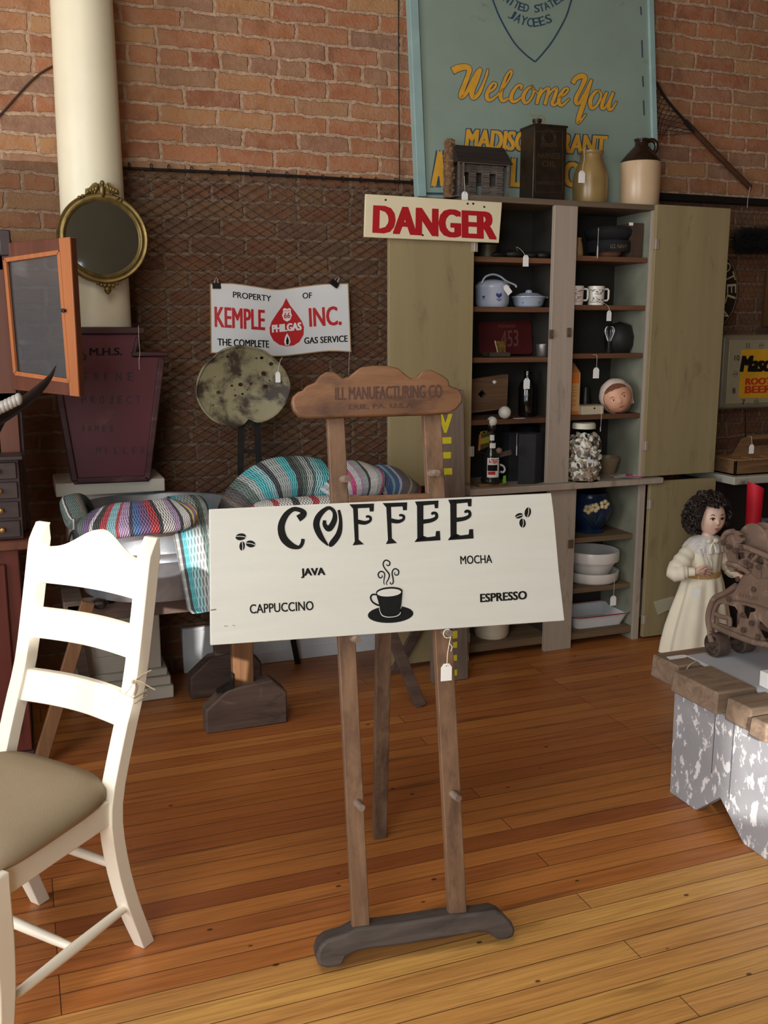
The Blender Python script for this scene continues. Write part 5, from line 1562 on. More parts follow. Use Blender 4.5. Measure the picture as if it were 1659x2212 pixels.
ez = thing('easel', 'old brown wooden easel with a scrolled stencilled crest holding the coffee sign', 'easel', (0.76, 1.85, 0))
M['easel_wood'] = wood('easel_wood', (132, 108, 88), (84, 66, 54), 'Z', 0.6, 0.8, (54, 44, 38), 0.7, 0.3)
M['easel_crest'] = wood('easel_crest', (142, 104, 74), (98, 66, 44), 'X', 0.5, 0.6, (58, 40, 32), 0.85, 0.25)
M['easel_up'] = wood('easel_up', (136, 106, 80), (98, 72, 54), 'Z', 0.55, 0.8, (62, 48, 40), 0.85, 0.3)
M['easel_foot'] = wood('easel_foot', (96, 86, 80), (62, 54, 50), 'X', 0.7, 0.8, (46, 40, 38), 0.5, 0.3)
for e0, e1 in ((0.028, 0.066), (0.246, 0.287)):
    MB().hexa([es(e0, 0.05), es(e1, 0.05), es(e1, 0.05, -0.022), es(e0, 0.05, -0.022)], [es(e0, 1.21), es(e1, 1.21), es(e1, 1.21, -0.022), es(e0, 1.21, -0.022)]).build('upright', M['easel_up'], ez, bevel=0.002)
MB().hexa([es(0.066, 0.985), es(0.25, 0.985), es(0.25, 0.985, -0.018), es(0.066, 0.985, -0.018)], [es(0.066, 1.02), es(0.25, 1.02), es(0.25, 1.02, -0.018), es(0.066, 1.02, -0.018)]).build('crossbar', M['easel_crest'], ez, bevel=0.002)
ce = crop(380, 720, 2.44)
CF_ = Pl(es(0, 0, 0.02), en)
o_ = [(612, 360), (620, 330), (645, 308), (672, 300), (685, 278), (735, 258), (760, 222), (790, 203), (830, 200), (858, 215), (880, 235), (910, 230), (940, 205), (975, 178), (1040, 168), (1120, 170), (1170, 180), (1200, 205), (1240, 236), (1275, 228), (1300, 195), (1345, 190), (1400, 215), (1440, 245), (1445, 275), (1490, 290), (1515, 325), (1510, 365), (1480, 400), (1440, 420), (1300, 428), (1000, 438), (700, 448), (655, 440), (622, 405)]
o_ = ce(*o_)
MB().prism([CF_.at(x, y) for x, y in o_], -en * 0.024).build('crest_board', M['easel_crest'], ez, bevel=0.004)
m_ = MB()
text(m_, CF_, 'ILL MANUFACTURING CO', *ce((838, 352), (1402, 338), (838, 285)), bold=0.02, lift=0.0006)
text(m_, CF_, 'ERIE, PA. U.S.A.', *ce((910, 404), (1258, 394), (908, 376)), bold=0.03, lift=0.0006)
m_.build('stencil_lettering', plain('stencil', (74, 48, 38), 0.7, vary=0.2, scale=60), ez, smooth=0, fix=False)
FP = Pl(es(0, 0, 0.012), en)
cf = crop(600, 1600, 2.765)
o_ = cf((235, 1285), (255, 1225), (300, 1190), (400, 1160), (465, 1125), (700, 1095), (1040, 1045), (1200, 1030), (1300, 1015), (1350, 1035), (1400, 1085), (1420, 1130), (1412, 1170), (1370, 1190), (1320, 1193), (1285, 1170), (1250, 1150), (1180, 1152), (900, 1200), (700, 1232), (560, 1245), (470, 1265), (410, 1295), (385, 1350), (300, 1362), (245, 1350))
MB().prism([FP.at(x, y) for x, y in o_], -en * 0.055).build('foot_bar', M['easel_foot'], ez, bevel=0.006)
# prop leg
a, b = es(0.156, 1.0, -0.03), onZ(820, 1808, 0.0)
MB().bar(b + V((0, 0, 0.003)), a, 0.036, 0.024, ee).build('prop_leg', M['easel_wood'], ez, bevel=0.002)
MB().tube([es(0.07, 0.995, -0.024), es(0.245, 0.995, -0.024)], 0.006, 10).build('hinge_rod', M['iron'], ez)
pegs = [ce((880, 770))[0], ce((1345, 738))[0], cf((470, 372))[0], cf((1040, 318))[0], (762, 1378), (958, 1364)]
M['peg'] = wood('peg_wood', (150, 132, 118), (104, 88, 78), 'X', 0.6, 2)
for x, y in pegs:
    c = EP0.at(x, y)
    MB().tube([c - en * 0.01, c + en * 0.018 + ee * 0.002, c + en * 0.036 + ee * 0.004 - V((0, 0, 0.002))], [0.0085, 0.0085, 0.0075], 12).build('peg', M['peg'], ez)

# ---- coffee sign
BD = 0.024
SFP = Pl(es(0, 0, BD), en)
M['sign_white'] = wood('sign_white', (206, 207, 200), (199, 199, 190), 'X', 0.5, 0.5, None, 0.5, 0.35)
cfs = thing('coffee_sign', 'long white painted board stencilled COFFEE with steaming cup, standing on the easel', 'sign', tuple(es(0.15, 0.715, 0.012)))
cn = [SFP.at(x, y) for x, y in ((452, 1100), (1191, 1065), (1197, 1110), (1208, 1235), (1220, 1341), (455, 1394))]
MB().prism(cn, -en * 0.021).build('board', M['sign_white'], cfs, bevel=0.0015)
k = MB()
c1 = crop(560, 1060, 3.318)


def sk(pts, cr_, s, **kw):
    stroke(k, SFP, [(x, y, w / s) for (x, y), w in zip(cr_(*[(a, b) for a, b, _ in pts]), [w for *_, w in pts])], **kw)


def lt(*pts):
    patch(k, SFP, c1(*pts))


sk([(278, 200, 50), (310, 178, 46), (318, 158, 40), (290, 138, 32), (240, 134, 32), (188, 178, 42), (157, 255, 50), (172, 335, 54), (222, 388, 48), (280, 406, 26), (306, 380, 26), (313, 345, 26)], c1, 3.318)
sk([(492, 392, 12), (440, 328, 40), (408, 245, 46), (430, 175, 40), (492, 124, 26), (535, 150, 26), (538, 210, 38), (500, 272, 42), (468, 245, 30), (468, 212, 24)], c1, 3.318)
sk([(570, 138, 20), (583, 220, 26), (568, 310, 40), (520, 378, 40), (500, 398, 12)], c1, 3.318)
for dx, dy in ((0, 0), (238, -9)):
    t_ = lambda *pts: lt(*[(x + dx, y + dy) for x, y in pts])
    t_((645, 98), (680, 97), (706, 124), (712, 350), (750, 384), (668, 392), (684, 362), (672, 130))
    t_((660, 98), (822, 92), (820, 148), (792, 150), (788, 122), (700, 126), (680, 110))
    sk([(x + dx, y + dy, w) for x, y, w in ((706, 222, 32), (755, 230, 28), (792, 216, 20), (797, 194, 20), (780, 184, 18), (764, 188, 16))], c1, 3.318)
for dx, dy in ((0, 0), (238, -13)):
    t_ = lambda *pts: lt(*[(x + dx, y + dy) for x, y in pts])
    t_((1115, 78), (1160, 76), (1176, 104), (1176, 325), (1190, 348), (1112, 368), (1132, 340), (1130, 110))
    t_((1120, 78), (1284, 70), (1282, 125), (1258, 126), (1254, 98), (1172, 106), (1150, 90))
    sk([(x + dx, y + dy, w) for x, y, w in ((1170, 222, 32), (1230, 213, 28), (1268, 192, 24), (1266, 164, 22), (1244, 160, 20), (1236, 172, 16))], c1, 3.318)
    t_((1112, 368), (1172, 322), (1205, 334), (1262, 326), (1266, 290), (1294, 288), (1298, 355))
c2 = crop(760, 1180, 9.217)
k.build('word_lettering', M['black_paint'], cfs, smooth=0, fix=False); k = MB()
for pts in ([(650, 762, 14), (632, 720, 16), (645, 620, 22), (650, 550, 24), (612, 506, 26), (560, 505, 26), (520, 560, 26), (552, 628, 24), (600, 612, 20), (597, 570, 12)],
            [(702, 770, 16), (686, 730, 18), (738, 625, 26), (738, 550, 30), (662, 450, 26), (622, 370, 26), (640, 300, 26), (690, 277, 26), (750, 315, 26), (750, 370, 26), (708, 385, 22), (686, 355, 14)],
            [(772, 708, 10), (758, 735, 18), (790, 752, 22), (822, 720, 24), (815, 620, 26), (800, 540, 26), (820, 472, 26), (870, 447, 26), (930, 492, 26), (920, 560, 24), (872, 574, 22), (846, 540, 16), (866, 512, 10)]):
    sk(pts, c2, 9.217)
k.build('steam_motif', M['black_paint'], cfs, smooth=0, fix=False); k = MB()
disc(k, SFP, c2((770, 1355))[0], 455 / 9.217, 170 / 9.217, -3, 0.0006)
patch(k, SFP, c2((475, 940), (1003, 920), (962, 1330), (930, 1360), (850, 1388), (700, 1398), (620, 1375), (590, 1350)), 0.0022)
disc(k, SFP, c2((740, 905))[0], 266 / 9.217, 95 / 9.217, -4, 0.0022)
sk([(490, 962, 32), (410, 962, 34), (372, 1020, 34), (405, 1100, 34), (470, 1150, 36), (545, 1180, 36)], c2, 9.217)
CB7 = crop(430, 1040, 2.023)
k.build('cup_motif', M['black_paint'], cfs, smooth=0, fix=False)
for (x, y), rx, ry, rot in (((182, 242), 23, 15, -8), ((188, 282), 12, 20, 5), ((225, 273), 21, 15, 10), ((1398, 150), 18, 11, -20), ((1436, 135), 14, 22, 12), ((1413, 182), 14, 20, -5)):
    q_ = CB7((x, y))[0]; k = MB()
    disc(k, SFP, q_, rx / 2.023, ry / 2.023, rot); k.build('bean_motif', M['black_paint'], cfs, smooth=0, fix=False)
for s_, bl, br, tl, bo in (('JAVA', (446, 422), (553, 418), (443, 381), 0.05), ('MOCHA', (1142, 362), (1281, 356), (1140, 326), 0.02), ('CAPPUCCINO', (222, 578), (501, 562), (220, 538), 0.02), ('ESPRESSO', (1228, 528), (1433, 514), (1227, 492), 0.05)):
    k = MB(); text(k, SFP, s_, *CB7(bl, br, tl), bold=bo); k.build('word_lettering', M['black_paint'], cfs, smooth=0, fix=False)
k = MB()
disc(k, SFP, c2((735, 922))[0], 240 / 9.217, 76 / 9.217, -4, 0.003)
sk([(535, 1215, 9), (560, 1310, 12), (600, 1375, 16), (700, 1408, 16), (850, 1398, 14), (935, 1360, 16), (965, 1310, 10)], c2, 9.217, lift=0.003)
sk([(968, 1240, 8), (978, 1190, 10)], c2, 9.217, lift=0.003)
for (x, y), dx, dy in (((182, 242), 22, 2), ((188, 282), 1, 19), ((225, 273), 20, 4), ((1398, 152), 17, -6), ((1436, 135), -3, 20), ((1413, 182), -1, 19)):
    (xa, ya), (xb, yb), (xm, ym) = CB7((x - dx, y - dy), (x + dx, y + dy), (x + dy * 0.15, y - dx * 0.1))
    stroke(k, SFP, [(xa, ya), (xm, ym), (xb, yb)], 1.4, 0.0015)
k.build('white_detail', M['sign_white'], cfs, smooth=0, fix=False)
k = MB()
for pts, w in (([(455, 1318), (467, 1316)], 2.2), ([(484, 1352), (492, 1353)], 1), ([(502, 1350), (508, 1352)], 1)):
    stroke(k, SFP, pts, w, 0.0006, 1)
k.build('scuff', plain('scuff', (110, 104, 94), 0.8), cfs, smooth=0, fix=False)
tg = EP0.at(951, 1428, 0.045)
tg_s = price_tag(951, 1428, 'large price tag hanging from the peg under the coffee sign', pt=tg, w=25, h=39, yaw=-0.1)
m_ = MB(); m_.tube([tuple(EP0.at(x, y, 0.046)) for x, y in smoothpts([(952, 1434), (953, 1410), (957, 1385), (960, 1371)], 4)], 0.0008, 6)
m_.tube([tuple(EP0.at(x, y, 0.047)) for x, y in ((957, 1385), (963, 1392), (960, 1402))], 0.0008, 6)
m_.torus(EP0.at(958, 1366, 0.03), 0.0095, 0.001, en, 18, 6)
m_.build('string', M['string'], tg_s)

# ================================================================ WHITE CHAIR
CR = V((0.185, 2.003, 0)); CL = V((-0.029, 2.259, 0))
cu = (CL - CR).normalized(); cfd = V((-cu.y, cu.x, 0))         # cu: right post to left post, cfd: to the front of the seat
CW = (CL - CR).length
M['chair_white'] = chipped('chair_white', (232, 224, 206), (150, 128, 104), -0.02, 0.35, 12, 0.008, 0.03)
chr_ = thing('dining_chair', 'white painted ladder back wooden chair with beige seat, left foreground', 'chair', tuple((CR + CL) / 2 + cfd * 0.2))


def cp(a, f, z):
    """a: along the back from the right post, f: forward, z: up"""
    return CR + cu * a + cfd * f + V((0, 0, z))


PROF = [(0.0, 0.0), (0.12, 0.042), (0.25, 0.071), (0.37, 0.076), (0.5, 0.034), (0.61, -0.008), (0.75, -0.042), (0.86, -0.066), (0.905, -0.078), (0.918, -0.084)]


def prof(z):
    for (z0, f0), (z1, f1) in zip(PROF, PROF[1:]):
        if z <= z1:
            return f0 + (f1 - f0) * (z - z0) / (z1 - z0)
    return PROF[-1][1]


for side, a0 in (('R', 0.0), ('L', CW)):
    rings = []
    for z, f in smoothpts(PROF, 3):
        w = 0.019 if z > 0.08 else 0.015 + 0.004 * z / 0.08
        d = 0.017 if z < 0.88 else 0.017 * max(0.35, 1 - (z - 0.88) / 0.05)
        rings.append([cp(a0 - w, f - d, z), cp(a0 + w, f - d, z), cp(a0 + w, f + d, z), cp(a0 - w, f + d, z)])
    MB().loft(rings).build('rear_leg', M['chair_white'], chr_, bevel=0.004, seg=3)


def slat(z0, z1, crest=0.0):
    m = MB(); rings = []
    n = 18
    for i in range(n + 1):
        t = i / n
        a = 0.012 + (CW - 0.024) * t
        bow = -0.018 * math.sin(math.pi * t)
        top = z1 + crest * (math.exp(-((t - 0.5) / 0.27) ** 2) - 0.06 * math.sin(math.pi * t * 2) ** 2)
        rings.append([cp(a, prof(z0) + bow + 0.009, z0), cp(a, prof(z0) + bow - 0.009, z0), cp(a, prof(top) + bow - 0.009, top), cp(a, prof(top) + bow + 0.009, top)])
    return m.loft(rings)


slat(0.785, 0.862, 0.052).build('top_slat', M['chair_white'], chr_, bevel=0.003)
slat(0.662, 0.728).build('slat', M['chair_white'], chr_, bevel=0.003)
slat(0.525, 0.592).build('slat', M['chair_white'], chr_, bevel=0.003)
SD = 0.40
for a0 in (-0.028, CW + 0.028):
    rings = []
    for z, f, w in smoothpts([(0, 0.0, 0.016), (0.05, 0.004, 0.016), (0.15, -0.004, 0.019), (0.25, -0.004, 0.022), (0.33, 0, 0.024), (0.39, 0, 0.024)], 3):
        rings.append([cp(a0 - w, SD + f - w, z), cp(a0 + w, SD + f - w, z), cp(a0 + w, SD + f + w, z), cp(a0 - w, SD + f + w, z)])
    MB().loft(rings).build('front_leg', M['chair_white'], chr_, bevel=0.004, seg=3)
for a, b in ((cp(0, 0.09, 0.36), cp(-0.026, SD, 0.36)), (cp(CW, 0.09, 0.36), cp(CW + 0.026, SD, 0.36)), (cp(-0.028, SD, 0.36), cp(CW + 0.028, SD, 0.36)), (cp(0.01, 0.075, 0.36), cp(CW - 0.01, 0.075, 0.36))):
    MB().bar(a, b, 0.022, 0.055, (b - a).cross(V((0, 0, 1)))).build('seat_rail', M['chair_white'], chr_, bevel=0.003)
m_ = MB()
rings = []
for k_i, (zz, inset) in enumerate(((0.385, 0.006), (0.395, 0.0), (0.41, 0.0), (0.424, 0.012), (0.434, 0.045), (0.438, 0.10))):
    pts = []
    cx, cy = CW / 2, 0.245
    for i in range(48):
        t = 2 * math.pi * i / 48
        c_, s_ = math.cos(t), math.sin(t)
        ex = 0.45
        x = abs(c_) ** ex * math.copysign(1, c_); y = abs(s_) ** ex * math.copysign(1, s_)
        hw = (CW / 2 + 0.035 + 0.02 * y) - inset
        pts.append(cp(cx + x * hw, cy + y * (0.195 - inset), zz))
    rings.append(pts)
m_.loft(rings)
m_.build('seat_cushion', plain('beige_seat', (150, 134, 108), 0.75, vary=0.04, bump=0.15, bscale=300), chr_, smooth=60)
for a, b in ((cp(0, 0.02, 0.12), cp(-0.026, SD - 0.01, 0.12)), (cp(CW, 0.02, 0.12), cp(CW + 0.026, SD - 0.01, 0.12)), (cp(-0.013, 0.21, 0.12), cp(CW + 0.013, 0.21, 0.12)), (cp(0.0, 0.05, 0.21), cp(CW, 0.05, 0.21))):
    mid = (a + b) / 2
    MB().tube([a, a + (b - a) * 0.15, mid, a + (b - a) * 0.85, b], [0.008, 0.01, 0.012, 0.01, 0.008], 12).build('stretcher', M['chair_white'], chr_)
tw = thing('twine_bow', 'small bow of rough twine knotted round the right chair post', 'twine', tuple(cp(0, prof(0.6), 0.6)))
m_ = MB()
zz = 0.595
lp_ = [cp(-0.022, prof(zz) - 0.02, zz), cp(0.022, prof(zz) - 0.02, zz + 0.004), cp(0.022, prof(zz) + 0.02, zz + 0.002), cp(-0.022, prof(zz) + 0.02, zz - 0.004)]
m_.tube([tuple(q) for q in lp_ + [lp_[0]]], 0.0016, 6)
m_.tube([tuple(q + V((0, 0, -0.012 + 0.012 * (i == 1)))) for i, q in enumerate(lp_ + [lp_[0]])], 0.0014, 6)
kn = lp_[3]
tp2 = Pl(kn + V((0, -0.004, 0)), (CAM - kn))
for pts in ([(288, 1475), (300, 1462), (318, 1452), (327, 1448)], [(290, 1470), (305, 1472), (320, 1482), (335, 1490)], [(288, 1468), (292, 1482), (290, 1494), (286, 1503)], [(286, 1480), (276, 1492), (270, 1500)]):
    m_.tube([tuple(tp2.at(x, y, 0.004)) for x, y in smoothpts(pts, 3)], 0.0014, 6)
m_.ball(tp2.at(287, 1474, 0.004), 0.004, 8, 6)
m_.build('twine', M['twine'], tw)

# ================================================================ WASH STAND, TUBS, RUGS
M['galv'] = plain('galvanised', (150, 154, 160), 0.42, 0.75, vary=0.22, scale=14, bump=0.1, bscale=20)
M['stand_wood'] = wood('stand_wood', (128, 92, 58), (88, 58, 36), 'Z', 0.55, 0.6, (66, 46, 34), 0.4)
M['stand_dark'] = wood('stand_dark', (106, 86, 74), (70, 55, 48), 'X', 0.7, 0.7, (40, 32, 30), 0.45)
st = thing('wash_stand', 'dark wooden wash bench on block feet carrying two galvanised tubs', 'stand', (0.7, 3.25, 0))
for y in (3.10, 3.40):
    MB().box((0.1, y - 0.02, 0.44), (1.36, y + 0.02, 0.5)).build('rail', M['stand_dark'], st, bevel=0.003)
for x in (0.12, 0.66, 1.3):
    MB().box((x - 0.03, 3.08, 0.46), (x + 0.03, 3.42, 0.512)).build('slat', M['stand_dark'], st, bevel=0.003)


def foot(x0, x1, y, nm='foot_block'):
    xm = (x0 + x1) / 2
    w = x1 - x0
    pts = [V((x0, y, 0)), V((x1, y, 0)), V((x1, y, 0.115)), V((x1 - w * 0.18, y, 0.165)), V((x0 + w * 0.28, y, 0.15)), V((x0, y, 0.085))]
    MB().prism(pts, (0, 0.07, 0)).build(nm, M['stand_dark'], st, bevel=0.006)


foot(0.525, 0.81, 3.085); foot(0.53, 0.80, 3.42)
MB().box((0.627, 3.105, 0.15), (0.699, 3.145, 0.445)).build('post', M['stand_wood'], st, bevel=0.003)
MB().box((0.627, 3.44, 0.15), (0.699, 3.475, 0.445)).build('post', M['stand_dark'], st, bevel=0.003)
MB().prism([V((0.565, 3.083, 0.142)), V((0.622, 3.083, 0.155)), V((0.622, 3.083, 0.205)), V((0.612, 3.083, 0.17)), V((0.57, 3.083, 0.15))], (0, 0.03, 0)).build('iron_bracket', M['iron'], st)
for (a, b) in (((190, 1300), (78, 1662)), ((835, 1345), (908, 1503))):
    yl = 2.97 if a[0] < 400 else 3.06
    p, q = onY(a[0], a[1], yl), onY(b[0], b[1], yl); q.z = 0.004
    MB().bar(q, p, 0.04, 0.03, (1, 0, 0)).build('slanting_leg', M['stand_wood'] if a[0] < 400 else M['stand_dark'], st, bevel=0.002)
for (a, b) in (((908, 1345), (850, 1470)), ((150, 1300), (200, 1560))):
    p, q = onY(a[0], a[1], 3.42), onY(b[0], b[1], 3.42); q.z = 0.004
    MB().bar(q, p, 0.04, 0.03, (1, 0, 0)).build('slanting_leg', M['stand_dark'], st, bevel=0.002)


def tub(x, y, label):
    t = thing('washtub', label, 'tub', (x, y, 0.513), 'galvanised washtubs')
    pr_ = [(0.0005, 0.52), (0.235, 0.513), (0.243, 0.515), (0.246, 0.53), (0.262, 0.64), (0.2665, 0.645), (0.263, 0.652), (0.267, 0.668), (0.271, 0.674), (0.268, 0.682), (0.279, 0.765), (0.286, 0.768), (0.288, 0.775), (0.283, 0.78), (0.277, 0.775), (0.24, 0.53), (0.0005, 0.525)]
    MB().lathe(pr_, (x, y, 0), 56).build('tub_body', M['galv'], t, smooth=50)
    an = math.radians(-70)
    d = V((math.cos(an), math.sin(an), 0))
    MB().bar(V((x, y, 0.52)) + d * 0.244, V((x, y, 0.765)) + d * 0.281, 0.012, 0.004, (-d.y, d.x, 0)).build('side_seam', M['galv'], t)
    for a_ in (200, -20):
        an = math.radians(a_); d = V((math.cos(an), math.sin(an), 0)); e = V((-d.y, d.x, 0)); c = V((x, y, 0.72)) + d * 0.274
        MB().tube([c - e * 0.05, c - e * 0.05 + d * 0.012 - V((0, 0, 0.03)), c + e * 0.05 + d * 0.012 - V((0, 0, 0.03)), c + e * 0.05], 0.004, 8).build('handle', M['iron'], t)
    return t


tub(0.405, 3.21, 'round galvanised washtub with rugs over its rim, left one behind the white chair')
tub(1.02, 3.21, 'round galvanised washtub heaped with rag rugs, mostly hidden behind the coffee sign')
one(MB().prism([onY(168, 1216, 3.02), onY(176, 1218, 3.02), onY(177, 1244, 3.02), onY(169, 1243, 3.02)], (0, 0.0006, 0)), 'price_tag', M['white_card'], 'pale tag hanging at the left edge of the left washtub', 'price tag', PT)
m_ = MB().torus(onY(214, 1304, 3.06), 0.018, 0.0045, (0.2, 1, 0.5), 24, 8).tube([onY(222, 1306, 3.06), onY(232, 1302, 3.06), onY(245, 1300, 3.08)], 0.005, 8)
one(m_, 'iron_ring', M['dark_iron'], 'dark iron ring hanging under the left washtub behind the chair', 'ring')

P_ = {'bk': (34, 34, 40), 'tq': (70, 196, 206), 'gy': (176, 186, 186), 'gn': (84, 106, 98), 'wh': (226, 224, 222), 'rd': (200, 44, 60), 'pp': (120, 84, 140), 'lv': (190, 160, 200), 'bl': (66, 110, 176), 'dk': (74, 62, 56), 'br': (120, 100, 84), 'pk': (226, 70, 150), 'yl': (226, 196, 70), 'lb': (150, 208, 216)}


def seq(s):
    out = []
    for tok in s.split():
        c, w = tok.split(':'); out.append((float(w), P_[c]))
    return out


def rug(name, label, path, width, thick, mt, cross=10, roundness=1.0, along=True, ends=True, uvlen=(1, 1), fold=0.0):
    """soft band: path of (point, side vector) pairs; cross-section a flattened round loop; stripes run across the path"""
    pts = smoothpts([tuple(p) + tuple(s) for p, s in path], 5)
    n = 24
    vs, us, fs = [], [], []
    N_ = len(pts)
    for i, q in enumerate(pts):
        p, sd = V(q[:3]), V(q[3:]).normalized()
        p0, p1 = V(pts[max(i - 1, 0)][:3]), V(pts[min(i + 1, N_ - 1)][:3])
        t = (p1 - p0).normalized(); sd = (sd - t * sd.dot(t)).normalized(); nn = t.cross(sd)
        taper = 1.0 if 0 < i < N_ - 1 else 0.86
        for j in range(n + 1):
            a = 2 * math.pi * j / n
            c_, s_ = math.cos(a), math.sin(a)
            x = math.copysign(abs(c_) ** 0.6, c_) * width / 2 * taper; y = math.copysign(abs(s_) ** 0.8, s_) * thick / 2 * taper
            y += fold * math.sin(a * 3 + i * 0.3) * thick
            vs.append(p + sd * x + nn * y)
            us.append((i / (N_ - 1), j / n) if along else ((math.acos(max(-1, min(1, c_))) / math.pi), i / (N_ - 1)))
    for i in range(N_ - 1):
        for j in range(n):
            fs.append((i * (n + 1) + j, i * (n + 1) + j + 1, (i + 1) * (n + 1) + j + 1, (i + 1) * (n + 1) + j))
    fs.append(tuple(range(n)))
    fs.append(tuple((N_ - 1) * (n + 1) + j for j in range(n - 1, -1, -1)))
    m = MB().add(vs, fs, us)
    return one(m, name, mt, label, 'rug', 'rag rugs in the washtubs', smooth=70)


X_, Y_, Z_ = V((1, 0, 0)), V((0, 1, 0)), V((0, 0, 1))
MC = stripes('rug_multi', seq('bk:2 gn:2 pp:2 wh:1 bk:2 rd:2 lb:3 rd:1 lv:3 bk:1 bl:2 pp:2 rd:2 bk:1 wh:3 lv:2 bk:1 wh:3 bk:1 yl:1 bl:1 rd:1 yl:1 bk:2'), dash=60, n2=14)
rug('rag_rug', 'multicoloured striped rag rug rolled along the rim of the left washtub', [(V((0.165, 3.0, 0.775)), Y_), (V((0.24, 2.965, 0.785)), Y_ + Z_ * 0.3), (V((0.32, 2.945, 0.792)), Y_ + Z_ * 0.3), (V((0.425, 2.955, 0.795)), Y_ + Z_ * 0.3), (V((0.47, 2.965, 0.80)), Y_)], 0.17, 0.06, MC)
DG = stripes('rug_green', seq('gn:3 bk:1 gn:2 br:2 gn:3 bk:1 wh:1 gn:3 bk:1 gn:2'), dash=40)
rug('rag_rug', 'dark green rag rug folded at the left end of the left washtub', [(V((0.185, 3.32, 0.74)), X_), (V((0.16, 3.2, 0.80)), X_), (V((0.135, 3.08, 0.825)), X_ + Z_ * 0.2), (V((0.145, 2.985, 0.78)), X_)], 0.075, 0.055, DG, along=False)
TQ = stripes('rug_turquoise', seq('wh:1 tq:4 bk:2 gy:3 gn:2 gy:2 lb:2 tq:2 bk:2 gy:3 br:2 gy:2'), dash=34)
rug('rag_rug', 'turquoise and black striped rag rug hanging down the front of the left washtub', [(V((0.49, 3.2, 0.80)), X_), (V((0.478, 3.02, 0.812)), X_), (V((0.478, 2.95, 0.79)), X_), (V((0.488, 2.925, 0.70)), X_), (V((0.503, 2.92, 0.6)), X_ - Y_ * 0.2), (V((0.518, 2.918, 0.487)), X_ - Y_ * 0.2)], 0.13, 0.03, TQ, along=False)
T2 = stripes('rug_turquoise_roll', seq('gy:2 bk:1 dk:4 br:1 dk:2 bk:1 gn:3 gy:2 tq:3 lb:2 bk:2 gy:4 tq:3 bk:2 gn:2 gy:2 gn:1 lb:2 tq:3 bk:2 gy:2'), dash=60)
rug('rag_rug', 'big turquoise, grey and black rag rug roll in the right washtub', [(V((0.655, 3.12, 0.735)), Y_), (V((0.69, 3.12, 0.80)), Y_), (V((0.78, 3.13, 0.845)), Y_ + Z_ * 0.4), (V((0.88, 3.14, 0.855)), Y_ + Z_ * 0.4), (V((0.99, 3.15, 0.835)), Y_ + Z_ * 0.3)], 0.19, 0.125, T2)
PK = stripes('rug_pink', seq('wh:3 gy:2 wh:1 bk:1 gy:2 lv:1 wh:2 pk:2 wh:2 lv:1 gy:2 bk:1 wh:3 gy:2 pk:1 wh:2'), dash=50)
rug('rag_rug', 'white rag rug with a bright pink band, rolled right of the turquoise one', [(V((0.965, 3.1, 0.80)), Y_), (V((1.0, 3.1, 0.835)), Y_ + Z_ * 0.4), (V((1.08, 3.11, 0.845)), Y_ + Z_ * 0.4), (V((1.15, 3.12, 0.835)), Y_)], 0.17, 0.105, PK)
BW = stripes('rug_blue', seq('wh:2 lv:2 bk:1 wh:2 bl:3 lb:1 bl:2 wh:1 bl:1 br:3 gy:1 br:2 dk:2 rd:1 dk:2'), dash=50)
rug('rag_rug', 'blue, white and brown rag rug at the right end of the heap', [(V((1.13, 3.13, 0.80)), Y_), (V((1.17, 3.13, 0.825)), Y_ + Z_ * 0.4), (V((1.24, 3.15, 0.815)), Y_ + Z_ * 0.3), (V((1.295, 3.17, 0.775)), Y_)], 0.15, 0.10, BW)
WR = stripes('rug_white', seq('wh:4 rd:1 wh:4 rd:1 wh:2 bk:1 wh:2 rd:1 wh:3 bk:1 wh:2 rd:1 wh:3 rd:1 wh:4'), dash=70)
rug('rag_rug', 'folded white rag rug with thin red bands lying along the front rim', [(V((0.70, 2.985, 0.768)), Y_), (V((0.72, 2.98, 0.79)), Y_), (V((0.88, 2.985, 0.795)), Y_), (V((1.03, 2.99, 0.788)), Y_), (V((1.07, 3.0, 0.78)), Y_)], 0.09, 0.045, WR)

# ================================================================ IRON SEAT ON ITS STAND
sm = thing('iron_stool', 'rusty cream painted round iron seat full of holes on a dark stand', 'stool', (0.73, 3.42, 0))
S0 = onY(524, 836, 3.43); ss = mpp(S0)
cse = crop(380, 720, 2.44)
ol = cse((325, 487), (250, 478), (190, 450), (140, 395), (112, 335), (108, 290), (122, 230), (150, 175), (195, 130), (240, 95), (290, 75), (350, 70), (410, 78), (470, 100), (530, 150), (575, 205), (598, 265), (596, 310), (575, 365), (535, 420), (480, 455), (430, 466), (405, 455), (385, 450), (370, 465), (350, 482))
ol = smoothpts(ol + [ol[0]], 2)[:-1]
SP = PY(3.43)
hl = []
rr = random.Random(4)
for x, y, r in ((350, 272, 13), (303, 278, 8), (404, 268, 8), (345, 220, 8), (360, 322, 8), (322, 330, 7), (386, 300, 4), (318, 300, 4), (470, 214, 14), (480, 282, 14), (505, 162, 12), (455, 130, 10), (275, 124, 9), (230, 314, 12), (428, 132, 6), (200, 380, 6), (160, 262, 6), (500, 250, 5), (300, 200, 4), (270, 380, 4), (440, 220, 4), (395, 385, 3), (210, 230, 5), (560, 260, 5), (330, 390, 3)):
    hl.append(cse(*circ(x, y, r, r * rr.uniform(0.75, 1.0), 10)))


def dish(x, y, k_):
    q = SP.at(x, y)
    r = min(1.0, math.hypot((x - 524) / 102, (y - 836) / 86))
    return V((q.x, q.y + 0.028 * (1 - r * r) + k_, q.z))


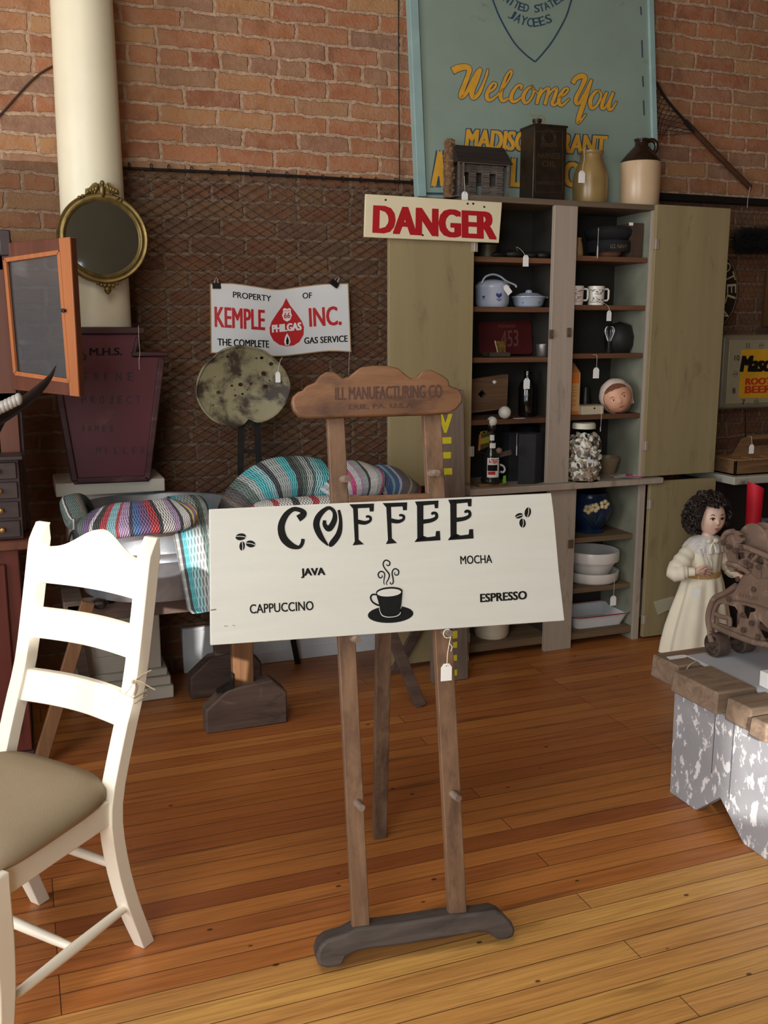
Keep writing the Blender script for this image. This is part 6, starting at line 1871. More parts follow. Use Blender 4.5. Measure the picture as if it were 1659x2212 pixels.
M['seat_rust'] = chipped('seat_rust', (140, 133, 102), (58, 48, 38), 0.74, 0.55, 12, 0.07, 0.15)
m_ = MB(); plate(m_, ol, hl, dish, 0.004, 13)
m_.build('seat_pan', M['seat_rust'], sm, smooth=60)
MB().tube([tuple(dish(x, y, 0.0)) for x, y in ol + [ol[0]]], 0.0045, 8).build('rolled_rim', M['seat_rust'], sm)
for x0_, x1_ in ((522, 520), (555, 560)):
    a, b = onY(x0_, 905, 3.46), onY(x1_, 1010, 3.46)
    bt_ = V((b.x, 3.56, 0.0)) if x0_ < 540 else V((onY(643, 1424, 3.66).x, 3.66, 0.0))
    MB().bar(b, a, 0.022, 0.008, (1, 0, 0)).build('stand_bar', M['dark_iron'], sm)
    MB().bar(bt_, b, 0.022, 0.008, (1, 0, 0)).build('stand_leg', M['dark_iron'], sm)
a, b = onY(522, 975, 3.465), onY(558, 975, 3.465)
MB().bar(a, b, 0.014, 0.006, (0, 0, 1)).build('cross_bar', M['dark_iron'], sm)
MB().bar(onY(512, 912, 3.455), onY(566, 906, 3.455), 0.02, 0.02, (0, 0, 1)).build('seat_bracket', M['dark_iron'], sm)
price_tag(600, 803, 'price tag hanging over the rusty round seat', anchor=onY(610, 772, 3.415), pt=onY(600, 803, 3.405), w=11, h=23, strand=((606, 778), (602, 792)))
price_tag(753, 808, 'narrow white tag on a long thread below the paper gas sign', anchor=onY(755, 758, 3.69), pt=onY(753, 795, 3.66), w=4, h=15, yaw=1.2, strand=((755, 762), (754, 780)))

# ================================================================ LETTERED PLANK
LPk = Pl((1.586, 3.246, 0), (0, -1, 0.055))
lk = thing('lettered_plank', 'grey weathered plank with big yellow letters WE, leaning behind the easel', 'plank', (1.55, 3.26, 0))
M['grey_plank'] = wood('grey_plank', (128, 112, 98), (92, 80, 70), 'Z', 0.8, 0.6, (72, 62, 56), 0.35, 0.3)
q = [LPk.at(x, y) for x, y in ((935, 1474), (1012, 1468), (1002, 842), (934, 850))]
q[0].z = q[1].z = 0.002
MB().prism(q, (0, 0.028, 0)).build('plank', M['grey_plank'], lk, bevel=0.003)
m_ = MB()
m_ = MB(); text(m_, LPk, 'W', (926, 935), (977, 934), (926, 896), 0.05, 0.0008)
m_.build('yellow_letter', plain('plank_yellow', (206, 192, 40), 0.6, vary=0.1, scale=60), lk, smooth=0, fix=False)
for pts in (
            ((942, 944), (951, 944), (951, 1026), (942, 1026)), ((953, 945), (975, 944), (975, 958), (953, 959)), ((953, 977), (974, 976), (974, 990), (953, 991)), ((953, 1012), (976, 1011), (977, 1025), (953, 1026)),
            ((976, 1364), (988, 1362), (988, 1378), (976, 1380)), ((976, 1388), (988, 1386), (987, 1399), (976, 1400)), ((976, 1416), (987, 1414), (987, 1427), (976, 1428)), ((977, 1448), (987, 1446), (987, 1459), (977, 1460)),
            ((953, 1120), (980, 1118), (980, 1132), (953, 1134)), ((942, 1118), (952, 1118), (952, 1200), (942, 1200)), ((953, 1150), (980, 1148), (980, 1162), (953, 1164)), ((953, 1186), (980, 1184), (980, 1198), (953, 1200))):
    m_ = MB(); patch(m_, LPk, pts, 0.0008)
    m_.build('yellow_stroke', plain('plank_yellow', (206, 192, 40), 0.6, vary=0.1, scale=60), lk, smooth=0, fix=False)


# ================================================================ HUTCH AT LEFT
M['hutch'] = wood('hutch_wood', (108, 62, 42), (78, 42, 30), 'Z', 0.4, 0.5, (60, 34, 28), 0.3, 0.1)
M['hutch_light'] = wood('hutch_light', (176, 112, 66), (150, 88, 50), 'Z', 0.4, 0.6, None, 0.3, 0.1)
M['dark_wood'] = wood('dark_wood', (66, 50, 48), (42, 32, 32), 'X', 0.45, 0.5, (30, 24, 24), 0.3, 0.1)
HY = 3.15
hu = thing('glazed_hutch', 'reddish wooden hutch at left with its glazed door swung open', 'cabinet', (-0.25, 3.2, 0.725))
zt1 = onY(0, 500, HY).z
hzt, hzb = 1.60, 0.735
MB().box((-0.06, HY, hzb), (-0.004, HY + 0.02, hzt)).build('front_stile', M['hutch'], hu, bevel=0.002)
MB().box((-0.5, HY, hzt - 0.07), (-0.004, HY + 0.02, hzt)).build('top_rail', M['hutch'], hu, bevel=0.002)
MB().box((-0.5, HY, 1.135), (-0.004, HY + 0.02, 1.168)).build('bottom_rail', M['hutch'], hu, bevel=0.002)
MB().box((-0.012, HY + 0.02, hzb), (0.008, HY + 0.3, hzt)).build('side_panel', M['dark_wood'], hu, bevel=0.002)
MB().box((-0.5, HY + 0.3, hzb), (0.008, HY + 0.315, hzt)).build('back_panel', M['dark_wood'], hu)
for z in (onY(5, 730, HY).z - 0.01, 1.17):
    MB().box((-0.5, HY + 0.022, z - 0.016), (-0.012, HY + 0.3, z)).build('shelf', M['hutch'], hu)
HS = 1.17
MB().box((-0.5, HY, hzt), (0.012, HY + 0.32, hzt + 0.02)).build('top_board', M['hutch'], hu, bevel=0.003)
MB().box((-0.5, HY + 0.003, hzb), (-0.07, HY + 0.018, 1.13)).build('lower_panel', M['dark_wood'], hu)
# the door: hinge on the stile, swung out towards the viewer
HA = onY(16, 690, HY - 0.01); HB = onY(163, 690, HY - 0.22)
hd_ = (HB - HA); hd_.z = 0; hd_.normalize()
HP = Pl(HA, V((-hd_.y, hd_.x, 0)))
door = None
outer = [(1, 526), (152, 512), (172, 857), (27, 842)]
inner = [(12, 562), (128, 545), (150, 823), (34, 806)]
m_ = MB()
plate(m_, outer, [inner], lambda x, y, k_: HP.at(x, y, -k_), 0.022)
door = m_.build('door', M['hutch'], hu, bevel=0.0015)
m_ = MB(); plate(m_, [(128, 514), (152, 512), (172, 857), (152, 855)], [], lambda x, y, k_: HP.at(x, y, 0.003 - k_), 0.024)
m_.build('door_stile', M['hutch_light'], door, bevel=0.0015)
m_ = MB()
for a, b in zip(inner, inner[1:] + inner[:1]):
    m_.bar(HP.at(*a, 0.0), HP.at(*b, 0.0), 0.008, 0.012, HP.n)
m_.build('glazing_bead', M['hutch_light'], door)
hg = NT('hutch_glass'); hg.set((205, 210, 215), 0.05, 0.0, Transmission_Weight=0.92, IOR=1.45, Specular_IOR_Level=0.6)
m_ = MB(); plate(m_, inner, [], lambda x, y, k_: HP.at(x, y, -0.009 - k_), 0.003)
m_.build('pane', hg.m, door, smooth=0)
kb = HP.at(143, 671, 0.003)
MB().lathe([(0.004, 0), (0.004, 0.006), (0.006, 0.007), (0.006, 0.011), (0.0005, 0.012)], kb, 14, HP.n).build('knob', M['iron'], door)
# glassware on the hutch shelf
M['blue_glass'] = NT('blue_glass').set((150, 170, 190), 0.05, 0.0, Transmission_Weight=0.8, IOR=1.2, Specular_IOR_Level=0.8)
for x_, lab in ((-0.045, 'clear pressed glass creamer with handle on the hutch shelf'), (-0.16, 'clear pressed glass jar on the hutch shelf, further left')):
    gt = thing('glass_jar', lab, 'jar', (x_, HY + 0.1, HS))
    MB().lathe([(0.0005, HS), (0.035, HS), (0.04, HS + 0.03), (0.028, HS + 0.07), (0.04, HS + 0.12), (0.042, HS + 0.15), (0.038, HS + 0.15), (0.036, HS + 0.12), (0.024, HS + 0.07), (0.034, HS + 0.03), (0.0005, HS + 0.006)], (x_, HY + 0.1, 0), 24).build('glass_body', M['blue_glass'], gt, smooth=60)
    for dz in (0.03, 0.11):
        MB().torus((x_ + 0.045, HY + 0.09, HS + dz + 0.01), 0.024, 0.005, (0, 1, 0), 20, 8).build('handle', M['blue_glass'], gt)
pl_t = thing('potted_plant', 'small green plant just showing behind the hutch door', 'plant', (-0.07, HY + 0.08, onY(5, 730, HY).z - 0.01))
zp = onY(5, 730, HY).z - 0.01
MB().lathe([(0.0005, zp), (0.02, zp), (0.026, zp + 0.04), (0.0005, zp + 0.04)], (-0.05, HY + 0.08, 0), 18).build('pot', plain('terracotta', (156, 104, 66), 0.7), pl_t)
m_ = MB(); rr = random.Random(2)
for i in range(26):
    an, r = rr.uniform(0, 6.28), rr.uniform(0.0, 0.03)
    m_.ball((-0.05 + r * math.cos(an), HY + 0.08 + r * math.sin(an), zp + 0.045 + rr.uniform(0, 0.03)), (0.009, 0.004, 0.007), 8, 6)
m_.build('leaves', plain('leaf', (52, 110, 46), 0.6), pl_t)
one(MB().box(onY(0, 552, 3.12), onY(22, 500, 3.17)), 'wooden_block', M['dark_wood'], 'dark wooden block on top of the hutch at the left edge', 'block', bevel=0.004)
# base cabinet and dark chest
bc_ = thing('base_cabinet', 'dark red brown wooden base cabinet under the hutch, left edge', 'cabinet', (-0.25, 3.2, 0))
M['redwood'] = wood('redwood', (96, 44, 34), (66, 28, 24), 'Z', 0.35, 0.4, (40, 20, 18), 0.3, 0.05)
MB().box((-0.6, 3.05, 0.05), (-0.03, 3.46, 0.7)).build('carcass', M['redwood'], bc_, bevel=0.003)
MB().box((-0.62, 3.03, 0.7), (0.015, 3.46, 0.732)).build('top_board', M['hutch'], bc_, bevel=0.005)
MB().box((-0.6, 3.04, 0.0), (-0.025, 3.46, 0.05)).build('plinth', M['dark_wood'], bc_, bevel=0.003)
MB().box((-0.42, 3.035, 0.12), (-0.07, 3.05, 0.66)).build('door', M['redwood'], bc_, bevel=0.004)
dc_ = thing('dark_chest', 'small dark stained chest of narrow drawers on the base cabinet', 'chest', (-0.25, 3.1, 0.733))
zc0, zc1 = 0.733, 0.975
MB().box((-0.5, 3.05, zc0), (-0.012, 3.13, zc1)).build('carcass', M['dark_wood'], dc_, bevel=0.002)
MB().box((-0.51, 3.03, zc1), (0.0, 3.14, zc1 + 0.012)).build('top_board', M['dark_wood'], dc_, bevel=0.002)
for i in range(4):
    z = zc0 + 0.008 + i * 0.059
    d_ = MB().box((-0.48, 3.04, z), (-0.02, 3.05, z + 0.05)).build('drawer', M['dark_wood'], dc_, bevel=0.002)
    MB().lathe([(0.004, 0), (0.008, 0.008), (0.007, 0.014), (0.0005, 0.016)], (-0.07, 3.04, z + 0.025), 14, (0, -1, 0)).build('knob', plain('brass', (150, 112, 54), 0.4, 0.8), d_)
# curved horn poking in from the left
hn = thing('curved_horn', 'dark curved horn with a ringed pale grip poking in from the left edge', 'horn', tuple(onY(20, 890, 2.6)))
hpts = [(-60, 950), (-20, 915), (20, 890), (60, 862), (90, 835), (110, 812), (121, 789)]
hw_ = [0.02, 0.02, 0.0185, 0.0165, 0.0125, 0.007, 0.001]
q = smoothpts([tuple(onY(x, y, 2.62 + 0.04 * i)) + (w * 0.9,) for i, ((x, y), w) in enumerate(zip(hpts, hw_))], 5)
MB().tube([a[:3] for a in q], [a[3] for a in q], 12).build('horn', plain('horn_black', (34, 27, 26), 0.35, vary=0.3), hn)
m_ = MB()
for i in range(7):
    t = i / 6
    c = onY(-10 + 50 * t, 896 - 24 * t, 2.64) + V((0, -0.012, 0.012))
    m_.ball(c, (0.011, 0.013, 0.016), 12, 8)
m_.build('ringed_grip', plain('grip', (168, 162, 156), 0.4, vary=0.15), hn)
a = onY(-30, 905, 2.66)
MB().tube([tuple(onY(-60, 960, 2.7)), tuple(onY(-10, 930, 2.7)), tuple(onY(2, 908, 2.7)), tuple(onY(12, 904, 2.7))], [0.016, 0.014, 0.012, 0.006], 10).build('guard', M['iron'], hn)
price_tag(297, 770, 'thin tag on a long string over the edge of the maroon board', anchor=onY(299, 704, 3.445), pt=onY(300, 772, 3.43), w=5, h=26, yaw=1.25, strand=((299, 706), (300, 735), (302, 760)))

# ================================================================ RIGHT END OF THE WALL
wr_ = thing('chicken_wire', 'rusty hexagonal chicken wire hung on the wall right of the cupboard', 'wire netting', (3.1, 3.72, 0.5))
m_ = MB()
a_h = 0.017
for r in range(46):
    for c in range(32):
        cx = 2.62 + c * a_h * 1.732 + (a_h * 0.866 if r % 2 else 0); cz = 0.78 + r * a_h * 1.5
        if cz > 1.915: continue
        p = [V((cx, 3.722, cz + a_h)), V((cx + a_h * 0.866, 3.722, cz + a_h / 2)), V((cx + a_h * 0.866, 3.722, cz - a_h / 2)), V((cx - a_h * 0.866, 3.722, cz + a_h / 2))]
        m_.tube([p[3], p[0], p[1], p[2]], 0.0009, 3, caps=False)
m_.build('wire_net', plain('chicken_wire_brown', (62, 46, 36), 0.7, 0.2, vary=0.4), wr_, smooth=0, fix=False)
MB().box((2.56, 3.70, 1.925), (3.75, 3.735, 1.955)).build('top_rail', M['dark_iron'], wr_, bevel=0.003)
# net pole
np_ = thing('net_pole', 'old fishing net on a brown pole slanting across the brick, top right', 'net', (2.9, 3.7, 2.0))
MB().tube([onY(1480, 262, 3.70), onY(1545, 330, 3.70), onY(1620, 405, 3.71)], [0.012, 0.012, 0.013], 12).build('pole', wood('pole_wood', (98, 66, 44), (66, 42, 28), 'X', 0.6), np_)
MB().tube([tuple(onY(x, y, 3.68)) for x, y in smoothpts([(1390, 148), (1415, 175), (1440, 215), (1480, 262), (1498, 285)], 4)], 0.006, 8).build('hoop', M['dark_iron'], np_)
m_ = MB()
for i in range(14):
    t = i / 13
    a = (1398 + 95 * t, 168 + 108 * t); b = (1392 + 60 * t, 290 + 12 * math.sin(i))
    m_.tube([tuple(onY(x, y, 3.69 - 0.006 * math.sin(i))) for x, y in smoothpts([a, ((a[0] + b[0]) / 2 - 6, (a[1] + b[1]) / 2), b], 3)], 0.0016, 4)
for i in range(9):
    t = i / 8
    m_.tube([tuple(onY(x, y, 3.688)) for x, y in smoothpts([(1392, 175 + 112 * t), (1420 + 20 * t, 200 + 92 * t), (1400 + 95 * min(1, t + 0.25), 178 + 110 * min(1, t + 0.2))], 3)], 0.0016, 4)
m_.build('netting', plain('net_brown', (52, 40, 32), 0.9), np_, smooth=0, fix=False)
price_tag(1615, 428, 'narrow tag tied to the low end of the net pole', anchor=onY(1620, 405, 3.695), pt=onY(1615, 430, 3.67), w=6, h=18, yaw=1.0, strand=((1620, 404), (1618, 416)))
# oval HOTEL sign
HS_ = PY(3.69)
hs = thing('oval_sign', 'black oval sign with cream HOTEL lettering, half hidden by the cupboard door', 'sign', tuple(onY(1520, 700, 3.69)))
cH = onY(1519, 628, 3.69); rx, rz = onY(1595, 628, 3.69).x - cH.x, cH.z - onY(1519, 712, 3.69).z
rz = 0.205
m_ = MB(); pts = [cH + V((rx * math.cos(t), 0, rz * math.sin(t))) for t in (6.2832 * i / 48 for i in range(48))]
m_.prism(pts, (0, 0.018, 0)); m_.build('board', plain('sign_black', (26, 24, 22), 0.5), hs, bevel=0.002)
MB().tube([tuple(cH + V((rx * 0.965 * math.cos(t), -0.001, rz * 0.965 * math.sin(t)))) for t in (6.2832 * i / 48 for i in range(49))], 0.0016, 5).build('gold_line', plain('sign_gold', (150, 130, 88), 0.5), hs)
m_ = MB()
ch_ = crop(1380, 400, 3.351)
for c_, ang in (('H', 62), ('O', 40), ('T', 22), ('E', 4), ('L', -14), ('M', -42)):
    t = math.radians(ang)
    q = cH + V((rx * 0.80 * math.cos(t), -0.0008, rz * 0.80 * math.sin(t)))
    tx = V((math.sin(t), 0, -math.cos(t) * 0.9)).normalized(); ty = V((math.cos(t), 0, math.sin(t)))
    us, fs = text_mesh(c_, 0.0)
    m_.add([q + tx * ((u - 0.5) * 0.042) + ty * ((w - 0.5) * 0.052) for u, w in us], fs)
m_.build('lettering', plain('sign_letter', (196, 182, 146), 0.6), hs, smooth=0, fix=False)
# dark brush
br_ = thing('bristle_brush', 'big black bristly chimney brush hanging against the wall at the right edge', 'brush', tuple(onY(1630, 520, 3.6)))
b0, b1 = onY(1592, 520, 3.62), onY(1690, 518, 3.62)
MB().tube([b0, b1 + V((0.25, 0, 0))], 0.008, 8).build('rod', M['dark_iron'], br_)
m_ = MB(); rr = random.Random(9)
for i in range(2600):
    t = rr.random(); p = b0 + (b1 - b0) * t
    an = rr.uniform(0, 6.283); L_ = 0.062 * rr.uniform(0.75, 1.05)
    d = V((rr.uniform(-0.25, 0.25), math.cos(an), math.sin(an)))
    m_.tube([p, p + d * L_], [0.0013, 0.0008], 3, caps=False)
m_.build('bristles', plain('bristle', (16, 15, 15), 0.9), br_, smooth=0, fix=False)['kind'] = 'stuff'
one(MB().box(onY(1652, 585, 3.72), onY(1700, 705, 3.70)), 'framed_picture', wood('frame_brown', (110, 80, 50), (80, 54, 34), 'Z'), 'plain brown frame edge on the wall at the right picture edge', 'picture', bevel=0.002)
# root beer clock
kY = 3.60
kc = thing('advertising_clock', 'square cream advertising clock with a yellow root beer panel, right edge', 'clock', tuple(onY(1610, 888, kY)))
a, b = onY(1556, 885, kY), onY(1570, 722, kY)
kx0, kx1, kz0, kz1 = onY(1560, 800, kY).x, onY(1560, 800, kY).x + 0.40, a.z, b.z
MB().box((kx0, kY, kz0), (kx1, kY + 0.09, kz1)).build('case', plain('clock_case', (128, 120, 98), 0.4), kc, bevel=0.02, seg=4)
KF = PY(kY - 0.001)
fa = KF.at(1572, 884), KF.at(1572, 734)
MB().box((kx0 + 0.03, kY - 0.004, kz0 + 0.025), (kx1 - 0.03, kY + 0.002, kz1 - 0.025)).build('face', plain('clock_face', (150, 142, 116), 0.5, vary=0.03), kc, bevel=0.006)
KF = PY(kY - 0.0045)
ckk = crop(1380, 400, 3.351)
m_ = MB(); patch(m_, KF, ckk((742, 1192), (1120, 1180), (1110, 1540), (722, 1540))); m_.build('yellow_panel', plain('clock_yellow', (206, 156, 34), 0.5), kc, smooth=0, fix=False)
m_ = MB(); text(m_, KF, "Mason's", *ckk((728, 1350), (1070, 1345), (748, 1232)), bold=0.06, lift=0.001)
for s_, bl, br, tl in (('11', (776, 1180), (798, 1180), (778, 1142)), ('10', (690, 1270), (726, 1270), (692, 1232)), ('8', (676, 1508), (698, 1508), (676, 1468)), ('7', (744, 1590), (768, 1588), (744, 1552))):
    text(m_, KF, s_, *ckk(bl, br, tl), bold=0.01, lift=0.001)
m_.build('lettering', M['black_paint'], kc, smooth=0, fix=False)
m_ = MB(); text(m_, KF, 'ROOT', *ckk((768, 1445), (960, 1440), (772, 1398)), bold=0.07, lift=0.001); text(m_, KF, 'BEER', *ckk((764, 1505), (960, 1500), (768, 1455)), bold=0.07, lift=0.001)
m_.build('lettering', plain('clock_red', (184, 48, 26), 0.6), kc, smooth=0, fix=False)
m_ = MB()
for q in ((886, 1160), (698, 1368), (850, 1565)):
    x, y = ckk(q)[0]
    m_.torus(KF.at(x, y, 0.0005), 0.0125, 0.0012, (0, 1, 0), 20, 6)
    stroke(m_, KF, [(x - 4, y), (x + 4, y - 0.5)], 3.2, 0.0008, 1)
m_.build('hour_mark', plain('clock_grey', (96, 96, 82), 0.6), kc, fix=False)
MB().tube([tuple(onY(1610, 885, 3.69)), tuple(onY(1610, 960, 3.69))], 0.0022, 6).build('cord', M['dark_iron'], kc)
# wall shelf with egg crate carrier
wsf = thing('stone_slab', 'thick white and grey slab at right carrying a wooden carrier', 'slab', (3.2, 3.5, 0.66))
shz = onY(1580, 1030, 3.38).z
MB().box((2.93, 3.36, shz - 0.035), (3.75, 3.735, shz)).build('slab', chipped('slab_paint', (176, 172, 158), (112, 106, 92), 0.3, 0.6, 7), wsf, bevel=0.004)
one(MB().box((2.93, 3.5, 0.0), (3.75, 3.72, shz - 0.036)), 'dark_cupboard', plain('blackish_wood', (34, 27, 24), 0.8), 'dark wooden cupboard front standing under the slab at right', 'cupboard')  # near-black brown wood, slight tone variation
wcx = thing('wooden_carrier', 'shallow wooden carrier crate with arched handle, on the grey slab at right', 'crate', (3.1, 3.5, shz))
yF, yB = 3.40, 3.60
xa, xb = 2.965, 3.42
M['carrier'] = wood('carrier_wood', (142, 108, 74), (98, 70, 46), 'X', 0.7, 1.0, (70, 52, 38), 0.4)
for a, b in (((xa, yF, shz), (xb, yF + 0.01, shz + 0.065)), ((xa, yB - 0.01, shz), (xb, yB, shz + 0.065)), ((xa, yF, shz), (xa + 0.01, yB, shz + 0.065)), ((xb - 0.01, yF, shz), (xb, yB, shz + 0.065)), ((xa, yF, shz), (xb, yB, shz + 0.008))):
    MB().box(a, b).build('side', M['carrier'], wcx, bevel=0.001)
for i in range(4):
    x = xa + 0.012 + i * 0.106
    MB().box((x, yF + 0.012, shz + 0.062), (x + 0.09, yB - 0.012, shz + 0.069)).build('lid_slat', wood('carrier_light', (186, 142, 96), (150, 108, 70), 'Y', 0.6), wcx, bevel=0.001)
hp = [(xa + 0.06, shz + 0.065), (xb - 0.06, shz + 0.065), (xb - 0.12, shz + 0.15), (xb - 0.17, shz + 0.165), (xa + 0.17, shz + 0.165), (xa + 0.12, shz + 0.15)]
m_ = MB(); xm = (xa + xb) / 2
plate(m_, hp, [[(xm - 0.055, shz + 0.115), (xm + 0.055, shz + 0.115), (xm + 0.055, shz + 0.145), (xm - 0.055, shz + 0.145)]], lambda x, y, k_: V((x, yF + 0.1 + k_, y)), 0.012)
m_.build('handle_board', M['carrier'], wcx, bevel=0.001)
price_tag(1624, 960, 'price tag hanging from the handle of the wooden carrier', anchor=V((onY(1618, 940, 3.49).x, yF + 0.098, shz + 0.15)), pt=onY(1624, 960, 3.385), w=13, h=20, strand=((1616, 944), (1622, 942), (1624, 952)))
# bucket with red cone
bk_ = thing('metal_pail', 'grey metal pail holding a rolled red card, right of the doll', 'pail', (3.02, 3.3, 0.33))
Pb = onY(1642, 1190, 3.3); sb = mpp(Pb)
zb0 = onY(1642, 1215, 3.3).z; zb1 = onY(1642, 1124, 3.3).z
MB().lathe([(0.001, zb0), (24 * sb, zb0), (29 * sb, zb1 - 0.03), (30.5 * sb, zb1 - 0.026), (29.5 * sb, zb1 - 0.02), (30 * sb, zb1), (28.5 * sb, zb1), (24 * sb, zb0 + 0.004), (0.001, zb0 + 0.004)], (Pb.x, 3.3, 0), 32).build('pail_body', plain('pail_grey', (126, 130, 142), 0.4, 0.6, vary=0.12), bk_, smooth=50)
MB().torus((Pb.x, 3.3, zb1 - 0.01), 31 * sb, 0.0015, (0.0, 0.5, 0.8), 28, 6, a0=math.pi, a1=2 * math.pi).build('bail_handle', M['iron'], bk_)
one(MB().box((Pb.x - 0.16, 3.16, 0.0), (Pb.x + 0.3, 3.45, zb0 - 0.002)), 'dark_crate', plain('blackish_crate', (36, 30, 27), 0.85), 'dark crate under the metal pail behind the trolley', 'crate', bevel=0.004)  # very dark brown crate, slight tone variation
rc = [onY(1615, 1042, 3.3), onY(1650, 1058, 3.29), onY(1654, 1130, 3.3), onY(1618, 1130, 3.31)]
m_ = MB()
rings = []
for zt_, zz_ in ((0, zb0 + 0.03), (1, 0)):
    ring = []
    for i in range(20):
        t = 2 * math.pi * i / 20
        cx = (rc[0].x + rc[1].x) / 2 + 0.004
        top = rc[0].z + (rc[1].z - rc[0].z) * (math.cos(t) * 0.5 + 0.5)
        rad = 0.036 if zt_ else 0.030
        ring.append(V((cx + rad * math.cos(t), 3.3 + rad * math.sin(t), top if zt_ else zz_)))
    rings.append(ring)
m_.loft(rings, caps=False)
o = one(m_, 'red_card_roll', plain('bright_red', (214, 26, 48), 0.55, vary=0.04), 'bright red rolled card standing in the grey metal pail', 'card', smooth=60)

# ================================================================ THE DOLL
dx, dy = 2.652, 3.2
dl_ = thing('standing_doll', 'tall doll with dark curly hair in a long cream dress with lace collar', 'doll', (dx, dy, 0))
M['porcelain'] = plain('porcelain', (226, 190, 170), 0.4, vary=0.03)
hc = V((2.676, dy - 0.005, 0.588))          # head centre
hr = (0.058, 0.062, 0.076)
fz = Matrix.Rotation(-0.20, 3, 'Z')


def dh_fn(d, p):
    f = max(0.0, -d.y)
    k_ = 1.0
    q = V((p.x * (1.0 + 0.05 * (d.z < 0) * -d.z), p.y, p.z))
    jaw = max(0, -d.z - 0.25)
    q.x *= 1 - 0.30 * jaw
    cheek = math.exp(-((abs(d.x) - 0.45) ** 2 / 0.05 + (d.z + 0.28) ** 2 / 0.06)) * f
    nose = math.exp(-(d.x ** 2 / 0.010 + (d.z + 0.16) ** 2 / 0.016)) * f
    bridge = math.exp(-(d.x ** 2 / 0.008 + (d.z + 0.02) ** 2 / 0.03)) * f
    lip = math.exp(-(d.x ** 2 / 0.04 + (d.z + 0.46) ** 2 / 0.004)) * f
    lip2 = math.exp(-(d.x ** 2 / 0.03 + (d.z + 0.54) ** 2 / 0.003)) * f
    chin = math.exp(-(d.x ** 2 / 0.05 + (d.z + 0.78) ** 2 / 0.03)) * f
    eye = math.exp(-((abs(d.x) - 0.36) ** 2 / 0.02 + (d.z - 0.04) ** 2 / 0.010)) * f
    s_ = 1 + 0.06 * cheek + 0.17 * nose + 0.04 * bridge + 0.05 * lip + 0.045 * lip2 + 0.08 * chin - 0.05 * eye
    return fz @ (q * s_)


def at_face(x, z, lift=0.0006):
    y = -math.sqrt(max(0, 1 - x * x - z * z))
    d = V((x, y, z))
    q = dh_fn(d, V((d.x * hr[0], d.y * hr[1], d.z * hr[2])))
    return hc + q * (1 + lift / hr[0])


# body: torso, neck, arms and five-fingered hands grown as one skin, the head joined in the same mesh
def skin_body(pts, edges, rad, root=0):
    me = bpy.data.meshes.new('skin'); me.from_pydata([tuple(p) for p in pts], edges, [])
    o = bpy.data.objects.new('skin', me); col.objects.link(o)
    md = o.modifiers.new('s', 'SKIN'); md.use_smooth_shade = True
    for i, r in enumerate(rad):
        me.skin_vertices[0].data[i].radius = (r, r)
        me.skin_vertices[0].data[i].use_root = (i == root)
    sb_ = o.modifiers.new('d', 'SUBSURF'); sb_.levels = 2; sb_.render_levels = 2
    dg = bpy.context.evaluated_depsgraph_get()
    ev = bpy.data.meshes.new_from_object(o.evaluated_get(dg))
    bpy.data.objects.remove(o)
    return ev


pts = [V((dx, dy, 0.30)), V((dx, dy, 0.38)), V((dx, dy, 0.46)), V((dx + 0.018, dy - 0.002, 0.50)), V((dx + 0.022, dy - 0.002, 0.545))]
rad = [0.055, 0.05, 0.05, 0.027, 0.027]
edges = [(0, 1), (1, 2), (2, 3), (3, 4)]


def arm(sh, el, wr, rads):
    b = len(pts)
    pts.extend([V(sh), V(el), V(wr)]); rad.extend(rads)
    edges.extend([(2, b), (b, b + 1), (b + 1, b + 2)])
    return b + 2


def hand(w, dirv, side, curl, k_=1.0):
    """palm from wrist index w along dirv, fingers spread along side"""
    d, sd, cu_ = V(dirv).normalized(), V(side).normalized(), V(curl).normalized()
    b = len(pts)
    pw = pts[w]
    pts.append(pw + d * 0.022 * k_); rad.append(0.0105 * k_); edges.append((w, b))
    for i, (off, ln) in enumerate(((-0.0125, 0.030), (-0.0042, 0.034), (0.0042, 0.032), (0.0122, 0.025))):
        n0 = len(pts)
        base = pw + d * 0.034 * k_ + sd * off * k_
        pts.extend([base, base + d * ln * 0.5 * k_ + cu_ * 0.003, base + d * ln * 0.9 * k_ + cu_ * 0.010]); rad.extend([0.0046 * k_, 0.0040 * k_, 0.0032 * k_])
        edges.extend([(b, n0), (n0, n0 + 1), (n0 + 1, n0 + 2)])
    n0 = len(pts)
    base = pw + d * 0.014 * k_ - sd * 0.010 * k_
    pts.extend([base, base + d * 0.014 * k_ - sd * 0.009 * k_, base + d * 0.026 * k_ - sd * 0.010 * k_ + cu_ * 0.003]); rad.extend([0.0058 * k_, 0.0046 * k_, 0.0036 * k_])
    edges.extend([(w, n0), (n0, n0 + 1), (n0 + 1, n0 + 2)])


def P3(x, y, Y): return onY(x, y, Y)


shR = V((dx - 0.066, dy, 0.455)); elR = P3(1458, 1236, dy - 0.03); wrR = P3(1500, 1235, dy - 0.075)
wR = arm(shR, elR, wrR, [0.018, 0.022, 0.0125])
hand(wR, P3(1549, 1234, dy - 0.082) - wrR, (0.1, 0.35, -1), (0.0, 0.5, -0.8), 1.42)
shL = V((dx + 0.07, dy, 0.455)); elL = P3(1580, 1225, dy - 0.01); wrL = P3(1592, 1240, dy - 0.06)
wL = arm(shL, elL, wrL, [0.018, 0.022, 0.0125])
hand(wL, P3(1610, 1262, dy - 0.10) - wrL, (0.3, 0.2, -1), (-0.3, 0.5, -0.5), 1.42)
me = skin_body(pts, edges, rad, 0)
m_ = MB().mesh(me, Matrix.Identity(4))
m_.ball(hc, hr, 64, 48, dh_fn)
for sx in (-1, 1):
    m_.ball(hc + fz @ V((sx * 0.058, 0.004, -0.006)), (0.007, 0.012, 0.016), 12, 8)
m_.build('body', M['porcelain'], dl_, smooth=80)


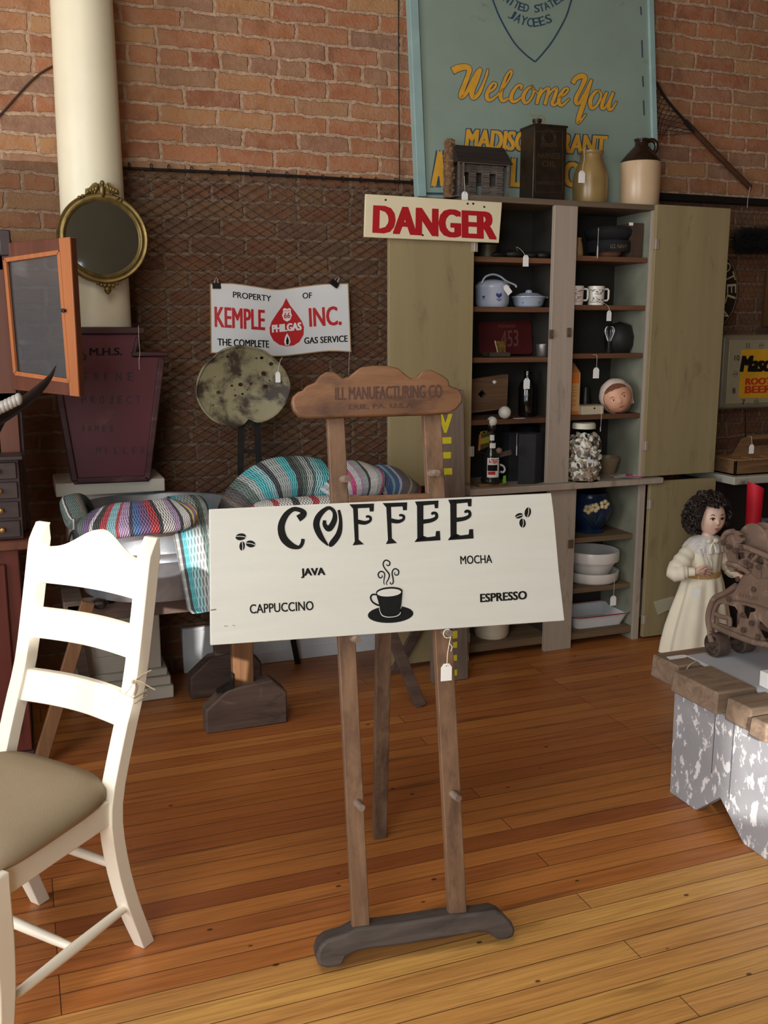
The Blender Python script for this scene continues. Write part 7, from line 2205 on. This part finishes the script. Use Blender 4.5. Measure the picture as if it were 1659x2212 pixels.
def fdisc(mb, x, z, rx, rz, lift, n=16):
    c = at_face(x, z, lift)
    mb.add([c] + [at_face(x + rx * math.cos(t), z + rz * math.sin(t), lift) for t in (6.2832 * i / n for i in range(n))], [(0, 1 + i, 1 + (i + 1) % n) for i in range(n)])


m_ = MB()
for x in (-0.36, 0.36): fdisc(m_, x, 0.035, 0.145, 0.075, 0.0008)
m_.build('eye_white', plain('doll_eye', (226, 214, 204), 0.2), dl_, fix=False, smooth=80)
m_ = MB()
for x in (-0.35, 0.37): fdisc(m_, x, 0.035, 0.092, 0.076, 0.0014)
m_.build('iris', plain('doll_iris', (52, 36, 28), 0.15), dl_, fix=False, smooth=80)
m_ = MB()
for x in (-0.36, 0.36):
    m_.tube([at_face(x - 0.17, 0.02, 0.0012), at_face(x - 0.08, 0.105, 0.0014), at_face(x + 0.06, 0.11, 0.0014), at_face(x + 0.17, 0.03, 0.0012)], 0.0015, 6)
    sgn = 1 if x > 0 else -1
    m_.tube([at_face(x - sgn * 0.14, 0.235, 0.0006), at_face(x, 0.27, 0.0006), at_face(x + sgn * 0.15, 0.225, 0.0006)], [0.0016, 0.0020, 0.0008], 6)
m_.build('lash_and_brow', plain('brow', (48, 32, 26), 0.8), dl_)
m_ = MB(); fdisc(m_, 0.0, -0.47, 0.19, 0.030, 0.0007); fdisc(m_, 0.0, -0.535, 0.14, 0.032, 0.0007)
m_.build('lips', plain('doll_lip', (176, 108, 96), 0.4), dl_, fix=False, smooth=80)
# hair: mass of curls
rr = random.Random(12)
M['curl'] = plain('dark_curls', (40, 29, 26), 0.55, vary=0.4, scale=60)
m_ = MB()
m_.ball(hc + V((-0.01, 0.032, 0.018)), (0.085, 0.062, 0.082), 28, 20)
n_c = 0
while n_c < 430:
    a, e_ = rr.uniform(0, 6.2832), rr.uniform(-0.95, 1.0)
    d = V((math.sqrt(1 - e_ * e_) * math.cos(a), math.sqrt(1 - e_ * e_) * math.sin(a), e_))
    # keep the face open: front, below the fringe
    if d.y < -0.05 and e_ < 0.52 and abs(d.x - 0.0) < 0.74: continue
    if e_ < -0.55 and d.y < 0.2: continue
    n_c += 1
    c = hc + V((-0.006, 0.012, 0.012)) + V((d.x * 0.090, d.y * 0.080, d.z * 0.090))
    if d.x < -0.4: c += V((-0.012, 0, -0.012))
    r_ = rr.uniform(0.008, 0.015)
    ax = (d + V((rr.uniform(-1, 1), rr.uniform(-1, 1), rr.uniform(-1, 1))) * 0.9).normalized()
    m_.torus(c, r_, 0.0036, ax, 14, 6, 1.0, rr.uniform(0, 6), rr.uniform(7.5, 11))
m_.build('hair', M['curl'], dl_, smooth=60, fix=False)
# dress
M['dress'] = plain('dress_cream', (238, 230, 208), 0.85, vary=0.04, scale=10)
M['bodice'] = plain('bodice_tan', (196, 160, 98), 0.8, vary=0.08, scale=12)
m_ = MB(); rings = []
for z, rx_, ry_, amp in ((0.012, 0.155, 0.125, 0.09), (0.06, 0.152, 0.12, 0.09), (0.13, 0.14, 0.11, 0.10), (0.2, 0.122, 0.098, 0.10), (0.26, 0.105, 0.085, 0.09), (0.31, 0.092, 0.074, 0.06), (0.335, 0.083, 0.066, 0.02), (0.345, 0.081, 0.064, 0.0)):
    ring = []
    for i in range(96):
        t = 2 * math.pi * i / 96
        w = 1 + amp * (0.6 * math.sin(11 * t + 0.6) + 0.4 * math.sin(7 * t + 2.0 * z))
        cx = dx - 0.012 + 0.02 * (z / 0.345)
        ring.append(V((cx + rx_ * w * math.cos(t), dy + ry_ * w * math.sin(t), z)))
    rings.append(ring)
m_.loft(rings)
m_.build('skirt', M['dress'], dl_, smooth=70)
m_ = MB(); rings = []
for z, rx_, ry_ in ((0.335, 0.082, 0.064), (0.36, 0.081, 0.063), (0.40, 0.084, 0.066), (0.44, 0.088, 0.067), (0.47, 0.08, 0.06), (0.492, 0.058, 0.045), (0.505, 0.036, 0.034)):
    rings.append([V((dx + 0.012 * (z > 0.47) * 1.2 + rx_ * (1 + 0.02 * math.sin(9 * t)) * math.cos(t), dy + ry_ * (1 + 0.03 * math.sin(13 * t)) * math.sin(t), z)) for t in (2 * math.pi * i / 64 for i in range(64))])
m_.loft(rings); m_.build('bodice', M['dress'], dl_, smooth=70)
MB().lathe([(0.0838, 0.338), (0.0848, 0.35), (0.0838, 0.364)], (dx, dy, 0), 40, sq=0.82, caps=False).build('sash', M['bodice'], dl_)
for nm, sh_, el_, wr_2 in (('R', shR, elR, wrR), ('L', shL, elL, wrL)):
    m_ = MB()
    q = smoothpts([tuple(sh_ + V((0.02 if nm == 'R' else -0.02, 0, 0.012))) + (0.027,), tuple(sh_ + (el_ - sh_) * 0.25) + (0.034,), tuple(sh_ + (el_ - sh_) * 0.65) + (0.038,), tuple(el_ + V((0, 0, -0.002))) + (0.036,), tuple(el_ + (wr_2 - el_) * 0.45) + (0.034,), tuple(el_ + (wr_2 - el_) * 0.7) + (0.021,)], 5)
    wob = [(a[3] * (1 + 0.06 * math.sin(i * 1.7))) for i, a in enumerate(q)]
    m_.tube([a[:3] for a in q], wob, 20); m_.build('sleeve', M['dress'], dl_, smooth=70)
    c0, c1 = el_ + (wr_2 - el_) * 0.66, el_ + (wr_2 - el_) * 1.02
    MB().tube([c0, c1], [0.0195, 0.018], 20).build('cuff', M['dress'], dl_, smooth=40)
m_ = MB(); rings = []
for k_, (z, r_) in enumerate(((0.512, 0.034), (0.508, 0.05), (0.496, 0.07), (0.476, 0.085), (0.458, 0.092))):
    rings.append([V((dx + 0.018 * (1 - k_ / 4) + r_ * (1 + 0.05 * k_ / 4 * math.sin(14 * t)) * math.cos(t), dy + 0.78 * r_ * (1 + 0.05 * k_ / 4 * math.sin(14 * t + 1)) * math.sin(t), z - 0.012 * (math.sin(t) < -0.5) * k_ / 4 + 0.003 * math.sin(17 * t) * k_ / 4)) for t in (2 * math.pi * i / 84 for i in range(84))])
m_.loft(rings, caps=False)
m_.build('lace_collar', plain('lace', (218, 214, 210), 0.9, vary=0.12, scale=90, bump=0.5, bscale=160), dl_, smooth=70)
m_ = MB(); bq_ = P3(1540, 1172, dy - 0.06)
for sx in (-1, 1):
    m_.ball(bq_ + V((sx * 0.016, 0, 0.006)), (0.015, 0.006, 0.010), 12, 8).tube([bq_, bq_ + V((sx * 0.012, -0.004, -0.02)), bq_ + V((sx * 0.016, -0.004, -0.04))], [0.004, 0.005, 0.006], 8)
m_.ball(bq_, 0.006, 10, 8); m_.build('neck_bow', M['dress'], dl_)
for i in range(5):
    q = P3(1533, 1190 + i * 11, dy - 0.066)
m_ = MB()
for x_ in (1518, 1526, 1534):
    m_.tube([tuple(P3(x_ - 6, 1185, dy - 0.056)), tuple(P3(x_ + 2, 1212, dy - 0.066)), tuple(P3(x_ + 6, 1240, dy - 0.064))], 0.003, 6)
m_.build('placket_pleat', plain('lace', (218, 214, 210)), dl_)
for sx in (-1, 1):
    MB().ball((dx - 0.012 + sx * 0.045, dy - 0.09, 0.014), (0.025, 0.045, 0.014), 14, 8).build('shoe', M['dark_iron'], dl_)
price_tag(1506, 1269, 'price tag hanging from the wrist of the tall doll', anchor=P3(1512, 1240, dy - 0.09), pt=onY(1506, 1270, dy - 0.165), w=14, h=21, yaw=-0.45, strand=((1509, 1243), (1508, 1256)))

# ================================================================ LOW BENCH
bn = thing('low_bench', 'low bench of thick timbers on chippy white painted board ends, right foreground', 'bench', (2.1, 1.8, 0))
M['bench_paint'] = chipped('bench_paint', (158, 159, 164), (232, 232, 234), 0.50, 0.7, 44, 0.02, 0.1, (1, 1, 0.55))
M['timber'] = wood('timber', (160, 138, 116), (116, 96, 80), 'X', 0.8, 0.7, (84, 68, 58), 0.4, 0.3)
M['timber_end'] = wood('timber_end', (148, 128, 104), (106, 88, 70), 'Z', 0.85, 1.0, (76, 62, 52), 0.4, 0.3)
sd_ = [(2.185, 0.322), (2.18, 0.0), (2.061, 0.0), (1.967, 0.085), (1.866, 0.0), (1.2, 0.0), (1.2, 0.322)]
for x in (1.74, 2.5):
    m_ = MB(); m_.prism([V((x, y, z)) for y, z in sd_], (0.026, 0, 0)); m_.build('end_board', M['bench_paint'], bn, bevel=0.002)
m_ = MB()
for y in (2.005, 1.93, 1.6):
    MB().box((1.7385, y, 0.1 + (0.04 if y > 2 else 0)), (1.74, y + 0.0016, 0.318)).build('board_joint', plain('joint', (92, 90, 96), 0.9), bn, smooth=0)
TB = 0.322
MB().box((1.80, 2.29, TB - 0.0), (2.62, 2.352, TB + 0.05)).build('back_timber', M['timber'], bn, bevel=0.004)
tops = [(1.775, 2.222, 2.345, 0.07, -0.018), (1.722, 1.985, 2.178, 0.062, 0.0), (1.728, 1.862, 1.955, 0.062, 0.0), (1.716, 1.79, 1.85, 0.05, 0.0), (1.73, 1.50, 1.77, 0.06, 0.0)]
for xl, ya, yb, hh, dz in tops:
    xr = 1.858 if dz == 0 else 1.9
    MB().hexa([(xl, ya, TB + dz), (xr, ya, TB + dz), (xr, yb, TB + dz), (xl - 0.004, yb, TB + dz)],
              [(xl + 0.004, ya + 0.003, TB + hh + dz), (xr, ya, TB + hh + dz), (xr, yb, TB + hh + dz), (xl, yb - 0.003, TB + hh + dz)]).build('timber', M['timber'], bn, bevel=0.005)
MB().box((1.86, 1.2, TB + 0.045), (2.62, 2.29, TB + 0.056)).build('top_board', chipped('top_paint', (186, 190, 198), (120, 108, 96), 0.12, 0.6, 6, 0.03, 0.06), bn, bevel=0.003)
BT = TB + 0.056
for a, b in (((1.778, 2.225), (1.79, 2.335)),):
    pass
tk = thing('price_tag', 'white tag lying flat on the end timber of the low bench', 'price tag', (1.82, 2.29, TB + 0.053), PT)
c = V((1.825, 2.29, TB + 0.0535))
MB().prism([c + V(p) for p in ((-0.035, -0.012, 0), (0.02, -0.014, 0), (0.036, -0.004, 0), (0.034, 0.008, 0), (0.02, 0.012, 0), (-0.03, 0.012, 0))], (0, 0, 0.0008)).build('card', M['white_card'], tk)
s1 = [c + V((0.03, 0.002, 0.001)), c + V((0.032, -0.05, 0.002)), c + V((-0.01, -0.0715, 0.0)), V((1.80, 2.2195, TB + 0.03)), V((1.785, 2.2195, TB + 0.008)), V((1.795, 2.2195, TB + 0.004)), V((1.80, 2.2195, TB + 0.02))]
MB().tube(smoothpts([tuple(p) for p in s1], 4), 0.0009, 6).build('string', M['string'], tk)
cw = onZ(1654, 1486, BT)
one(MB().box(cw + V((-0.006, -0.04, 0.001)), cw + V((0.05, 0.02, 0.045))), 'white_card_box', M['white_card'], 'small plain white box on the bench top at the right edge', 'box', bevel=0.002)

# ================================================================ RUSTY TROLLEY
tl_ = thing('rusty_trolley', 'heavy rusty cast iron hay trolley with wheels on the bench top', 'trolley', (2.0, 2.15, BT))
M['rust'] = chipped('rust', (126, 104, 90), (164, 146, 132), 0.22, 0.85, 26, 0.1, 0.25)
M['rust_dark'] = plain('rust_dark', (84, 68, 60), 0.85, vary=0.35, scale=30, bump=0.4, bscale=70)
tq = crop(1500, 1120, 6.912)
TX = 1.932


def tp(x, y, d=0.0):
    q = onX(*tq((x, y))[0], TX)
    return V((q.x + d, q.y, q.z))


tz = lambda pts: [tuple(tp(x, y)) for x, y in pts]


def wheel(cy, cz, r, x0, w, mt, nm='wheel', spokes=5):
    m = MB()
    m.lathe([(r * 0.86, 0), (r, 0.002), (r * 1.02, w * 0.2), (r * 0.98, w * 0.5), (r * 1.02, w * 0.8), (r, w), (r * 0.86, w)], (x0, cy, cz), 36, (1, 0, 0), caps=False)
    m.lathe([(r * 0.86, w), (r * 0.84, w * 0.6), (r * 0.84, w * 0.3), (r * 0.86, 0)], (x0, cy, cz), 36, (1, 0, 0), caps=False)
    outl = circ(cy, cz, r * 0.87, n=30); hl = []
    for i in range(spokes):
        a = 2 * math.pi * i / spokes + 0.3
        hl.append(circ(cy + r * 0.52 * math.cos(a), cz + r * 0.52 * math.sin(a), r * 0.15, n=10))
    plate(m, outl, hl, lambda u, v, k_: V((x0 + w * 0.25 + k_, u, v)), w * 0.3)
    m.lathe([(r * 0.26, -w * 0.05), (r * 0.26, w * 1.05)], (x0, cy, cz), 16, (1, 0, 0))
    return m.build(nm, mt, tl_, smooth=40)


wc = tp(305, 1885); wrad = wc.z - BT
wheel(wc.y, wc.z, wrad, TX - 0.012, 0.042, M['rust_dark'])
wheel(wc.y, wc.z, wrad, TX + 0.085, 0.042, M['rust_dark'])
wc2y = wc.y - 0.33
wheel(wc2y, wc.z, wrad, TX - 0.012, 0.042, M['rust_dark']); wheel(wc2y, wc.z, wrad, TX + 0.085, 0.042, M['rust_dark'])


def yz(pts):
    return [(tp(x, y).y, tp(x, y).z) for x, y in pts]


# side castings with their real openings
side = yz([(440, 250), (480, 200), (560, 180), (640, 190), (700, 240), (720, 330), (690, 370), (620, 380), (640, 410), (820, 440), (1000, 510), (1250, 600), (1500, 700), (1500, 1500), (1400, 1760), (1090, 1640), (940, 1500), (920, 1640), (1020, 1820), (1000, 1900), (860, 1840), (620, 1740), (500, 1690), (350, 1660), (300, 1610), (330, 1560), (460, 1600), (620, 1640), (660, 1560), (680, 1480), (640, 1380), (600, 1320), (480, 1290), (400, 1270), (340, 1290), (300, 1370), (280, 1500), (260, 1680), (300, 1860), (340, 1950), (300, 1960), (240, 1860), (215, 1680), (220, 1480), (250, 1300), (300, 1200), (380, 1150), (480, 1110), (580, 1050), (660, 980), (700, 920), (720, 860), (620, 800), (540, 800), (480, 740), (500, 660), (470, 560), (440, 450), (430, 340)])
hol = [yz(p) for p in ([(610, 510), (740, 510), (745, 590), (690, 600), (640, 640), (610, 590)], [(770, 590), (820, 520), (940, 510), (930, 560), (880, 620), (820, 640)], [(890, 650), (970, 550), (1020, 580), (1030, 680), (960, 700)],
                       [(590, 770), (640, 750), (700, 770), (755, 825), (700, 850), (660, 800)], [(840, 690), (860, 670), (875, 700), (855, 715)], [(770, 730), (790, 710), (808, 745), (790, 770)], [(645, 260), (700, 240), (715, 280), (680, 305)], [(545, 420), (570, 430), (565, 480), (545, 480)],
                       [(1060, 590), (1085, 600), (1085, 635), (1062, 620)], [(1062, 680), (1088, 690), (1088, 720), (1064, 710)], [(690, 1290), (760, 1300), (910, 1350), (900, 1390), (830, 1400), (800, 1500), (740, 1490), (700, 1400)], [(985, 780), (1003, 790), (1000, 900), (980, 905)])]
for d_ in (0.0, 0.105):
    m_ = MB(); plate(m_, side, hol, lambda u, v, k_: V((TX + d_ + k_, u, v)), 0.013)
    m_.build('side_casting', M['rust'], tl_, bevel=0.002)
# pulleys between the sides
pc = tp(620, 330)
m_ = MB().lathe([(0.001, 0), (0.062, 0), (0.066, 0.006), (0.052, 0.02), (0.052, 0.03), (0.066, 0.044), (0.062, 0.05), (0.001, 0.05)], (TX + 0.032, pc.y - 0.03, pc.z - 0.012), 36, (1, 0, 0))
m_.build('pulley', M['rust'], tl_, smooth=40)
pc = tp(1000, 360)
MB().lathe([(0.001, 0), (0.055, 0), (0.058, 0.006), (0.046, 0.02), (0.046, 0.03), (0.058, 0.044), (0.055, 0.05), (0.001, 0.05)], (TX + 0.035, pc.y, pc.z - 0.02), 36, (1, 0, 0)).build('pulley', M['rust'], tl_, smooth=40)
# centre casting, raised ribs, rods and bolts
m_ = MB()
body = yz([(650, 1020), (720, 870), (830, 800), (960, 900), (1090, 880), (1500, 1000), (1500, 1450), (1200, 1380), (1000, 1310), (820, 1260), (660, 1230), (580, 1230), (600, 1100)])
m_.prism([V((TX - 0.010, u, v)) for u, v in body], (0.12, 0, 0))
m_.build('centre_casting', M['rust'], tl_, bevel=0.008, seg=3)
m_ = MB()
for pts, r in (([(250, 1680), (222, 1480), (258, 1300), (330, 1180), (480, 1110), (640, 1000)], 0.009), ([(250, 1680), (262, 1800), (300, 1900)], 0.009), ([(510, 670), (640, 700), (770, 770), (850, 830)], 0.008), ([(640, 410), (820, 440), (1100, 560), (1400, 680)], 0.008), ([(320, 1420), (440, 1470), (540, 1490), (545, 1600)], 0.007), ([(320, 1600), (500, 1690), (860, 1830), (1090, 1880), (1400, 1980)], 0.009), ([(880, 630), (970, 540)], 0.005), ([(450, 400), (440, 300), (500, 210), (600, 190)], 0.008)):
    m_.tube([tuple(tp(x, y, -0.004)) for x, y in smoothpts(pts, 4)], r, 10)
m_.build('raised_rib', M['rust'], tl_)
m_ = MB()
rr = random.Random(3)
for x, y in ((560, 420), (660, 480), (750, 430), (880, 700), (820, 650), (700, 900), (560, 1200), (780, 1660), (770, 1440), (900, 1560), (1010, 720), (480, 350), (940, 1050), (1000, 1760)):
    MB().lathe([(0.009, 0.0), (0.008, -0.006), (0.001, -0.007)], tp(x, y, -0.010), 6, (1, 0, 0)).build('bolt_head', M['rust_dark'], tl_, smooth=0)
m_ = MB()
q0, q1, q2 = tp(660, 1175), tp(950, 1245), tp(655, 1095)
TP_ = Pl(V((TX - 0.0128, q0.y, q0.z)), (-1, 0, 0))
text(m_, TP_, 'MYERS', *tq((660, 1165), (940, 1225), (662, 1110)), bold=0.04, lift=0.001)
m_.build('cast_lettering', M['rust'], tl_, smooth=0, fix=False)
for yy, zz in ((wc.y, wc.z), (wc2y, wc.z)):
    MB().tube([(TX - 0.03, yy, zz), (TX + 0.145, yy, zz)], 0.008, 10).build('axle', M['rust_dark'], tl_)
